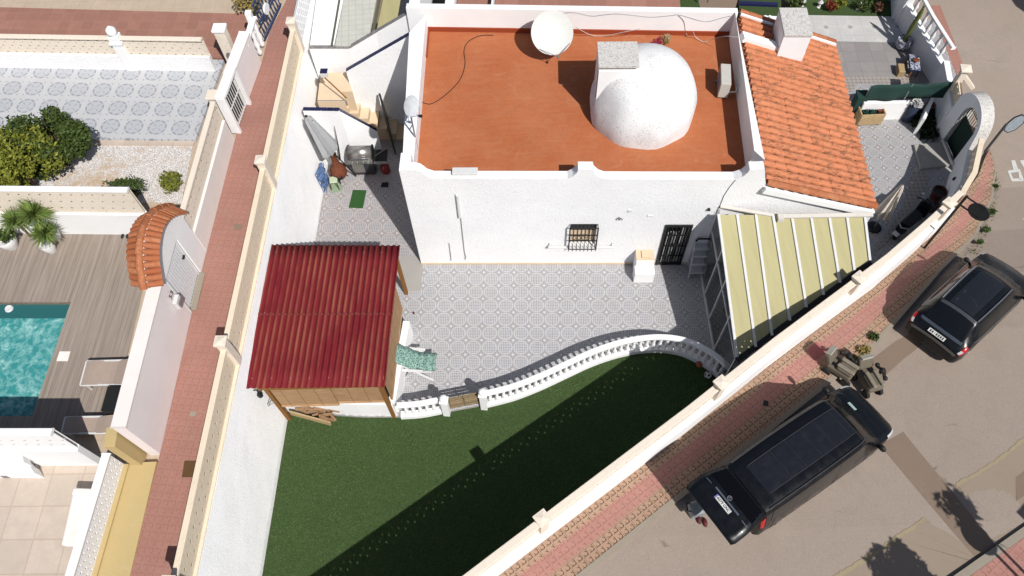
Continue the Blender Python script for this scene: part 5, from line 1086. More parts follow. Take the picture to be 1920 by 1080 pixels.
# ---------------------------------------------------------------- foliage
def leaves(mb, c, r, n, size, flat_=.6, gaps=3, seed=1):
    rr = random.Random(seed); c = Vector(c); cl = [(Vector((rr.gauss(0, 1), rr.gauss(0, 1), rr.gauss(0, .8))).normalized()*rr.uniform(.45, .95), rr.uniform(.22, .42)) for _ in range(44)]
    for i in range(n):
        k, kr = rr.choice(cl); v = k+Vector((rr.gauss(0, 1), rr.gauss(0, 1), rr.gauss(0, 1))).normalized()*kr*rr.uniform(.5, 1)
        p = c+Vector((v.x*r[0], v.y*r[1], v.z*r[2])); a = Vector((rr.gauss(0, 1), rr.gauss(0, 1), rr.gauss(0, .6))).normalized(); b = a.cross(Vector((rr.gauss(0, 1), rr.gauss(0, 1), rr.gauss(0, 1)))).normalized(); s = size*rr.uniform(.6, 1.3)
        mb.add([p-a*s, p+b*s*.45, p+a*s, p-b*s*.45], [(0, 1, 2, 3)])
    return mb
def bush(name, c, r, n, size, mat, lab, cat='shrub', seed=1, trunk=True, group=None):
    o = thing(name, (c[0], c[1], c[2]-r[2]*(1.1 if trunk else .9)), lab, cat, group); mb = leaves(MB(), c, r, n, size, seed=seed); mb.build('crown', mat, o)
    tb = MB(); rr = random.Random(seed); b0 = Vector((c[0], c[1], c[2]-r[2]*(1.3 if trunk else .95)))
    for k in range(7): q = Vector(c)+Vector((rr.uniform(-.6, .6)*r[0], rr.uniform(-.6, .6)*r[1], rr.uniform(-.1, .6)*r[2])); tb.tube([b0, b0.lerp(q, .4)+Vector((0, 0, .1*r[2])), q], [.05*r[0]+.01, .03*r[0]+.006, .006], 6)
    tb.build('branches', m_twig, o); return o
bush('citrus_tree', G(86, 258, ZA+1.2), (1.3, 1.15, 1.05), 13000, .07, m_leaf, 'big dark green round tree behind the gravel bed', 'tree', 3)
bush('citrus_tree', G(18, 300, ZA+1.4), (1.25, 1.0, 1.0), 10000, .07, m_leafy, 'big yellow green tree at the left edge of the photo', 'tree', 4)
bush('shrub', G(232, 352, ZA+.35), (.62, .36, .38), 1100, .05, m_leaf, 'low dark green shrub against the wall in the middle of the gravel bed', seed=5)
bush('shrub', G(320, 342, ZA+.35), (.36, .36, .36), 900, .045, m_leafy, 'small bright yellow green shrub at the right end of the gravel bed', seed=6)
bush('dry_shrub', G(462, 2, ZA+.5), (.5, .5, .5), 1200, .05, m_dry, 'dry yellowish shrub at the top edge beside the blue gate', seed=7)
def yucca(c, r, n, lab, pot=None, seed=1, tilt=.5):
    rr = random.Random(seed); o = thing('potted_yucca', Vector((c.x, c.y, ZA-.1)), lab, 'plant', 'potted yuccas on the deck'); mb = MB()
    for i in range(int(n*1.8)):
        a = rr.uniform(0, 2*math.pi); e = rr.uniform(-.25, 1.25); L = r*rr.uniform(.75, 1.1); w = .012+.008*rr.random(); d = Vector((math.cos(a)*math.cos(e), math.sin(a)*math.cos(e), math.sin(e))); s = d.cross(Vector((0, 0, 1))).normalized()*w; dn = Vector((0, 0, -1))*L*.18*math.cos(e)
        p1 = c+d*L*.5+dn*.15; p2 = c+d*L+dn; mb.add([c-s*.5, c+s*.5, p1+s, p2, p1-s], [(0, 1, 2, 4), (4, 2, 3)])
    mb.build('leaves', m_plant, o); mb = MB(); mb.tube([Vector((c.x, c.y, ZA+.2)), c], .035, 8); mb.build('stem', m_twig, o)
    if pot: mb = MB(); q = Vector((c.x, c.y, ZA-.1)) if pot is True else pot; mb.lathe([(.12, 0), (.17, .15), (.21, .36), (.20, .38), (.17, .34), (.02, .33)], q, 22, cap=False); mb.build('pot', m_wp, o, smooth=True)
    return o
yucca(G(64, 402, ZA+1.15), .62, 150, 'largest spiky yucca, its rosette highest above the white wall', True, 1); yucca(G(28, 414, ZA+1.0), .5, 110, 'spiky yucca leaning to the left of the largest one', None, 2); yucca(G(84, 438, ZA+.75), .5, 130, 'lower spiky yucca in a white pot nearest the orange tiled arch', G(98, 470, ZA-.1), 3)
o = thing('potted_plant', G(22, 462, ZA-.1), 'dark leaved plant in a white pot at the left edge of the deck', 'plant'); mb = MB(); mb.lathe([(.16, 0), (.24, .2), (.29, .42), (.27, .45), (.02, .38)], G(24, 462, ZA-.1), 24, cap=False); mb.build('pot', m_wp, o, smooth=True); leaves(MB(), G(10, 440, ZA+.5), (.28, .28, .2), 260, .07, seed=9).build('foliage', m_leaf, o)
pd = thing('flip_flops', G(234, 442, ZA-.09), 'pair of black sandals on the deck at the foot of the white wall', 'shoes')
for dx in (-.07, .08): c = G(234, 442, ZA-.07)+Vector((dx, 0, 0)); mb = MB(); mb.ball(c, .1, 10, (.45, 1.1, .2)); mb.build('sandal', m_trim, pd, smooth=True)
bush('dry_vine', G(193, 394, ZA+1.0), (.2, .06, .06), 60, .05, m_dry, 'small dry twig growing on the dotted beige wall', seed=11, trunk=False)
# alley fittings
def lid(name, pxs, z, mat, lab, cat='drain cover'): mb = MB(); P = [G(x, y, z) for x, y in pxs]; mb.prism([tuple(p[:2]) for p in P], z-.02, z+.008); return tag(mb.build(name, mat), lab, cat)
lid('inspection_cover', [(346, 864), (371, 864), (365, 895), (341, 895)], ZA, plaster('brown_metal', (.13, .07, .03), (.3, .2, .1), .6, b=.004), 'square brown inspection cover in the alley beside the pierced wall')
lid('valve_cover', [(357, 772), (369, 772), (366, 781), (355, 780)], ZA, m_kerb, 'tiny oval grey valve cover in the middle of the alley'); lid('valve_cover', [(440, 420), (454, 421), (452, 431), (439, 430)], ZA, m_patch, 'tiny brown valve cover in the upper part of the alley')
# blue gate and white balusters by the alley, top
bgd = thing('blue_gate', G(505, 60, ZA), 'blue slatted gate with white oval panel at the top of the alley', 'gate'); a, b, d, n_ = aplane((522, 10), (500, 78)); mb = MB(); m_bl = isl('blue_paint', (.045, .085, .20), .3, .5)
for k in range(9): c = a.lerp(b, (k+.5)/9); mb.bar(c+EZ*.05-n_*.05, c+EZ*1.5-n_*.05, .05, .02, up=n_)
for z in (.1, .75, 1.5): mb.bar(a+EZ*z-n_*.05, b+EZ*z-n_*.05, .04, .05)
mb.build('slats', m_bl, bgd); mb = MB(); c = a.lerp(b, .6)+EZ*.8; mb.lathe([(.2, -.03), (.2, .03)], c-n_*.02, 18, axis=n_); mb.build('oval_panel', m_white_s, bgd)
tb = thing('turned_balusters', G(487, 100, ZA), 'cluster of white turned balusters and ball pillar beside the blue gate', 'balustrade'); a, b, d, n_ = aplane((500, 85), (488, 132))
for k in range(4):
    c = a.lerp(b, k/3)-n_*.12; mb = MB(); mb.lathe([(.07, 0), (.1, .12), (.06, .25), (.11, .45), (.05, .65), (.09, .8), (.05, 1.0), (.09, 1.05)], c, 12); mb.build('baluster', m_white_s, tb, smooth=True)
mb = MB(); wall_run(mb, [tuple((a-n_*.12-d*.1)[:2]), tuple((b-n_*.12)[:2])], .2, ZA+1.05, ZA+1.15); mb.build('hand_rail', m_white_s, tb, bevel=.02); mb = MB(); c = b-n_*.2; mb.box(c+EZ*.55, (.25, .25, 1.1)); mb.ball(c+EZ*1.25, .15, 12); mb.build('pillar', m_white_s, tb, bevel=.01); mb = MB(); c = a-n_*.2-d*.05; mb.box(c+EZ*.7, (.2, .2, 1.4)); mb.build('pillar', m_white_s, tb, bevel=.01)
# ---------------------------------------------------------------- vehicles: one lofted body, everything else laid on it
def tilt_frame(P, head, up):
    up = up.normalized(); x = head-up*head.dot(up); x.normalize(); y = up.cross(x); return Matrix(((x.x, y.x, up.x, P.x), (x.y, y.y, up.y, P.y), (x.z, y.z, up.z, P.z), (0, 0, 0, 1)))
def sframe(px, py, px2, py2):       # on the street, origin at first pixel, x towards the second
    a = GS(px, py); b = GS(px2, py2); e = Vector((1, 0, SZ(a.x, a.y)-SZ(a.x-1, a.y))); zy = (SZ(0, a.y+1.5)-SZ(0, a.y-1.5))/3
    return tilt_frame(a, b-a, Vector((0, -zy, 1)))
class Loft:
    def __init__(s, st): s.st = st
    def prof(s, q):     # half profile bottom -> roof centre, q = x,w,z0,zs,zb,wr,zt
        x, w, z0, zs, zb, wr, zt = q; zc = max(zt, zb+.01)
        return [(x, w*.90, z0), (x, w*.985, lerp(z0, zs, .4)), (x, w, zs), (x, w*.975, zb), (x, lerp(w*.95, wr, .55), lerp(zb, zc, .6)), (x, wr, zc-(zc-zb)*.10), (x, wr*.88, zc-.015*(zc > zb+.1)), (x, wr*.45, zc+.02), (x, 0, zc+.028)]
    def at(s, u, t, off=0):
        n = len(s.st)-1; u = max(0, min(n-1e-4, u)); i = int(u); f = u-i
        def cr(a, b, c, d, t): return .5*((2*b)+(c-a)*t+(2*a-5*b+4*c-d)*t*t+(3*b-a-3*c+d)*t**3)
        q = [cr(*(s.st[max(0, min(n, i+k))][j] for k in (-1, 0, 1, 2)), f) for j in range(7)]; P = s.prof(q); m = len(P)-1; t = max(0, min(m-1e-4, t)); k = int(t); g = t-k
        return Vector([lerp(P[k][j], P[k+1][j], g) for j in range(3)])
    def pt(s, u, t, off=0, side=1):
        p = s.at(u, t)
        if off:
            a = s.at(u+.03, t)-s.at(u-.03, t); b = s.at(u, t+.06)-s.at(u, t-.06); n = a.cross(b)
            n = n.normalized() if n.length > 1e-9 else Vector((0, 0, 1))
            c = Vector((p.x, 0, .6)); n = n if n.dot(p-c) > 0 else -n; p = p+n*off
        return Vector((p.x, p.y*side, p.z))
    def body(s, mb, nu=4, nt=2):
        n = (len(s.st)-1)*nu; T = 8*nt; vs = []
        for i in range(n+1):
            row = [s.pt(i/nu, j/nt, 0, 1) for j in range(T+1)]; vs += row+[Vector((p.x, -p.y, p.z)) for p in row[:-1][::-1]]
        m = 2*T+1; fs = [(i*m+j, i*m+j+1, (i+1)*m+j+1, (i+1)*m+j) for i in range(n) for j in range(m-1)]
        fs += [(i*m+m-1, i*m, (i+1)*m, (i+1)*m+m-1) for i in range(n)]; fs += [tuple(range(m)), tuple(range(n*m+m-1, n*m-1, -1))]
        mb.add(vs, fs)
    def patch(s, mb, u0, u1, t0, t1, off=.008, sides=(1, -1), n=8, k=4, cut=None):
        for sd in sides:
            vs = []
            for i in range(n+1):
                for j in range(k+1):
                    fu, ft = i/n, j/k; u = lerp(u0, u1, fu); 
                    if cut: u += cut(fu, ft)
                    vs.append(s.pt(u, lerp(t0, t1, ft), off, sd))
            w = k+1; mb.add(vs, [((i*w+j, (i+1)*w+j, (i+1)*w+j+1, i*w+j+1) if sd > 0 else (i*w+j, i*w+j+1, (i+1)*w+j+1, (i+1)*w+j)) for i in range(n) for j in range(k)])
    def cross(s, mb, u0, u1, t0, off=.01, n=3, k=10, curve=None):     # patch right across the car from t0 to t0
        vs = []
        for i in range(n+1):
            for j in range(2*k+1):
                f = j/k-1; t = lerp(8, t0, abs(f)); u = lerp(u0, u1, i/n)+(curve(f) if curve else 0); vs.append(s.pt(u, t, off, 1 if f >= 0 else -1))
        w = 2*k+1; mb.add(vs, [(i*w+j, (i+1)*w+j, (i+1)*w+j+1, i*w+j+1) for i in range(n) for j in range(w-1)])
    def seam(s, par, pts, r=.006, sides=(1, -1), n=10, off=.002, nm='door_seam', mat=None):
        for sd in sides:
            mb = MB()
            P = []
            for (a, b), (c, d) in zip(pts, pts[1:]): P += [s.pt(lerp(a, c, i/n), lerp(b, d, i/n), off, sd) for i in range(n)]
            P.append(s.pt(*pts[-1], off, sd)); mb.tube(P, r, 4); mb.build(nm, mat or m_trim, par)
def wheel(parent, x, y, r, w=.2):
    s = 1 if y > 0 else -1; o = MB(); o.lathe([(r*.66, -w/2), (r*.93, -w/2), (r, -w*.35), (r, w*.35), (r*.93, w/2), (r*.66, w/2)], (x, y, r), 26, axis=(0, s, 0), cap=True); t = o.build('wheel', m_rub, parent, smooth=True)
    h = MB(); h.lathe([(r*.64, 0), (r*.60, .01), (.06, .0), (.05, .02)], (x, y+s*(w/2+.001), r), 20, axis=(0, s, 0)); h.build('hub_cap', m_alu, t, smooth=True); return t
def setroot(o, M): o.matrix_world = M
def vehicle(name, lab, st, M, sc): 
    o = thing(name, (0, 0, 0), lab, 'car' if name != 'van' else 'van'); return o, Loft(st)
# black minivan -------------------------------------------------------------
vst = [(0, .70, .40, .62, .80, .60, .82), (.03, .86, .30, .62, .98, .74, 1.30), (.10, .90, .26, .62, 1.04, .76, 1.74), (.22, .92, .25, .62, 1.05, .77, 1.80), (1.2, .95, .25, .62, 1.06, .79, 1.86), (2.4, .95, .25, .62, 1.05, .79, 1.87), (3.25, .95, .25, .62, 1.03, .77, 1.83), (3.55, .95, .25, .62, 1.02, .73, 1.74), (4.15, .945, .25, .62, 1.01, .74, 1.20), (4.3, .93, .25, .62, 1.0, .76, 1.10), (4.75, .88, .25, .60, .93, .72, .98), (4.98, .76, .28, .55, .80, .60, .84), (5.06, .55, .34, .5, .66, .40, .68)]
van, vl = vehicle('van', 'black minivan with open tailgate parked on the street below the pavement', vst, None, 1)
b = MB(); vl.body(b); b.build('body', m_carp, van, smooth=True)
b = MB(); vl.patch(b, 3.15, 7.0, 3.25, 4.7, .006, cut=lambda fu, ft: 0); b.build('side_windows', m_glass, van, smooth=True)
b = MB(); vl.cross(b, 7.05, 8.0, 4.6, .010, 5, 10, lambda f: -.15*f*f); b.build('windscreen', m_glass, van, smooth=True)
b = MB(); vl.cross(b, 3.3, 6.75, 6.75, .012, 20, 8); b.build('roof_panel', m_carroof, van, smooth=True)
b = MB()
for u in (4.0, 4.42, 4.84, 5.3, 6.0): P = [vl.pt(u, lerp(8, 6.85, abs(f)), .018, 1 if f > 0 else -1) for f in [k/6-1 for k in range(13)]]; b.tube(P, .007, 4)
P = [vl.pt(u, 6.8, .018) for u in [3.35+k*.2 for k in range(17)]]; b.tube(P, .008, 4); b.tube([Vector((p.x, -p.y, p.z)) for p in P], .008, 4)
b.build('glass_roof_seams', flat('grey_seam', (.04, .04, .044), .5), van)
for sd in (1, -1): b = MB(); P = [vl.pt(3.0+k*.33, 5.9, .03, sd) for k in range(13)]; b.tube(P, .016, 6); b.build('roof_rail', flat('dark_rail', (.10, .10, .105), .35, .5, .5), van, smooth=True)
for sd in (1, -1):
    b = MB(); vl.patch(b, 1.2, 2.6, 2.9, 4.3, .012, (sd,)); b.build('tail_light', m_red_l, van, smooth=True)
    b = MB(); vl.patch(b, 9.6, 10.9, 2.5, 3.6, .01, (sd,)); b.build('headlight', m_clear, van, smooth=True)
    b = MB(); c = vl.pt(7.9, 3.3, 0, sd); b.ball(c+Vector((.02, .13*sd, .06)), .12, 12, (.6, 1, .85)); b.bar(c, c+Vector((0, .1*sd, .03)), .06); b.build('wing_mirror', m_trim, van, smooth=True)
vl.seam(van, [(3.3, .8), (3.3, 3.2)]); vl.seam(van, [(5.2, .8), (5.2, 4.8)]); vl.seam(van, [(7.3, .8), (7.3, 3.2)]); vl.seam(van, [(8.9, 3.4), (9.4, 5.5), (9.5, 8)])
b = MB(); vl.patch(b, .9, 11, .0, .9, .014); b.build('sill_trim', m_trim, van, smooth=True); b = MB(); vl.cross(b, 11.2, 11.8, 2.2, .012, 3, 8); b.build('grille', m_chr, van, smooth=True)
b = MB(); b.box((4.25, .25, 1.3), (.16, .26, .01), rot=Matrix.Rotation(R(38), 3, 'Y')); b.build('windscreen_card', flat('mint_card', (.45, .62, .55), .7), van)
for x in (.95, 4.1):
    for y in (.81, -.81): wheel(van, x, y, .33)
# open tailgate, plate, emblem, chrome strips
tgM = Matrix.Translation((.10, 0, 1.78)) @ Matrix.Rotation(R(-5), 4, 'Y')
def TG(x, y, z=0): return tgM @ Vector((-x, y, z))      # x down the gate, z outward
b = MB(); N = 12; vs = []
for i in range(N+1):
    t = i/N; L_ = 1.22*t; bow = .10*math.sin(math.pi*min(1, t*1.05)); hw = lerp(.74, .88, min(1, t*1.6))-(.04 if t > .95 else 0)
    for k in range(9): f = k/4-1; vs.append(TG(L_, hw*f, bow+.03*(1-f*f)))
b.add(vs, [(i*9+k, i*9+k+1, (i+1)*9+k+1, (i+1)*9+k) for i in range(N) for k in range(8)]); tg = b.build('tailgate', m_carp, van, smooth=True); m = tg.modifiers.new('t', 'SOLIDIFY'); m.thickness = .06; m.offset = -1
if True:
    b = MB(); vs = []
    for i in range(7):
        t = .06+.36*i/6; hw = lerp(.66, .76, i/6); vs += [TG(1.22*t, hw*f, .10*math.sin(math.pi*t)+.03*(1-f*f)+.008) for f in [k/4-1 for k in range(9)]]
    b.add(vs, [(i*9+k, i*9+k+1, (i+1)*9+k+1, (i+1)*9+k) for i in range(6) for k in range(8)]); b.build('rear_window', NT('black_tailgate_glass', .10, .25).col((.004, .004, .005, 1)).mat, tg, smooth=True)
    b = MB(); b.bar(TG(.64, -.42, .135), TG(.64, .42, .135), .045, .02); b.build('chrome_strip', m_chr, tg); b = MB(); b.tube([TG(.54+.055*math.cos(a), .02+.055*math.sin(a), .142) for a in [k*math.pi/6 for k in range(13)]], .009, 6); [b.tube([TG(.54, .02, .142), TG(.54+.05*math.cos(a), .02+.05*math.sin(a), .142)], .006, 4) for a in (math.pi, math.pi/3, -math.pi/3)]; b.build('round_emblem', m_alu, tg)
    pz_ = .128; b = MB(); b.box(TG(.77, 0, pz_), (.115, .52, .012), rot=tgM.to_3x3()); pt_ = b.build('number_plate', m_plate, tg); b = MB(); b.box(TG(.77, .24, pz_+.008), (.11, .045, .006), rot=tgM.to_3x3()); b.build('blue_band', m_eu, pt_)
    b = MB(); b.bar(TG(.66, .56, .125), TG(.66, .74, .10), .02); b.bar(TG(.66, -.56, .125), TG(.66, -.74, .10), .02); b.build('side_strips', m_chr, tg)
    ux = tgM.to_3x3() @ Vector((0, -1, 0)); uy = tgM.to_3x3() @ Vector((1, 0, 0)); uz = ux.cross(uy); Mt = Matrix((ux, uy, uz)).transposed().to_4x4(); Mt.translation = TG(.77, -.02, pz_+.012 if uz.dot(tgM.to_3x3() @ Vector((0, 0, 1))) > 0 else pz_+.012)
    text_obj('plate_text', '6079 GNC', .098, Mt, m_ink, pt_)
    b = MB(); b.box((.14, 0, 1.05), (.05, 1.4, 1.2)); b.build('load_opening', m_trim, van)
a = GS(1368, 960); MV = sframe(1366, 962, 1652, 762)
VSC = .94; setroot(van, MV @ Matrix.Scale(VSC, 4))
# small dark hatchback ------------------------------------------------------
hst = [(0, .62, .36, .52, .62, .45, .64), (.06, .76, .28, .52, .78, .56, .82), (.22, .83, .24, .54, .90, .58, .97), (.42, .85, .22, .55, .93, .56, 1.18), (.72, .86, .22, .56, .94, .56, 1.42), (1.0, .865, .22, .56, .94, .575, 1.47), (1.9, .87, .22, .56, .92, .59, 1.50), (2.55, .87, .22, .56, .90, .58, 1.44), (3.05, .865, .22, .56, .885, .60, 1.12), (3.3, .85, .22, .56, .87, .64, .98), (3.75, .81, .22, .54, .80, .62, .86), (4.0, .70, .26, .48, .68, .52, .72), (4.1, .50, .32, .44, .56, .36, .58)]
car, hl = vehicle('parked_car', 'small black hatchback with silver roof rails parked nearest the mirror pole', hst, None, 1)
b = MB(); hl.body(b); b.build('body', m_carp, car, smooth=True)
b = MB(); hl.patch(b, 3.5, 8.0, 3.2, 4.7, .006); b.build('side_windows', m_glass, car, smooth=True)
b = MB(); hl.cross(b, 7.05, 8.35, 4.9, .010, 5, 10, lambda f: -.15*f*f); b.build('windscreen', m_glass, car, smooth=True)
b = MB(); hl.cross(b, 2.35, 3.85, 4.6, .012, 5, 10, lambda f: .25*f*f); b.build('rear_window', m_glass, car, smooth=True)
m_dusty = NT('dusty_dark_roof', .3, .5); m_dusty.col(m_dusty.mix(m_dusty.noise(2.6, 5, .8, dist=.8, vec=m_dusty.obj(), lo=.60, hi=.66), (.016, .018, .024, 1), (.13, .125, .11, 1)))
b = MB(); hl.cross(b, 4.5, 6.8, 6.6, .012, 12, 8); b.build('roof_panel', m_dusty.mat, car, smooth=True)
b = MB(); hl.cross(b, 3.95, 4.35, 5.6, .016, 3, 10); b.build('spoiler', flat('grey_spoiler', (.06, .065, .075), .35), car, smooth=True)
b = MB(); hl.cross(b, 1.85, 2.2, 4.5, .014, 3, 10, lambda f: .15*f*f); b.build('tailgate_band', flat('blue_grey_band', (.06, .075, .095), .35), car, smooth=True)
for sd in (1, -1):
    b = MB(); P = [hl.pt(4.4+k*.25, 5.75, .035, sd) for k in range(11)]; b.tube(P, .02, 6); b.build('roof_rail', m_chr, car, smooth=True)
    b = MB(); hl.patch(b, 1.1, 2.5, 2.7, 3.5, .014, (sd,)); t = b.build('tail_light', m_red_l, car, smooth=True); b = MB(); hl.patch(b, 1.0, 1.6, 3.0, 3.5, .018, (sd,)); b.build('reversing_lamp', m_clear, t, smooth=True)
    b = MB(); hl.patch(b, 9.8, 11.0, 2.5, 3.5, .01, (sd,)); b.build('headlight', m_clear, car, smooth=True)
    b = MB(); c = hl.pt(7.9, 3.2, 0, sd); b.ball(c+Vector((.0, .12*sd, .05)), .095, 12, (.65, 1, .8)); b.bar(c, c+Vector((0, .1*sd, .03)), .05); b.build('wing_mirror', m_trim, car, smooth=True)
hl.seam(car, [(3.5, 3.1), (5, 3.05), (8.0, 3.05)], .009, nm='window_chrome', mat=m_chr); hl.seam(car, [(5.75, .8), (5.75, 4.8)]); hl.seam(car, [(8.2, .8), (8.0, 3.1)]); hl.seam(car, [(4.2, .9), (4.0, 3.1)]); hl.seam(car, [(8.7, 3.4), (9.1, 5), (9.2, 8)])
b = MB(); hl.patch(b, .1, 11, .0, .8, .012); b.build('sill_trim', m_trim, car, smooth=True); b = MB(); hl.cross(b, .35, .75, 2.9, .02, 3, 10); b.build('bumper_trim', flat('worn_bumper', (.10, .09, .08), .6), car, smooth=True)
b = MB(); c = hl.pt(1.35, 7.99, .03); rotp = Matrix.Rotation(R(-38), 3, 'Y'); b.box(c+Vector((-.02, 0, 0)), (.11, .5, .012), rot=rotp); hp = b.build('number_plate', m_plate, car); b = MB()
for k in range(7): b.box(c+rotp @ Vector((-.0, -.19+.063*k, .009))+Vector((-.02, 0, 0)), (.07, .035 if k != 4 else .005, .003), rot=rotp)
b.build('plate_characters', m_ink, hp)
for x in (.75, 3.3):
    for y in (.74, -.74): wheel(car, x, y, .30, .18)
MC = sframe(1729, 662, 1893, 508); setroot(car, MC @ Matrix.Scale(.985, 4))
# mopeds under khaki covers ------------------------------------------------
def moped():
    o = thing('mobility_scooter', (0, 0, 0), 'x', 'mobility scooter', 'mobility scooters between the two cars')
    for x, y in ((-.28, .24), (-.28, -.24), (.30, .20), (.30, -.20)): b = MB(); b.lathe([(.08, -.04), (.13, -.04), (.14, 0), (.13, .04), (.08, .04)], (x, y, .14), 16, axis=(0, 1, 0)); b.build('wheel', m_rub, o, smooth=True)
    b = MB(); b.box((.0, 0, .34), (.72, .46, .22)); b.box((.12, 0, .50), (.46, .42, .14)); b.build('body_cover', m_khaki, o, bevel=.06, seg=3)
    m_sv = plain('seat_vinyl', (.27, .235, .18), .45)
    for y in (-.12, .12): b = MB(); b.box((.12, y, .60), (.5, .12, .07)); b.build('ridge', m_sv, o, bevel=.03, seg=3)
    b = MB(); b.box((-.40, 0, .62), (.16, .44, .36), rot=Matrix.Rotation(R(-25), 3, 'Y')); b.build('backrest', m_khaki, o, bevel=.05, seg=3); b = MB(); b.box((-.46, 0, .80), (.17, .34, .05), rot=Matrix.Rotation(R(-20), 3, 'Y')); b.build('backrest_pad', plain('pale_pad', (.40, .385, .33), .6), o, bevel=.02)
    b = MB(); b.tube([(.02, .18, .3), (-.02, .24, .62)], .04, 8); b.tube([(-.22, .22, .64), (-.02, .28, .68), (.2, .22, .62)], .035, 8); b.tube([(-.2, .26, .56), (.0, .36, .62), (.2, .26, .56)], .03, 8); b.ball((-.02, .28, .66), .09, 10); b.ball((.2, .25, .62), .07, 8); b.ball((-.22, .25, .64), .07, 8); b.build('tiller', m_trim, o)
    return o
mp = moped(); copies = [(copy_tree(mp)), mp]
for o, lab in ((mp, 'khaki covered mobility scooter nearest the kerb, touching the van bonnet'), (copies[0], 'khaki mobility scooter standing on the road side of its pair')):
    o['label'] = lab
mp.matrix_world = sframe(1570, 702, 1604, 724); copies[0].matrix_world = sframe(1622, 722, 1640, 752)
# parked scooter in the corner yard ------------------------------------------
sc = thing('scooter', G(1698, 425, 0), 'black and silver scooter parked in the corner yard by the street wall', 'scooter')
A_ = G(1672, 452, 0); B_ = G(1726, 404, 0); hd = V2(B_-A_, 0).normalized(); sd_ = Vector((-hd.y, hd.x, 0)); O_ = (A_+B_)/2
def SC(x, y, z): return O_+hd*x+sd_*y+EZ*z
for x in (-.6, .65): b = MB(); b.lathe([(.17, -.06), (.24, -.06), (.26, 0), (.24, .06), (.17, .06)], SC(x, 0, .26), 20, axis=sd_); w_ = b.build('wheel', m_rub, sc, smooth=True); b = MB(); b.lathe([(.15, -.03), (.15, .03)], SC(x, 0, .26), 14, axis=sd_); b.build('rim', m_alu, w_)
rz_ = math.atan2(hd.y, hd.x); b = MB(); b.box(SC(-.35, 0, .62), (.85, .34, .32), rz_); b.build('rear_body', m_carp, sc, bevel=.08, seg=3); b = MB(); b.box(SC(-.28, 0, .85), (.75, .30, .12), rz_); b.build('seat', m_trim, sc, bevel=.05, seg=3)
b = MB(); b.tube([SC(-.72, .19, .78), SC(-.3, .2, .72), SC(.1, .14, .6)], .02, 6); b.tube([SC(-.72, -.19, .78), SC(-.3, -.2, .72), SC(.1, -.14, .6)], .02, 6); b.tube([SC(-.70, .2, .84), SC(-.86, 0, .86), SC(-.70, -.2, .84)], .022, 6); b.build('silver_trim', m_alu, sc, smooth=True)
b = MB(); b.box(SC(.18, 0, .35), (.45, .3, .08), rz_); b.box(SC(.45, 0, .7), (.12, .42, .6), rz_); b.box(SC(.5, 0, .98), (.2, .3, .2), rz_); b.build('front_fairing', m_carp, sc, bevel=.05, seg=3)
b = MB(); b.tube([SC(.38, -.38, 1.04), SC(.48, -.1, 1.06), SC(.48, .1, 1.06), SC(.38, .38, 1.04)], .022, 8); b.tube([SC(.65, 0, .26), SC(.5, 0, .95)], .035, 8); b.build('handlebar_and_fork', m_trim, sc)
for s_ in (1, -1): b = MB(); b.tube([SC(.45, .22*s_, 1.06), SC(.46, .28*s_, 1.2)], .01, 5); b.ball(SC(.46, .29*s_, 1.22), .06, 10, (.8, .8, .6)); b.build('mirror', m_alu if s_ > 0 else m_trim, sc, smooth=True)
b = MB(); b.ball(SC(.62, 0, .92), .08, 12); b.build('headlight', m_clear, sc, smooth=True); b = MB(); b.box(SC(-.98, 0, .62), (.16, .2, .03), rz_); b.build('number_plate', m_plate, sc)
# ---------------------------------------------------------------- poles on the street
mp_ = thing('mirror_pole', GS(1733, 465, .12), 'round dark backed road sign on a square black pole beside the street wall', 'road sign'); base = GS(1733, 465, .12)
zt_p = None; best = None
for k in range(200): z = base.z+k*.02; q = V2(base, z); v = q-CO; px = 960+FPX*v.dot(CR)/v.dot(CF); py = 540-FPX*v.dot(CU)/v.dot(CF); e = abs(py-368); best = (e, z, px) if best is None or e < best[0] else best
ztp = best[1]; b = MB(); b.bar(base, V2(base, ztp), .07, .07, up=(.8, .6, 0)); b.build('pole', m_black, mp_)
for z in (ztp-.03, ztp-.42): b = MB(); q = V2(base, z); ar = Vector((math.cos(R(-50)), math.sin(R(-50)), 0)); b.bar(q, q+ar*.62, .035); b.build('arm', m_black, mp_)
ar = Vector((math.cos(R(-50)), math.sin(R(-50)), 0)); b = MB(); c = V2(base, ztp-.25)+ar*.52; b.lathe([(.30, -.015), (.31, 0), (.30, .015)], c, 36, axis=(ar.y*-1, ar.x, 0)); dsc = b.build('disc', plain('dark_grey_back', (.035, .04, .042), .7, var=.1), mp_)
sp = thing('stop_sign', GS(1847, 284, .12), 'octagonal road sign seen from its bluish grey back at the corner', 'road sign'); base2 = GS(1847, 284, .12); zt2 = base2.z+1.35
best = None
for k in range(200): z = base2.z+k*.02; q = V2(base2, z); v = q-CO; py = 540-FPX*v.dot(CU)/v.dot(CF); e = abs(py-232); best = (e, z) if best is None or e < best[0] else best
zt2 = best[1]; b = MB(); b.tube([base2, V2(base2, zt2)], .045, 10); b.build('pole', plain('grey_pole', (.10, .105, .11), .5), sp)
pn = (CO-V2(base2, zt2)); pdir = Vector((.95, .25, 0)).normalized(); pc_ = V2(base2, zt2-.12)+pdir*.38; nrm_ = Vector((-.25, .95, 0)).normalized()
b = MB(); b.lathe([(.36, -.012), (.36, .012)], pc_, 8, axis=(nrm_*-.9+EZ*.12)); b.build('plate', plain('blue_grey_back', (.28, .33, .37), .5, var=.2), sp); b = MB(); b.lathe([(.36, -.02), (.39, -.02), (.39, .02), (.36, .02)], pc_, 8, axis=(nrm_*-.9+EZ*.12), cap=False); b.build('rim', m_trim, sp)
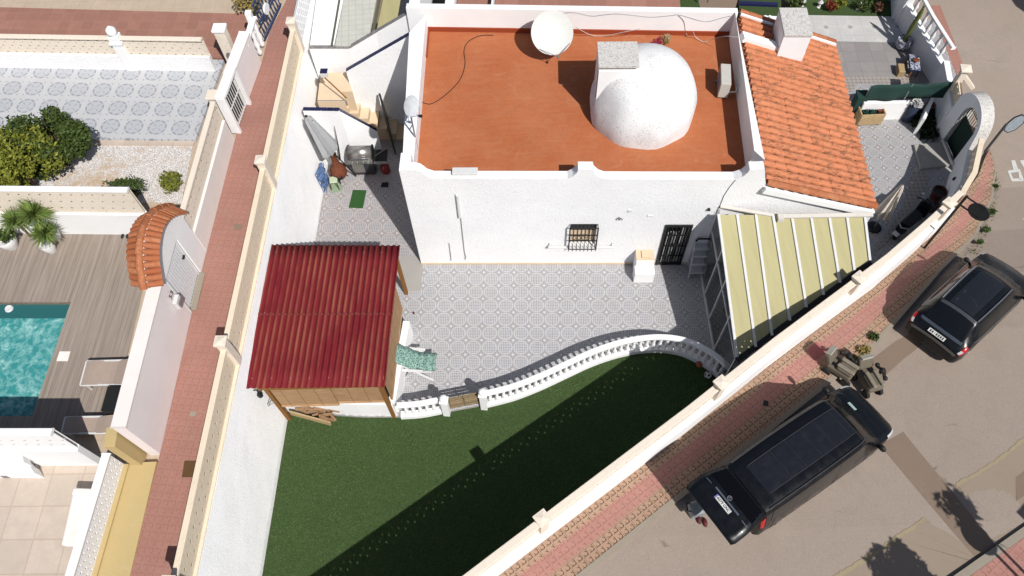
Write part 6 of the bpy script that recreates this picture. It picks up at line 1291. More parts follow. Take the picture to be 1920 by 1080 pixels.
# ---------------------------------------------------------------- on the flat roof
m_dish = plain('dish_grey_white', (.70, .70, .67), .5, var=.04)
def dish(name, c, r, ax, lab, depth=.18, mat=None, arm=True, pole=None):
    ax = Vector(ax).normalized(); o = thing(name, Vector(c)-EZ*r, lab, 'satellite dish'); mb = MB(); pr = [(.01, 0)]+[(r*k/10, depth*r*(k/10)**2*1.6) for k in range(1, 11)]
    mb.lathe(pr+[(r, depth*r*1.6-.015)]+[(r*k/10, depth*r*(k/10)**2*1.6-.02) for k in range(9, 0, -1)], c, 40, axis=ax); mb.build('reflector', mat or m_dish, o, smooth=True)
    dn = Vector((0, 0, -1)); side_ = ax.cross(EZ).normalized(); low = side_.cross(ax).normalized(); low = low if low.z < 0 else -low
    hub = Vector(c)+ax*r*.55+low*r*1.12; mb = MB(); rim = depth*r*1.6
    mb.tube([Vector(c)+low*r*1.0+ax*rim, hub], .014, 6); mb.tube([Vector(c)+side_*r*.75+low*r*.6+ax*rim, hub], .01, 5); mb.tube([Vector(c)-side_*r*.75+low*r*.6+ax*rim, hub], .01, 5); mb.build('feed_arms', m_alu, o)
    mb = MB(); mb.lathe([(.03, -.07), (.045, 0), (.045, .06)], hub, 10, axis=ax); mb.build('receiver', m_black, o, smooth=True)
    return o, ax, low, side_
c = G(1034, 62, ZR+.95); sdir = Vector((.18, -.88, .95))
ds, ax, low, sd2 = dish('satellite_dish', c, .67, sdir, 'large round off white satellite dish standing on the orange roof', .12)
ftp = Vector((c.x, c.y+.35, ZR)); mb = MB(); bk = c-ax*.12; mb.tube([bk, ftp+EZ*.6], .04, 8); mb.tube([ftp+EZ*.75, ftp], .04, 8)
for a in (0, 2.1, 4.2): mb.bar(ftp+EZ*.03, ftp+Vector((.4*math.cos(a), .3*math.sin(a), .03)), .04)
mb.build('stand', m_alu, ds)
pb = G(778, 256, 4.62); c = V2(pb, 4.62+1.35)+Vector((.05, -.08, 0)); d2, ax2, _, _ = dish('satellite_dish', c, .30, (.75, -.45, .35), 'small satellite dish on a thin mast at the left edge of the orange roof', .12, plain('pale_blue_dish', (.60, .63, .66), .4))
mb = MB(); mb.tube([V2(pb, 4.0), V2(pb, 6.1)], .025, 8); mb.tube([V2(pb, 5.0), V2(pb, 4.62)+Vector((-.1, .5, -.05))], .015, 6); mb.tube([c-ax2*.05, V2(pb, 5.95)], .02, 6); mb.build('mast', m_alu, d2)
p = G(1361, 122, ZR+.66); q = G(1362, 155, ZR+.66); ac = thing('air_conditioner', V2(p.lerp(q, .5), ZR), 'white air conditioning unit on the orange roof by the right parapet', 'air conditioner')
cc_ = p.lerp(q, .5); rz = math.atan2(q.y-p.y, q.x-p.x); L = (q-p).length+.12
mb = MB(); mb.box((cc_.x, cc_.y, ZR+.37), (L, .30, .58), rz); mb.build('casing', plain('ivory_metal', (.60, .58, .53), .45, var=.03), ac, bevel=.015); mb = MB()
for k in range(5): mb.box((cc_.x-.17, cc_.y, ZR+.2+.09*k), (L*.7, .012, .02), rz)
mb.build('grille', m_alu, ac); mb = MB()
for s_ in (-.3, .3): mb.box((cc_.x, cc_.y+s_, ZR+.04), (.34, .05, .08), 0)
mb.build('feet', m_alu, ac); mb = MB(); mb.tube([(cc_.x+.1, q.y-.05, ZR+.3), (cc_.x+.32, q.y, ZR+.25), (cc_.x+.4, q.y+.2, ZR+.3)], .025, 6); mb.build('hose', m_wmet, ac)
fl_ = thing('dried_flowers', G(1245, 80, ZR), 'small bunch of dried pink and cream flowers behind the white dome', 'flowers'); fc = G(1243, 76, ZR+.15)
for dx, dy, r_, col in ((-.12, -.02, .14, (.40, .03, .10)), (-.25, -.10, .10, (.45, .04, .09)), (.02, .03, .13, (.45, .20, .12)), (.17, .12, .15, (.50, .42, .25)), (.12, -.05, .1, (.3, .25, .08))): leaves(MB(), fc+Vector((dx, dy, 0)), (r_, r_, r_*.7), 90, .035, seed=int(r_*999)).build('flower', isl('petal_%d' % int(r_*1000+dx*50), col, .3), fl_)
def cable(pts, r, mat, lab, nm='cable'): mb = MB(); mb.tube(smooth_chain(pts, 5), r, 5); return tag(mb.build(nm, mat), lab, 'cable')
cable([G(x, y, ZR+.015) for x, y in ((925, 66), (900, 67), (878, 78), (870, 95), (872, 120), (862, 150), (835, 178), (810, 194), (795, 193), (785, 186))], .012, m_trim, 'dark cable curving across the left part of the orange roof')
pfc = BL+nn*-.012
def PWp(x, y, off=.012): return GP(x, y, BL-nn*off, nn)
cable([PWp(x, y) for x, y in ((1058, 24), (1080, 24), (1110, 30), (1130, 28), (1160, 26), (1200, 30), (1225, 32), (1260, 29), (1275, 28), (1310, 38), (1330, 40), (1352, 34), (1370, 30))], .010, m_alu, 'long slack grey cable along the top of the white party wall')
cable([PWp(1272, 29), PWp(1282, 40), PWp(1285, 58), G(1290, 70, ZR+.02)], .010, m_alu, 'short grey cable dropping from the party wall near the right corner')
cable([G(1078, 50, 5.0), G(1090, 57, 4.5), G(1110, 66, ZR+.05), G(1135, 67, ZR+.05), G(1170, 60, 4.4), G(1200, 54, 4.6)], .010, m_curt, 'white slack cable between the large dish and the party wall')
cable([G(1300, 60, 4.4), G(1305, 70, 4.05), G(1320, 79, 4.0), G(1335, 74, 4.2), G(1360, 68, 4.8), G(1384, 70, 5.0)], .010, m_curt, 'white looping cable near the right parapet of the orange roof')
# ---------------------------------------------------------------- terrace
def Fq(px, py, v): return FU(px, py, v)
wp = G(1202, 524, 0); pd_ = thing('stone_unit', wp, 'white stepped masonry unit with sand coloured top beside the barred door', 'garden unit'); u0 = FU(1187, 490)[0]; u1 = FU(1220, 490)[0]
mb = MB(); mb.box(FP((u0+u1)/2, .42, -.22), (u1-u0, .44, .84), R(-3)); mb.build('back_block', m_white_s, pd_, bevel=.015); mb = MB(); mb.box(FP((u0+u1)/2, .28, -.55), (u1-u0+.06, .36, .56), R(-3)); mb.build('front_block', m_white_s, pd_, bevel=.02)
mb = MB(); mb.box(FP((u0+u1)/2, .86, -.2), (u1-u0, .38, .04), R(-3)); mb.box(FP((u0+u1)/2+.02, .90, -.2), ((u1-u0)*.45, .26, .05), R(-3)); mb.build('top', m_stair, pd_)
sf = thing('ladder_shelf', FP(FU(1305, 495)[0], 0, -.3), 'white step shelf standing in the shade between the door and the veranda', 'shelf'); ub = FU(1300, 500)[0]
for k, (z, dpt) in enumerate(((.25, .5), (.6, .4), (.95, .3), (1.25, .22))): mb = MB(); mb.box(FP(ub, z, -dpt/2-.03), (.5, dpt, .04), R(-3)); mb.build('shelf_board', m_wmet, sf)
for s_ in (-.25, .25):
    mb = MB(); mb.bar(FP(ub+s_, 0, -.55), FP(ub+s_, 1.5, -.08), .04); mb.bar(FP(ub+s_, 0, -.06), FP(ub+s_, 1.5, -.04), .035); mb.build('side_frame', m_wmet, sf)
mb = MB(); mb.tube([FP(ub-.22, 1.5, -.08), FP(ub-.18, 1.62, -.08), FP(ub+.18, 1.62, -.08), FP(ub+.22, 1.5, -.08)], .03, 8); mb.build('top_handle', m_trim, sf)
# recliner with patterned cushion
m_flo = NT('floral_cushion', .9, .15); vv = m_flo.n('ShaderNodeTexVoronoi'); vv.inputs['Scale'].default_value = 16; m_flo.l(m_flo.pos(), vv.inputs['Vector']); m_flo.col(m_flo.mix(m_flo.range(vv.outputs['Distance'], .25, .4), (.045, .12, .10, 1), m_flo.mix(m_flo.noise(22, 4, lo=.4, hi=.6), (.36, .52, .47, 1), (.14, .28, .23, 1))))
lc = thing('garden_chair', G(786, 680, 0), 'white reclining garden chair with green floral cushion on the terrace', 'chair')
q = G(786, 690, 0); rz = R(-6); m3 = Matrix.Rotation(rz, 3, 'Z')
def LCp(x, y, z): return q+m3 @ Vector((x, y, z))
mb = MB()
for s_ in (-.36, .36):
    mb = MB(); mb.bar(LCp(-.42, s_, .62), LCp(.22, s_, .60), .09, .035); mb.build('armrest', m_wmet, lc, bevel=.01)
    mb = MB(); mb.bar(LCp(-.45, s_*1.05, .0), LCp(.02, s_, .58), .06, .035); mb.bar(LCp(.48, s_*1.05, .0), LCp(-.05, s_, .56), .06, .035); mb.build('crossed_legs', m_wmet, lc)
    mb = MB(); mb.bar(LCp(-.62, s_*.8, 1.02), LCp(.02, s_*.8, .36), .05, .03); mb.bar(LCp(0, s_*.8, .36), LCp(.5, s_*.8, .42), .05, .03); mb.build('seat_rail', m_wmet, lc)
def cush(P, w, nm):
    mb = MB(); n = 12; vs = []
    for i in range(n+1):
        t = i/n; a = P[0].lerp(P[1], t); h = .02*math.sin(t*14)
        for s_ in (-w, -w*.5, 0, w*.5, w): vs.append(a+m3 @ Vector((0, s_, 0))+EZ*(h+.03*(1-abs(s_)/w)))
    mb.add(vs, [(i*5+k, i*5+k+1, (i+1)*5+k+1, (i+1)*5+k) for i in range(n) for k in range(4)]); o = mb.build(nm, m_flo.mat, lc, smooth=True); m = o.modifiers.new('t', 'SOLIDIFY'); m.thickness = .06; return o
cush([LCp(-.64, 0, 1.08), LCp(.0, 0, .45)], .30, 'back_cushion'); cush([LCp(.0, 0, .44), LCp(.58, 0, .50)], .29, 'seat_cushion')
# balls on the lawn
def football(px, py, r, z, mats, lab):
    c = G(px, py, z+r); mb = MB(); mb.ball(c, r, 24); 
    o = mb.build('ball', mats, smooth=True); o.data.materials.append(m_black) if mats is m_plate else None
    if mats is m_plate:
        dirs = [Vector(v).normalized() for v in ((0, 1, 1.618), (0, -1, 1.618), (1, 1.618, 0), (-1, 1.618, 0), (1.618, 0, 1), (-1.618, 0, 1), (1, -1.618, 0), (-1, -1.618, 0), (0, 1, -1.618), (0, -1, -1.618))]
        for p_ in o.data.polygons:
            w = (p_.center+o.location-c).normalized() if True else None
            if any(w.angle(d) < .36 for d in dirs): p_.material_index = 1
    return tag(o, lab, 'ball')
football(1327.5, 703, .115, -.1, m_plate, 'black and white football on the shaded lawn by the street wall pillar'); football(1311, 683, .11, -.1, flat('orange_ball', (.40, .10, .05), .6), 'dull orange ball on the shaded lawn under the balustrade')
lid('shade_tag', [(1254, 656), (1262, 655), (1262, 659), (1255, 660)], -.088, m_kerb, 'tiny pale scrap on the shaded lawn below the balustrade', 'scrap')
# firewood and its rack
fw = thing('firewood_rack', G(590, 780, -.1), 'pile of split firewood behind a pale plank under the reed screen', 'firewood')
a = G(545, 775, .2); b = G(622, 797, -.02); mb = MB(); mb.bar(a+EZ*.05, b+EZ*.12, .05, .26); mb.build('front_plank', m_pine, fw)
rr = random.Random(5); dd_ = (b-a).normalized(); nd = Vector((-dd_.y, dd_.x, 0))
for k in range(30):
    t = rr.uniform(.15, 1.0); c = a.lerp(b, t)+nd*rr.uniform(.05, .42)+EZ*rr.uniform(.05, .35*(.4+t*.6)); L = rr.uniform(.25, .42); w = Vector((rr.uniform(-.5, .5), rr.uniform(-.3, .3), rr.uniform(-.2, .2)))+dd_*.8+nd*rr.uniform(-.6, .6); w.normalize()
    mb = MB(); mb.tube([c-w*L/2, c+w*L/2], [rr.uniform(.035, .06)]*2, 6); mb.build('log', m_bark, fw)
# left yard ----------------------------------------------------------------
bq = G(686, 322, 0); bb = thing('gas_barbecue', bq, 'stainless steel gas barbecue with side burner by the white stair wall', 'barbecue'); rz = R(-2); m3b = Matrix.Rotation(rz, 3, 'Z')
def BQ(x, y, z): return bq+m3b @ Vector((x, y, z))
mb = MB(); n = 12; vs = []
for i in range(n+1):
    a = math.pi*i/n*.62; y_ = -.27+.27*(1-math.cos(a))*1.0; z_ = .98+.34*math.sin(a); 
    for x_ in (-.40, .40): vs.append(BQ(x_, -.24+.28*(1-math.cos(a)), .96+.33*math.sin(a)))
mb.add(vs, [(2*i, 2*i+1, 2*i+3, 2*i+2) for i in range(n)]); hd_ = mb.build('hood', m_steel, bb, smooth=True); m = hd_.modifiers.new('t', 'SOLIDIFY'); m.thickness = .02; m.offset = -1
mb = MB()
for x_ in (-.41, .41): mb.lathe([(.30, -.02), (.30, .02)], BQ(x_, .06, .96), 24, axis=(1, 0, 0))
mb.build('hood_cheeks', m_trim, bb); mb = MB(); mb.box(BQ(0, -.27, .90), (.86, .10, .14), rz); mb.build('control_panel', m_steel, bb, bevel=.01); mb = MB(); mb.tube([BQ(-.3, -.3, 1.08), BQ(.3, -.3, 1.08)], .018, 8); mb.build('handle', m_chr, bb)
mb = MB()
for x_ in (-.28, -.1, .1, .28): mb.lathe([(.03, 0), (.03, .03)], BQ(x_, -.33, .9), 12, axis=(0, -1, 0))
mb.build('knobs', m_chr, bb); mb = MB(); mb.box(BQ(0, .05, .45), (.80, .50, .72), rz); mb.build('cabinet', plain('dark_steel', (.05, .055, .06), .4, .5, .4), bb, bevel=.01); mb = MB(); mb.box(BQ(-.15, -.215, .5), (.42, .02, .5), rz); mb.build('cabinet_door', m_steel, bb)
mb = MB(); mb.box(BQ(.68, .02, .86), (.46, .5, .06), rz); mb.build('side_shelf', m_trim, bb); mb = MB(); mb.bar(BQ(.5, -.02, .9), BQ(.82, .22, .94), .02); mb.build('tongs', m_alu, bb); mb = MB(); mb.box(BQ(.68, -.26, .82), (.44, .05, .1), rz); mb.build('shelf_front', m_steel, bb); mb = MB(); mb.ball(BQ(0, -.05, 1.32), .03, 8); mb.build('thermometer', m_chr, bb)
rb = thing('red_bottle', G(724, 320, 0), 'round dark red gas bottle in the shade beside the barbecue', 'gas bottle'); mb = MB(); c = G(724, 322, 0); mb.lathe([(.13, 0), (.16, .05), (.16, .3), (.1, .4), (.05, .42), (.05, .48)], c, 18); mb.build('bottle', flat('dark_red', (.22, .015, .02), .4), rb, smooth=True)
cm = thing('chiminea', G(640, 338, 0), 'rust brown clay chiminea beside the folded parasol', 'chiminea'); c = G(640, 336, 0)
mb = MB(); mb.lathe([(.10, .12), (.22, .22), (.30, .40), (.29, .58), (.20, .76), (.12, .92), (.10, 1.15), (.115, 1.35), (.13, 1.38), (.10, 1.36), (.02, 1.1)], c, 24, cap=False); mb.build('body', m_rust, cm, smooth=True)
for a in (.5, 2.6, 4.7): mb = MB(); mb.tube([c+Vector((.15*math.cos(a), .15*math.sin(a), .25)), c+Vector((.27*math.cos(a), .27*math.sin(a), 0))], .02, 6); mb.build('leg', m_black, cm)
mb = MB(); mb.lathe([(.11, 0), (.12, .03)], c+Vector((.05, -.26, .45)), 14, axis=(.15, -1, .2)); mb.build('fire_mouth', m_black, cm)
pr_ = thing('folded_parasol', G(652, 318, 0), 'folded grey parasol leaning over the side yard against the white wall', 'parasol'); tp_ = G(574, 218, 3.1); mid = G(622, 285, 1.6); ft_ = G(668, 330, .1)
mb = MB(); ax_ = (tp_-mid); n = 12; vs = []
for i, (t, r_) in enumerate(((0, .26), (.08, .34), (.35, .27), (.75, .17), (.93, .13), (1, .04))):
    cc2 = mid.lerp(tp_, t)
    x_ = ax_.cross(EZ).normalized(); y_ = x_.cross(ax_).normalized()
    for k in range(24): a = 2*math.pi*k/24; rr_ = r_*(1+.22*math.cos(a*6)); vs.append(cc2+(x_*math.cos(a)+y_*math.sin(a)*.6)*rr_)
mb.add(vs, [(i*24+k, i*24+(k+1) % 24, (i+1)*24+(k+1) % 24, (i+1)*24+k) for i in range(5) for k in range(24)]); mb.build('canopy', m_umb, pr_, smooth=True)
mb = MB(); mb.tube([mid.lerp(tp_, .1), ft_], .025, 8); mb.build('pole', m_trim, pr_); mb = MB(); mb.ball(tp_, .05, 8); mb.tube([mid.lerp(tp_, .84)+Vector((.1, 0, .08)), mid.lerp(tp_, .84)+Vector((-.1, 0, .02))], .01, 5); mb.build('tip_cap', m_black, pr_)
fp = thing('fire_poker', G(640, 300, 0), 'thin dark rod leaning on the white wall above the chiminea', 'rod'); mb = MB(); mb.tube([G(627, 237, 2.2), G(634, 272, 1.3), G(638, 300, .6)], [.008, .02, .03], 6); mb.build('rod', m_trim, fp)
fc = thing('folding_chair', G(606, 345, 0), 'folded blue fabric chair leaning on the boundary wall', 'chair'); a, b = G(597, 316, .95), G(613, 350, .05); mb = MB(); w = Vector((.10, .22, .05)); vs = []
for i in range(9):
    t = i/8
    for k in range(5): f = k/2-1; vs.append(a.lerp(b, t)+w*f*.8+Vector((.05*math.sin(i*2+k), .02*math.cos(i*3), .04*math.sin(k*2+i))))
mb.add(vs, [(i*5+k, i*5+k+1, (i+1)*5+k+1, (i+1)*5+k) for i in range(8) for k in range(4)]); o = mb.build('fabric', m_blue, fc, smooth=True); m = o.modifiers.new('t', 'SOLIDIFY'); m.thickness = .04
mb = MB(); mb.tube([a+w, b+w, b-w, a-w, a+w], .014, 6); mb.build('frame', m_blue, fc); mb = MB(); mb.tube([a+w+Vector((.06, 0, 0)), b-w+Vector((.1, 0, 0))], .012, 6); mb.build('prop_leg', m_blue, fc)
sl_ = thing('stool', G(626, 348, 0), 'small stool with pale green square seat next to the chiminea', 'stool'); c = G(625, 337, .45); mb = MB(); mb.box((c.x, c.y, .45), (.28, .28, .05), R(8)); mb.build('seat', flat('pale_green', (.52, .60, .42), .6), sl_, bevel=.05, seg=3)
for sx in (-.11, .11):
    for sy in (-.11, .11): mb = MB(); mb.bar((c.x+sx, c.y+sy, .43), (c.x+sx*1.3, c.y+sy*1.3, 0), .025); mb.build('leg', m_matg, sl_)
mb = MB(); mb.box((c.x, c.y-.03, .03), (.36, .34, .05), R(8)); mb.build('foot_frame', flat('pale_green_dark', (.3, .38, .25), .6), sl_)
bt = G(654, 356, 2)
lid('door_mat', [(662, 356), (687, 357), (680, 390), (654, 389)], .02, m_matg, 'green artificial grass mat on the side yard tiles', 'mat'); lid('floor_grate', [(716, 342), (728, 342), (728, 351), (714, 351)], .01, m_black, 'small black square floor grate in the shaded side yard', 'grate')
lid('leaf_scrap', [(772, 585), (776, 584), (778, 588), (775, 589)], .012, flat('dark_red_scrap', (.12, .02, .02), .8), 'tiny dark red scrap on the terrace right of the shelter', 'scrap')
# ---------------------------------------------------------------- corner yard
wy = G(1650, 222, 0); th = thing('screen_wall', wy, 'low white wall with a strip of green shade cloth hung above it', 'wall'); pa, pb = G(1604, 222, 0), G(1702, 221, 0); far = G(1752, 214, 0)
mb = MB(); wall_run(mb, [tuple(pa[:2]), tuple(pb[:2])], .14, 0, .85); mb.build('low_wall', m_white_s, th)
mb = MB(); nX = 40; vs = []
L_ = [tuple(pa[:2]), tuple(far[:2])]
for i in range(nX+1):
    t = i/nX; c = pa.lerp(far, t)+Vector((0, .02+.03*math.sin(t*17), 0)); sag = .05*math.sin(t*math.pi*2.2)
    for z in (.86, 1.1, 1.4, 1.62+sag): vs.append(V2(c+Vector((0, .02*math.sin(z*9+t*11), 0)), z))
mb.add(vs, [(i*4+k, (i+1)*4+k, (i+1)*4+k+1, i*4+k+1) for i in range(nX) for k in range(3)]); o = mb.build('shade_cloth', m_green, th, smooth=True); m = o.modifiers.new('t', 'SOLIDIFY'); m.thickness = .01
mb = MB()
for t in (0, .5, 1): c = pa.lerp(far, t)+Vector((0, .06, 0)); mb.bar(c, c+EZ*1.6, .04)
mb.build('fence_posts', m_alu, th)
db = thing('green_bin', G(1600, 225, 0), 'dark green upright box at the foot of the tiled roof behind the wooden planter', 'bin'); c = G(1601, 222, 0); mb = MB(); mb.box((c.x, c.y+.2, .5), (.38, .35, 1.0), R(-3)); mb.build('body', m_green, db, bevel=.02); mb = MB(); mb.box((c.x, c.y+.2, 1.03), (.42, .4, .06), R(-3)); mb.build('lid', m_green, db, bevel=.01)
pl_ = thing('planter_box', G(1628, 235, 0), 'pine planter box with green cloth and pots inside below the white screen wall', 'planter'); c = G(1627, 235, 0); W_, D_, H_ = .85, .5, .55; cx, cy = c.x, c.y+.22
for dx, dy, w, d in ((0, -D_/2, W_, .04), (0, D_/2, W_, .04), (-W_/2, 0, .04, D_), (W_/2, 0, .04, D_)):
    mb = MB(); mb.box((cx+dx, cy+dy, .17), (w, d, .16), 0); mb.box((cx+dx, cy+dy, .35), (w, d, .16), 0); mb.box((cx+dx, cy+dy, .53), (w, d, .14), 0); mb.build('board_side', m_pine, pl_)
mb = MB(); mb.box((cx, cy, .3), (W_-.05, D_-.05, .1)); mb.build('inside', m_trim, pl_)
for sx in (-1, 1): mb = MB(); mb.box((cx+sx*.35, cy-.2, .05), (.06, .06, .1)); mb.build('foot', m_trim, pl_)
gcl = MB(); leaves(gcl, (cx-.1, cy, .5), (.28, .18, .12), 200, .09, seed=3); tag(gcl.build('green_cloth', m_green), 'crumpled green cloth inside the pine planter box', 'cloth'); mb = MB(); mb.lathe([(.07, 0), (.09, .14), (.07, .14)], (cx+.3, cy, .42), 12); tag(mb.build('flower_pot', m_rust, smooth=True), 'small dark pot at the right end inside the pine planter', 'pot')
gw = thing('partition', G(1722, 250, 0), 'short white free standing partition with a bag leaning on it', 'partition'); a, b = G(1714, 252, 0), G(1730, 214, 0); mb = MB(); wall_run(mb, [tuple(a[:2]), tuple(b[:2])], .1, 0, .85); mb.build('panel', m_greyw, gw); a2, b2 = G(1675, 222, 0), G(1692, 205, 0)
bag = thing('laundry_bag', G(1697, 228, 0), 'navy cylindrical bin with white cloth on top by the partition', 'bin'); c = G(1698, 224, 0); mb = MB(); mb.lathe([(.17, 0), (.2, .1), (.2, .75), (.18, .8)], c, 20); mb.build('drum', plain('navy_plastic', (.03, .045, .08), .5), bag, smooth=True); mb = MB(); leaves(mb, c+EZ*.86, (.24, .2, .1), 140, .09, seed=8); mb.build('cloth_top', m_curt, bag)
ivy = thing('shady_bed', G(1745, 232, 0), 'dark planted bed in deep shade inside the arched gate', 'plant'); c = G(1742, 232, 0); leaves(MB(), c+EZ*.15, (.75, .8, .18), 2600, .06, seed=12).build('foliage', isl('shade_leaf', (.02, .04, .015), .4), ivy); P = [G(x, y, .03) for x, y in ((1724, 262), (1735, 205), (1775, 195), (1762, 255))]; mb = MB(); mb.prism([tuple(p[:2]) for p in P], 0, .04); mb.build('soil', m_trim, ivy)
def pot(px, py, r, h, mat, lab, z=0): c = G(px, py, z); o = thing('flower_pot', c, lab, 'pot'); mb = MB(); mb.lathe([(r*.7, 0), (r*.95, h*.85), (r, h*.86), (r, h), (r*.85, h), (r*.8, h*.8), (.01, h*.78)], c, 22, cap=False); mb.build('pot', mat, o, smooth=True); mb = MB(); mb.lathe([(r*.82, h*.8), (.01, h*.82)], c, 18, cap=False); mb.build('soil', m_trim, o); return o
m_tc = plain('terracotta', (.36, .12, .06), .8, var=.2)
pot(1738, 208, .17, .35, m_tc, 'orange terracotta pot in the dark bed behind the partition'); pot(1760, 203, .26, .4, m_rust, 'large dark pot at the back of the shaded bed by the arch')
pot(1752, 372, .24, .45, plain('maroon_pot', (.07, .02, .018), .5), 'larger maroon pot at the foot of the curved wall'); pot(1744, 394, .17, .35, plain('maroon_pot_b', (.10, .02, .02), .5), 'smaller maroon pot in front of the larger one by the curved wall')
wb_ = MB(); c = G(1790, 335, .8); wb_.ball(c, .09, 12, (.8, .5, 1)); tag(wb_.build('wall_pot', m_black, smooth=True), 'small black pot hanging on the inner face of the curved wall', 'pot')
up_ = thing('closed_parasol', G(1638, 425, 0), 'closed beige parasol on a round black base in the corner yard', 'parasol'); b0 = G(1638, 427, 0); mb = MB(); mb.lathe([(.24, 0), (.24, .05), (.2, .08), (.04, .1)], b0, 26); mb.build('base', m_black, up_); mb = MB(); mb.tube([b0, b0+EZ*2.3], .022, 8); mb.build('pole', m_alu, up_)
mb = MB(); vs = []; Kp = 32
for z, r_ in ((.75, .22), (.80, .25), (1.2, .19), (1.7, .13), (2.1, .09), (2.3, .05), (2.38, .02)):
    for k in range(Kp): a = 2*math.pi*k/Kp; rr_ = r_*(1+.28*math.cos(a*8+z)); vs.append(b0+Vector((math.cos(a)*rr_, math.sin(a)*rr_, z+(.06*math.cos(a*4) if z < 1 else 0))))
mb.add(vs, [(i*Kp+k, i*Kp+(k+1) % Kp, (i+1)*Kp+(k+1) % Kp, (i+1)*Kp+k) for i in range(6) for k in range(Kp)]); mb.build('canopy', m_umbb, up_, smooth=True)
# small north yard
pp_ = thing('cactus_pot', G(1688, 92, 0), 'tall green cactus stem in a blue and white pot', 'plant'); c = G(1689, 90, 0); m_bw = NT('blue_white_ceramic', .3, .5); m_bw.col(m_bw.mix(m_bw.noise(16, 4, lo=.48, hi=.54), (.08, .10, .2, 1), (.6, .62, .66, 1)))
mb = MB(); mb.lathe([(.14, 0), (.26, .12), (.29, .28), (.24, .42), (.27, .45), (.02, .38)], c, 24, cap=False); mb.build('pot', m_bw.mat, pp_, smooth=True); mb = MB(); q = c+EZ*.4
mb.tube([q, q+Vector((.02, .02, .6)), q+Vector((.05, .02, 1.25)), q+Vector((.05, .02, 1.6))], [.07, .10, .08, .03], 7); mb.build('stem', plain('cactus_green', (.11, .14, .035), .7), pp_); leaves(MB(), c+EZ*.42, (.2, .2, .06), 60, .05, seed=2).build('ground_leaves', m_dry, pp_)
bt_ = thing('tiled_table', G(1708, 138, 0), 'low table with blue and white patterned top against the grey wall', 'table'); c = G(1707, 140, 0); mb = MB(); mb.box((c.x, c.y+.15, .48), (.36, .75, .05), R(-12)); mb.build('top', m_bw.mat, bt_); mb = MB(); mb.box((c.x, c.y+.15, .445), (.4, .8, .03), R(-12)); mb.build('rim', plain('navy_wood', (.02, .03, .1), .5), bt_)
for sx in (-.14, .14):
    for sy in (-.3, .3): mb = MB(); mb.bar((c.x+sx, c.y+.15+sy, .43), (c.x+sx, c.y+.15+sy, 0), .04); mb.build('leg', m_wood, bt_)
mb = MB(); mb.box((c.x-.42, c.y+.1, .15), (.25, .45, .3), R(-8)); tag(mb.build('wooden_box', m_pine, bevel=.03), 'pale wooden box beside the blue and white table', 'box'); mb = MB(); mb.lathe([(.08, 0), (.12, .08), (.09, .1)], (c.x+.02, c.y+.18, .51), 14); tag(mb.build('bowl', m_rust, smooth=True), 'small dark bowl on the blue and white table', 'bowl')
for k, (px, py, r_, mt, lb) in enumerate(((1495, 8, .35, m_leaf, 'dark green shrub left of the white garden lantern'), (1575, 6, .28, m_leafy, 'yellow green plant right of the red one in the grass strip'), (1560, 10, .22, isl('red_leaf', (.25, .06, .03), .4), 'reddish plant in the middle of the grass strip'), (1620, 6, .34, m_leaf, 'leafy green plant before the corner of the grass strip'), (1648, 12, .2, isl('brown_leaf', (.2, .1, .06), .4), 'small brownish plant near the grey corner wall'))): bush('garden_plant', G(px, py, .3), (r_, r_, r_*.8), 420, .06, mt, lb, 'plant', 20+k)
for k, (px, py, lb) in enumerate(((1503, 12, 'small cream garden lantern at the left of the grass strip'), (1535, 14, 'white garden lantern in the middle of the grass strip'), (1608, 18, 'little cream lantern in front of the leafy plant'))): c = G(px, py, 0); o = thing('garden_lantern', c, lb, 'lantern', 'lanterns in the grass strip'); mb = MB(); mb.lathe([(.09, 0), (.09, .03), (.05, .06), (.05, .22)], c, 8); mb.build('base', m_cream, o); mb = MB(); mb.lathe([(.1, .22), (.12, .26), (.02, .38)], c, 8); mb.build('roof', m_curt, o)
ng = thing('lattice_gate', G(1700, 40, 0), 'black lattice street gate beside the ball topped pillar', 'gate'); a, b = G(1688, 42, 0), G(1712, -30, 0); mb = MB()
for k in range(15): c = a.lerp(b, k/14); mb.bar(c, c+EZ*1.7, .02)
for k in range(9): z = .05+.2*k; mb.bar(a+EZ*z, b+EZ*z, .018)
mb.build('grid', m_black, ng); m_drm = flat('dark_red_metal', (.05, .012, .012), .5); [MB().bar(c, c+EZ*1.75, .05).build('post', m_drm, ng) for c in (a, a.lerp(b, .5), b)]
iw = thing('corner_wall', G(1680, 25, 0), 'grey white slanting wall at the top beside the black lattice gate', 'wall'); mb = MB(); a, b = G(1690, 36, 0), G(1700, -30, 0); wall_run(mb, [tuple((a-Vector((.3, 0, 0)))[:2]), tuple((b-Vector((.6, 0, 0)))[:2])], .2, 0, 1.4); mb.build('render', m_greyw, iw)
bw = thing('back_wall', G(1560, -5, 0), 'pale wall behind the grass strip along the top edge', 'wall'); mb = MB(); a, b = G(1450, -8, 0), G(1690, -2, 0); wall_run(mb, [tuple(a[:2]), tuple(b[:2])], .2, 0, .5); mb.build('render', m_greyw, bw)
sb_ = thing('small_balustrade', G(1415, 25, 0), 'short row of white balusters with dark rail at the top beyond the tiles', 'balustrade'); 
for k in range(7): c = G(1393+8.5*k, 30, 2.6); mb = MB(); mb.lathe([(.05, -.75), (.07, -.5), (.03, -.3), (.05, -.05), (.05, 0)], c, 8); mb.build('baluster', m_white_s, sb_, smooth=True)
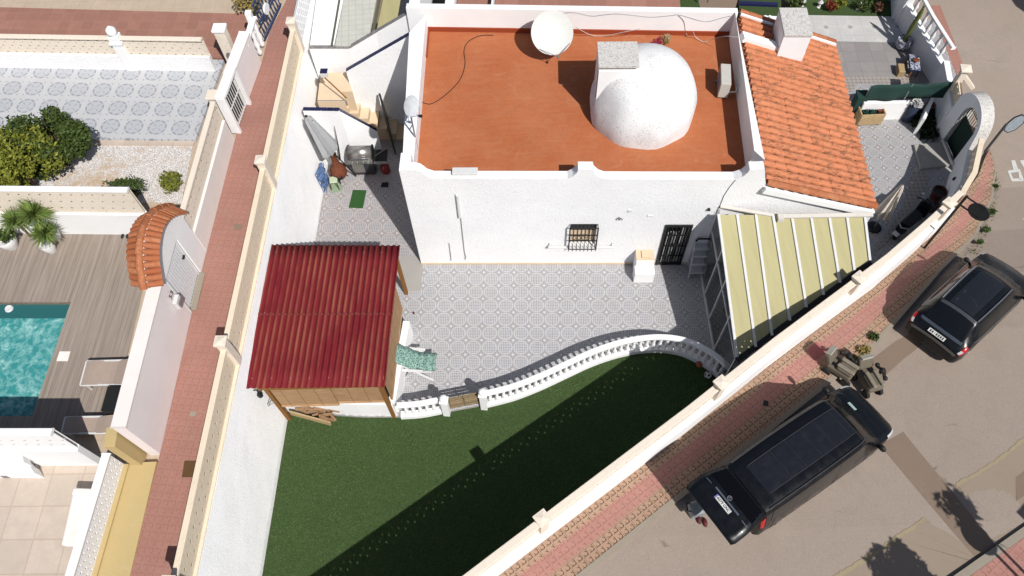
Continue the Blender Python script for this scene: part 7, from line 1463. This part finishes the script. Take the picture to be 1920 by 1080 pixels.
mb = MB(); mb.bar(G(1385, 6, 2.95), G(1458, 9, 2.95), .14, .1); mb.build('hand_rail', m_navy, sb_); mb = MB(); mb.bar(G(1385, 33, 1.85), G(1458, 36, 1.85), .2, .1); mb.build('plinth', m_white_s, sb_); mb = MB(); mb.prism([tuple(G(x, y, 1.8)[:2]) for x, y in ((1386, -10), (1465, -10), (1465, 36), (1386, 33))], 0, 1.78); mb.build('deck', m_turf, sb_)
# green folding chairs on the neighbour yard at the top
for k, (px, py) in enumerate(((1318, 8),)): c = G(px, py, 0); o = thing('green_chair', c, 'green plastic chair seen at the top edge behind the party wall', 'chair'); mb = MB(); mb.box((c.x, c.y+.3, .45), (.5, .5, .05), R(30)); mb.box((c.x+.15, c.y+.5, .75), (.5, .05, .6), R(30)); mb.build('seat_and_back', flat('green_plastic', (.08, .16, .12), .5), o, bevel=.02); [MB().bar((c.x+sx, c.y+.3+sy, 0), (c.x+sx, c.y+.3+sy, .45), .04).build('leg', flat('green_plastic', (.08, .16, .12), .5), o) for sx in (-.2, .2) for sy in (-.2, .2)]
# ---------------------------------------------------------------- street bits
def weed(px, py, r, mat, lab, seed, n=260, dz=.1): c = GS(px, py, dz); o = bush('weed', c+EZ*r*.4, (r, r*.8, r*.5), n, .05, mat, lab, 'weed', seed, trunk=False); return o
for k, (px, py, r, m_, lb) in enumerate(((1636, 633, .16, m_leaf, 'small green weed on the kerb below the glazed veranda'), (1866, 350, .08, m_weed, 'weed on the kerb nearest the painted letters'), (1858, 398, .13, m_weed, 'tall weed on the kerb right of the round sign disc'), (1848, 432, .13, m_weed, 'weed clump on the kerb just below the round sign disc'), (1836, 455, .10, m_weed, 'lowest green weed on the curved kerb above the hatchback'), (1618, 660, .20, m_dry, 'dry brown weed on the kerb above the khaki mobility scooters'), (1604, 675, .15, m_dry, 'yellowish dry weed touching the mobility scooter'))): weed(px, py, r, m_, lb, 40+k)
gd = GS(1440, 757, .13); mb = MB(); P = [GS(x, y, .128) for x, y in ((1432, 750), (1441, 752), (1440, 762), (1430, 760))]; mb.sheet(P); tag(mb.build('water_meter_cover', m_trim), 'small dark square cover in the pavement shaded by the van', 'cover')
mb = MB(); P = [GS(x, y, .129) for x, y in ((1513, 655), (1532, 640), (1548, 660), (1528, 676))]; mb.sheet(P); tag(mb.build('red_paving_slab', plain('dark_pink_slab', (.42, .13, .13), .8)), 'single darker pink slab in the pavement beside the mobility scooters', 'paving slab')
kw = MB(); rr = random.Random(8); KP = dens([tuple(GS(x, y, .1)[:2]) for x, y in ((1866, 318), (1868, 345), (1862, 385), (1850, 425), (1832, 465), (1800, 495))], 8)
for p in KP:
    for _ in range(rr.choice((2, 5, 12, 16))):
        c = Vector((p[0]+rr.gauss(0, .06), p[1]+rr.gauss(0, .08), SZ(*p)+.06)); a = rr.uniform(0, 6.28); L = rr.uniform(.04, .14); d = Vector((math.cos(a)*.6, math.sin(a)*.6, .8)); s_ = Vector((-math.sin(a), math.cos(a), 0))*.012; kw.add([c-s_, c+s_, c+d*L], [(0, 1, 2)])
kw.build('kerb_weeds', m_weed, kind='stuff')
cs = thing('street_bin_shadow_caster', (0, 0, 0), 'x', 'y'); bpy.data.objects.remove(cs)
sg = thing('shopping_bag', GS(1303, 955), 'silver grey crate on the road under the open tailgate', 'crate'); c = GS(1304, 958); mb = MB(); mb.box(c+EZ*.2, (.42, .34, .4), R(15)); mb.build('crate', plain('silver_plastic', (.30, .33, .34), .5), sg, bevel=.05, seg=3); mb = MB(); mb.tube([c+Vector((-.2, .1, .4)), c+Vector((-.3, .1, .5)), c+Vector((-.3, -.1, .5)), c+Vector((-.2, -.1, .4))], .02, 6); mb.build('handle', m_trim, sg)
rg = thing('shoe_pair', GS(1312, 978), 'dark red shoes on the road beside the silver crate', 'shoes'); 
for dx, dy in ((0, 0), (.14, -.08)): c = GS(1310, 975)+Vector((dx, dy, .05)); mb = MB(); mb.ball(c, .12, 12, (.5, 1, .5)); mb.build('shoe', flat('maroon', (.12, .02, .025), .6), rg, smooth=True)
# things standing just outside the frame whose shadows fall on the road
def over(px, py, h, el=50):        # where something of height h stands so that its shadow falls on this spot
    g = GS(px, py); d = h/math.tan(SUN_EL); return Vector((g.x+math.cos(SUN_AZ)*d, g.y+math.sin(SUN_AZ)*d, g.z))
g = over(1690, 1078, 3.6); bush('street_tree', g+EZ*3.6, (.75, .75, .6), 2600, .09, m_leaf, 'round street tree beyond the lower edge, its leafy shadow on the road', 'tree', 61)
g = over(1780, 935, 4.6); o = thing('sapling', g, 'thin sapling beyond the lower right corner, its spiky shadow on the trench patch', 'tree'); mb = MB(); mb.tube([g, g+EZ*4.2], [.05, .03], 6); rr = random.Random(3)
for k in range(16): a = rr.uniform(0, 6.28); z = rr.uniform(3.2, 4.4); mb.tube([g+EZ*z, g+Vector((math.cos(a)*.5, math.sin(a)*.5, z+rr.uniform(.1, .5)))], [.02, .006], 5)
mb.build('stem', m_twig, o); leaves(MB(), g+EZ*4.3, (.4, .4, .5), 260, .12, seed=5).build('crown', m_leaf, o)
g = over(1836, 1012, 3.0); o = thing('street_lamp', g, 'street lamp beyond the lower right corner, its long oval shadow on the road', 'street lamp'); mb = MB(); mb.tube([g, g+EZ*3.0], .04, 8); mb.build('pole', m_trim, o); mb = MB(); mb.ball(g+EZ*3.1, .3, 14, (1, 1, 1.2)); mb.build('globe', m_wp, o, smooth=True)
g = over(1905, 960, 3.4); o = thing('corner_house', g, 'house corner beyond the right edge, its straight shadow on the road', 'house'); mb = MB(); a = g; hd2 = Vector((math.cos(EA), math.sin(EA), 0)); nd2 = Vector((hd2.y, -hd2.x, 0)); P = [a, a+hd2*6, a+hd2*6+nd2*4, a+nd2*4]; mb.prism([tuple(p[:2]) for p in P], 0, g.z+3.4); mb.build('walls', m_greyw, o)
g = over(1908, 18, 5.0); o = thing('tall_house', g, 'house beyond the upper right corner, its dark shadow on the upper street', 'house'); mb = MB(); mb.prism([(g.x, g.y+.2), (g.x+4, g.y-1), (g.x+6, g.y+9), (g.x-.9, g.y+9)], -.5, g.z+5.0); mb.build('walls', m_greyw, o)
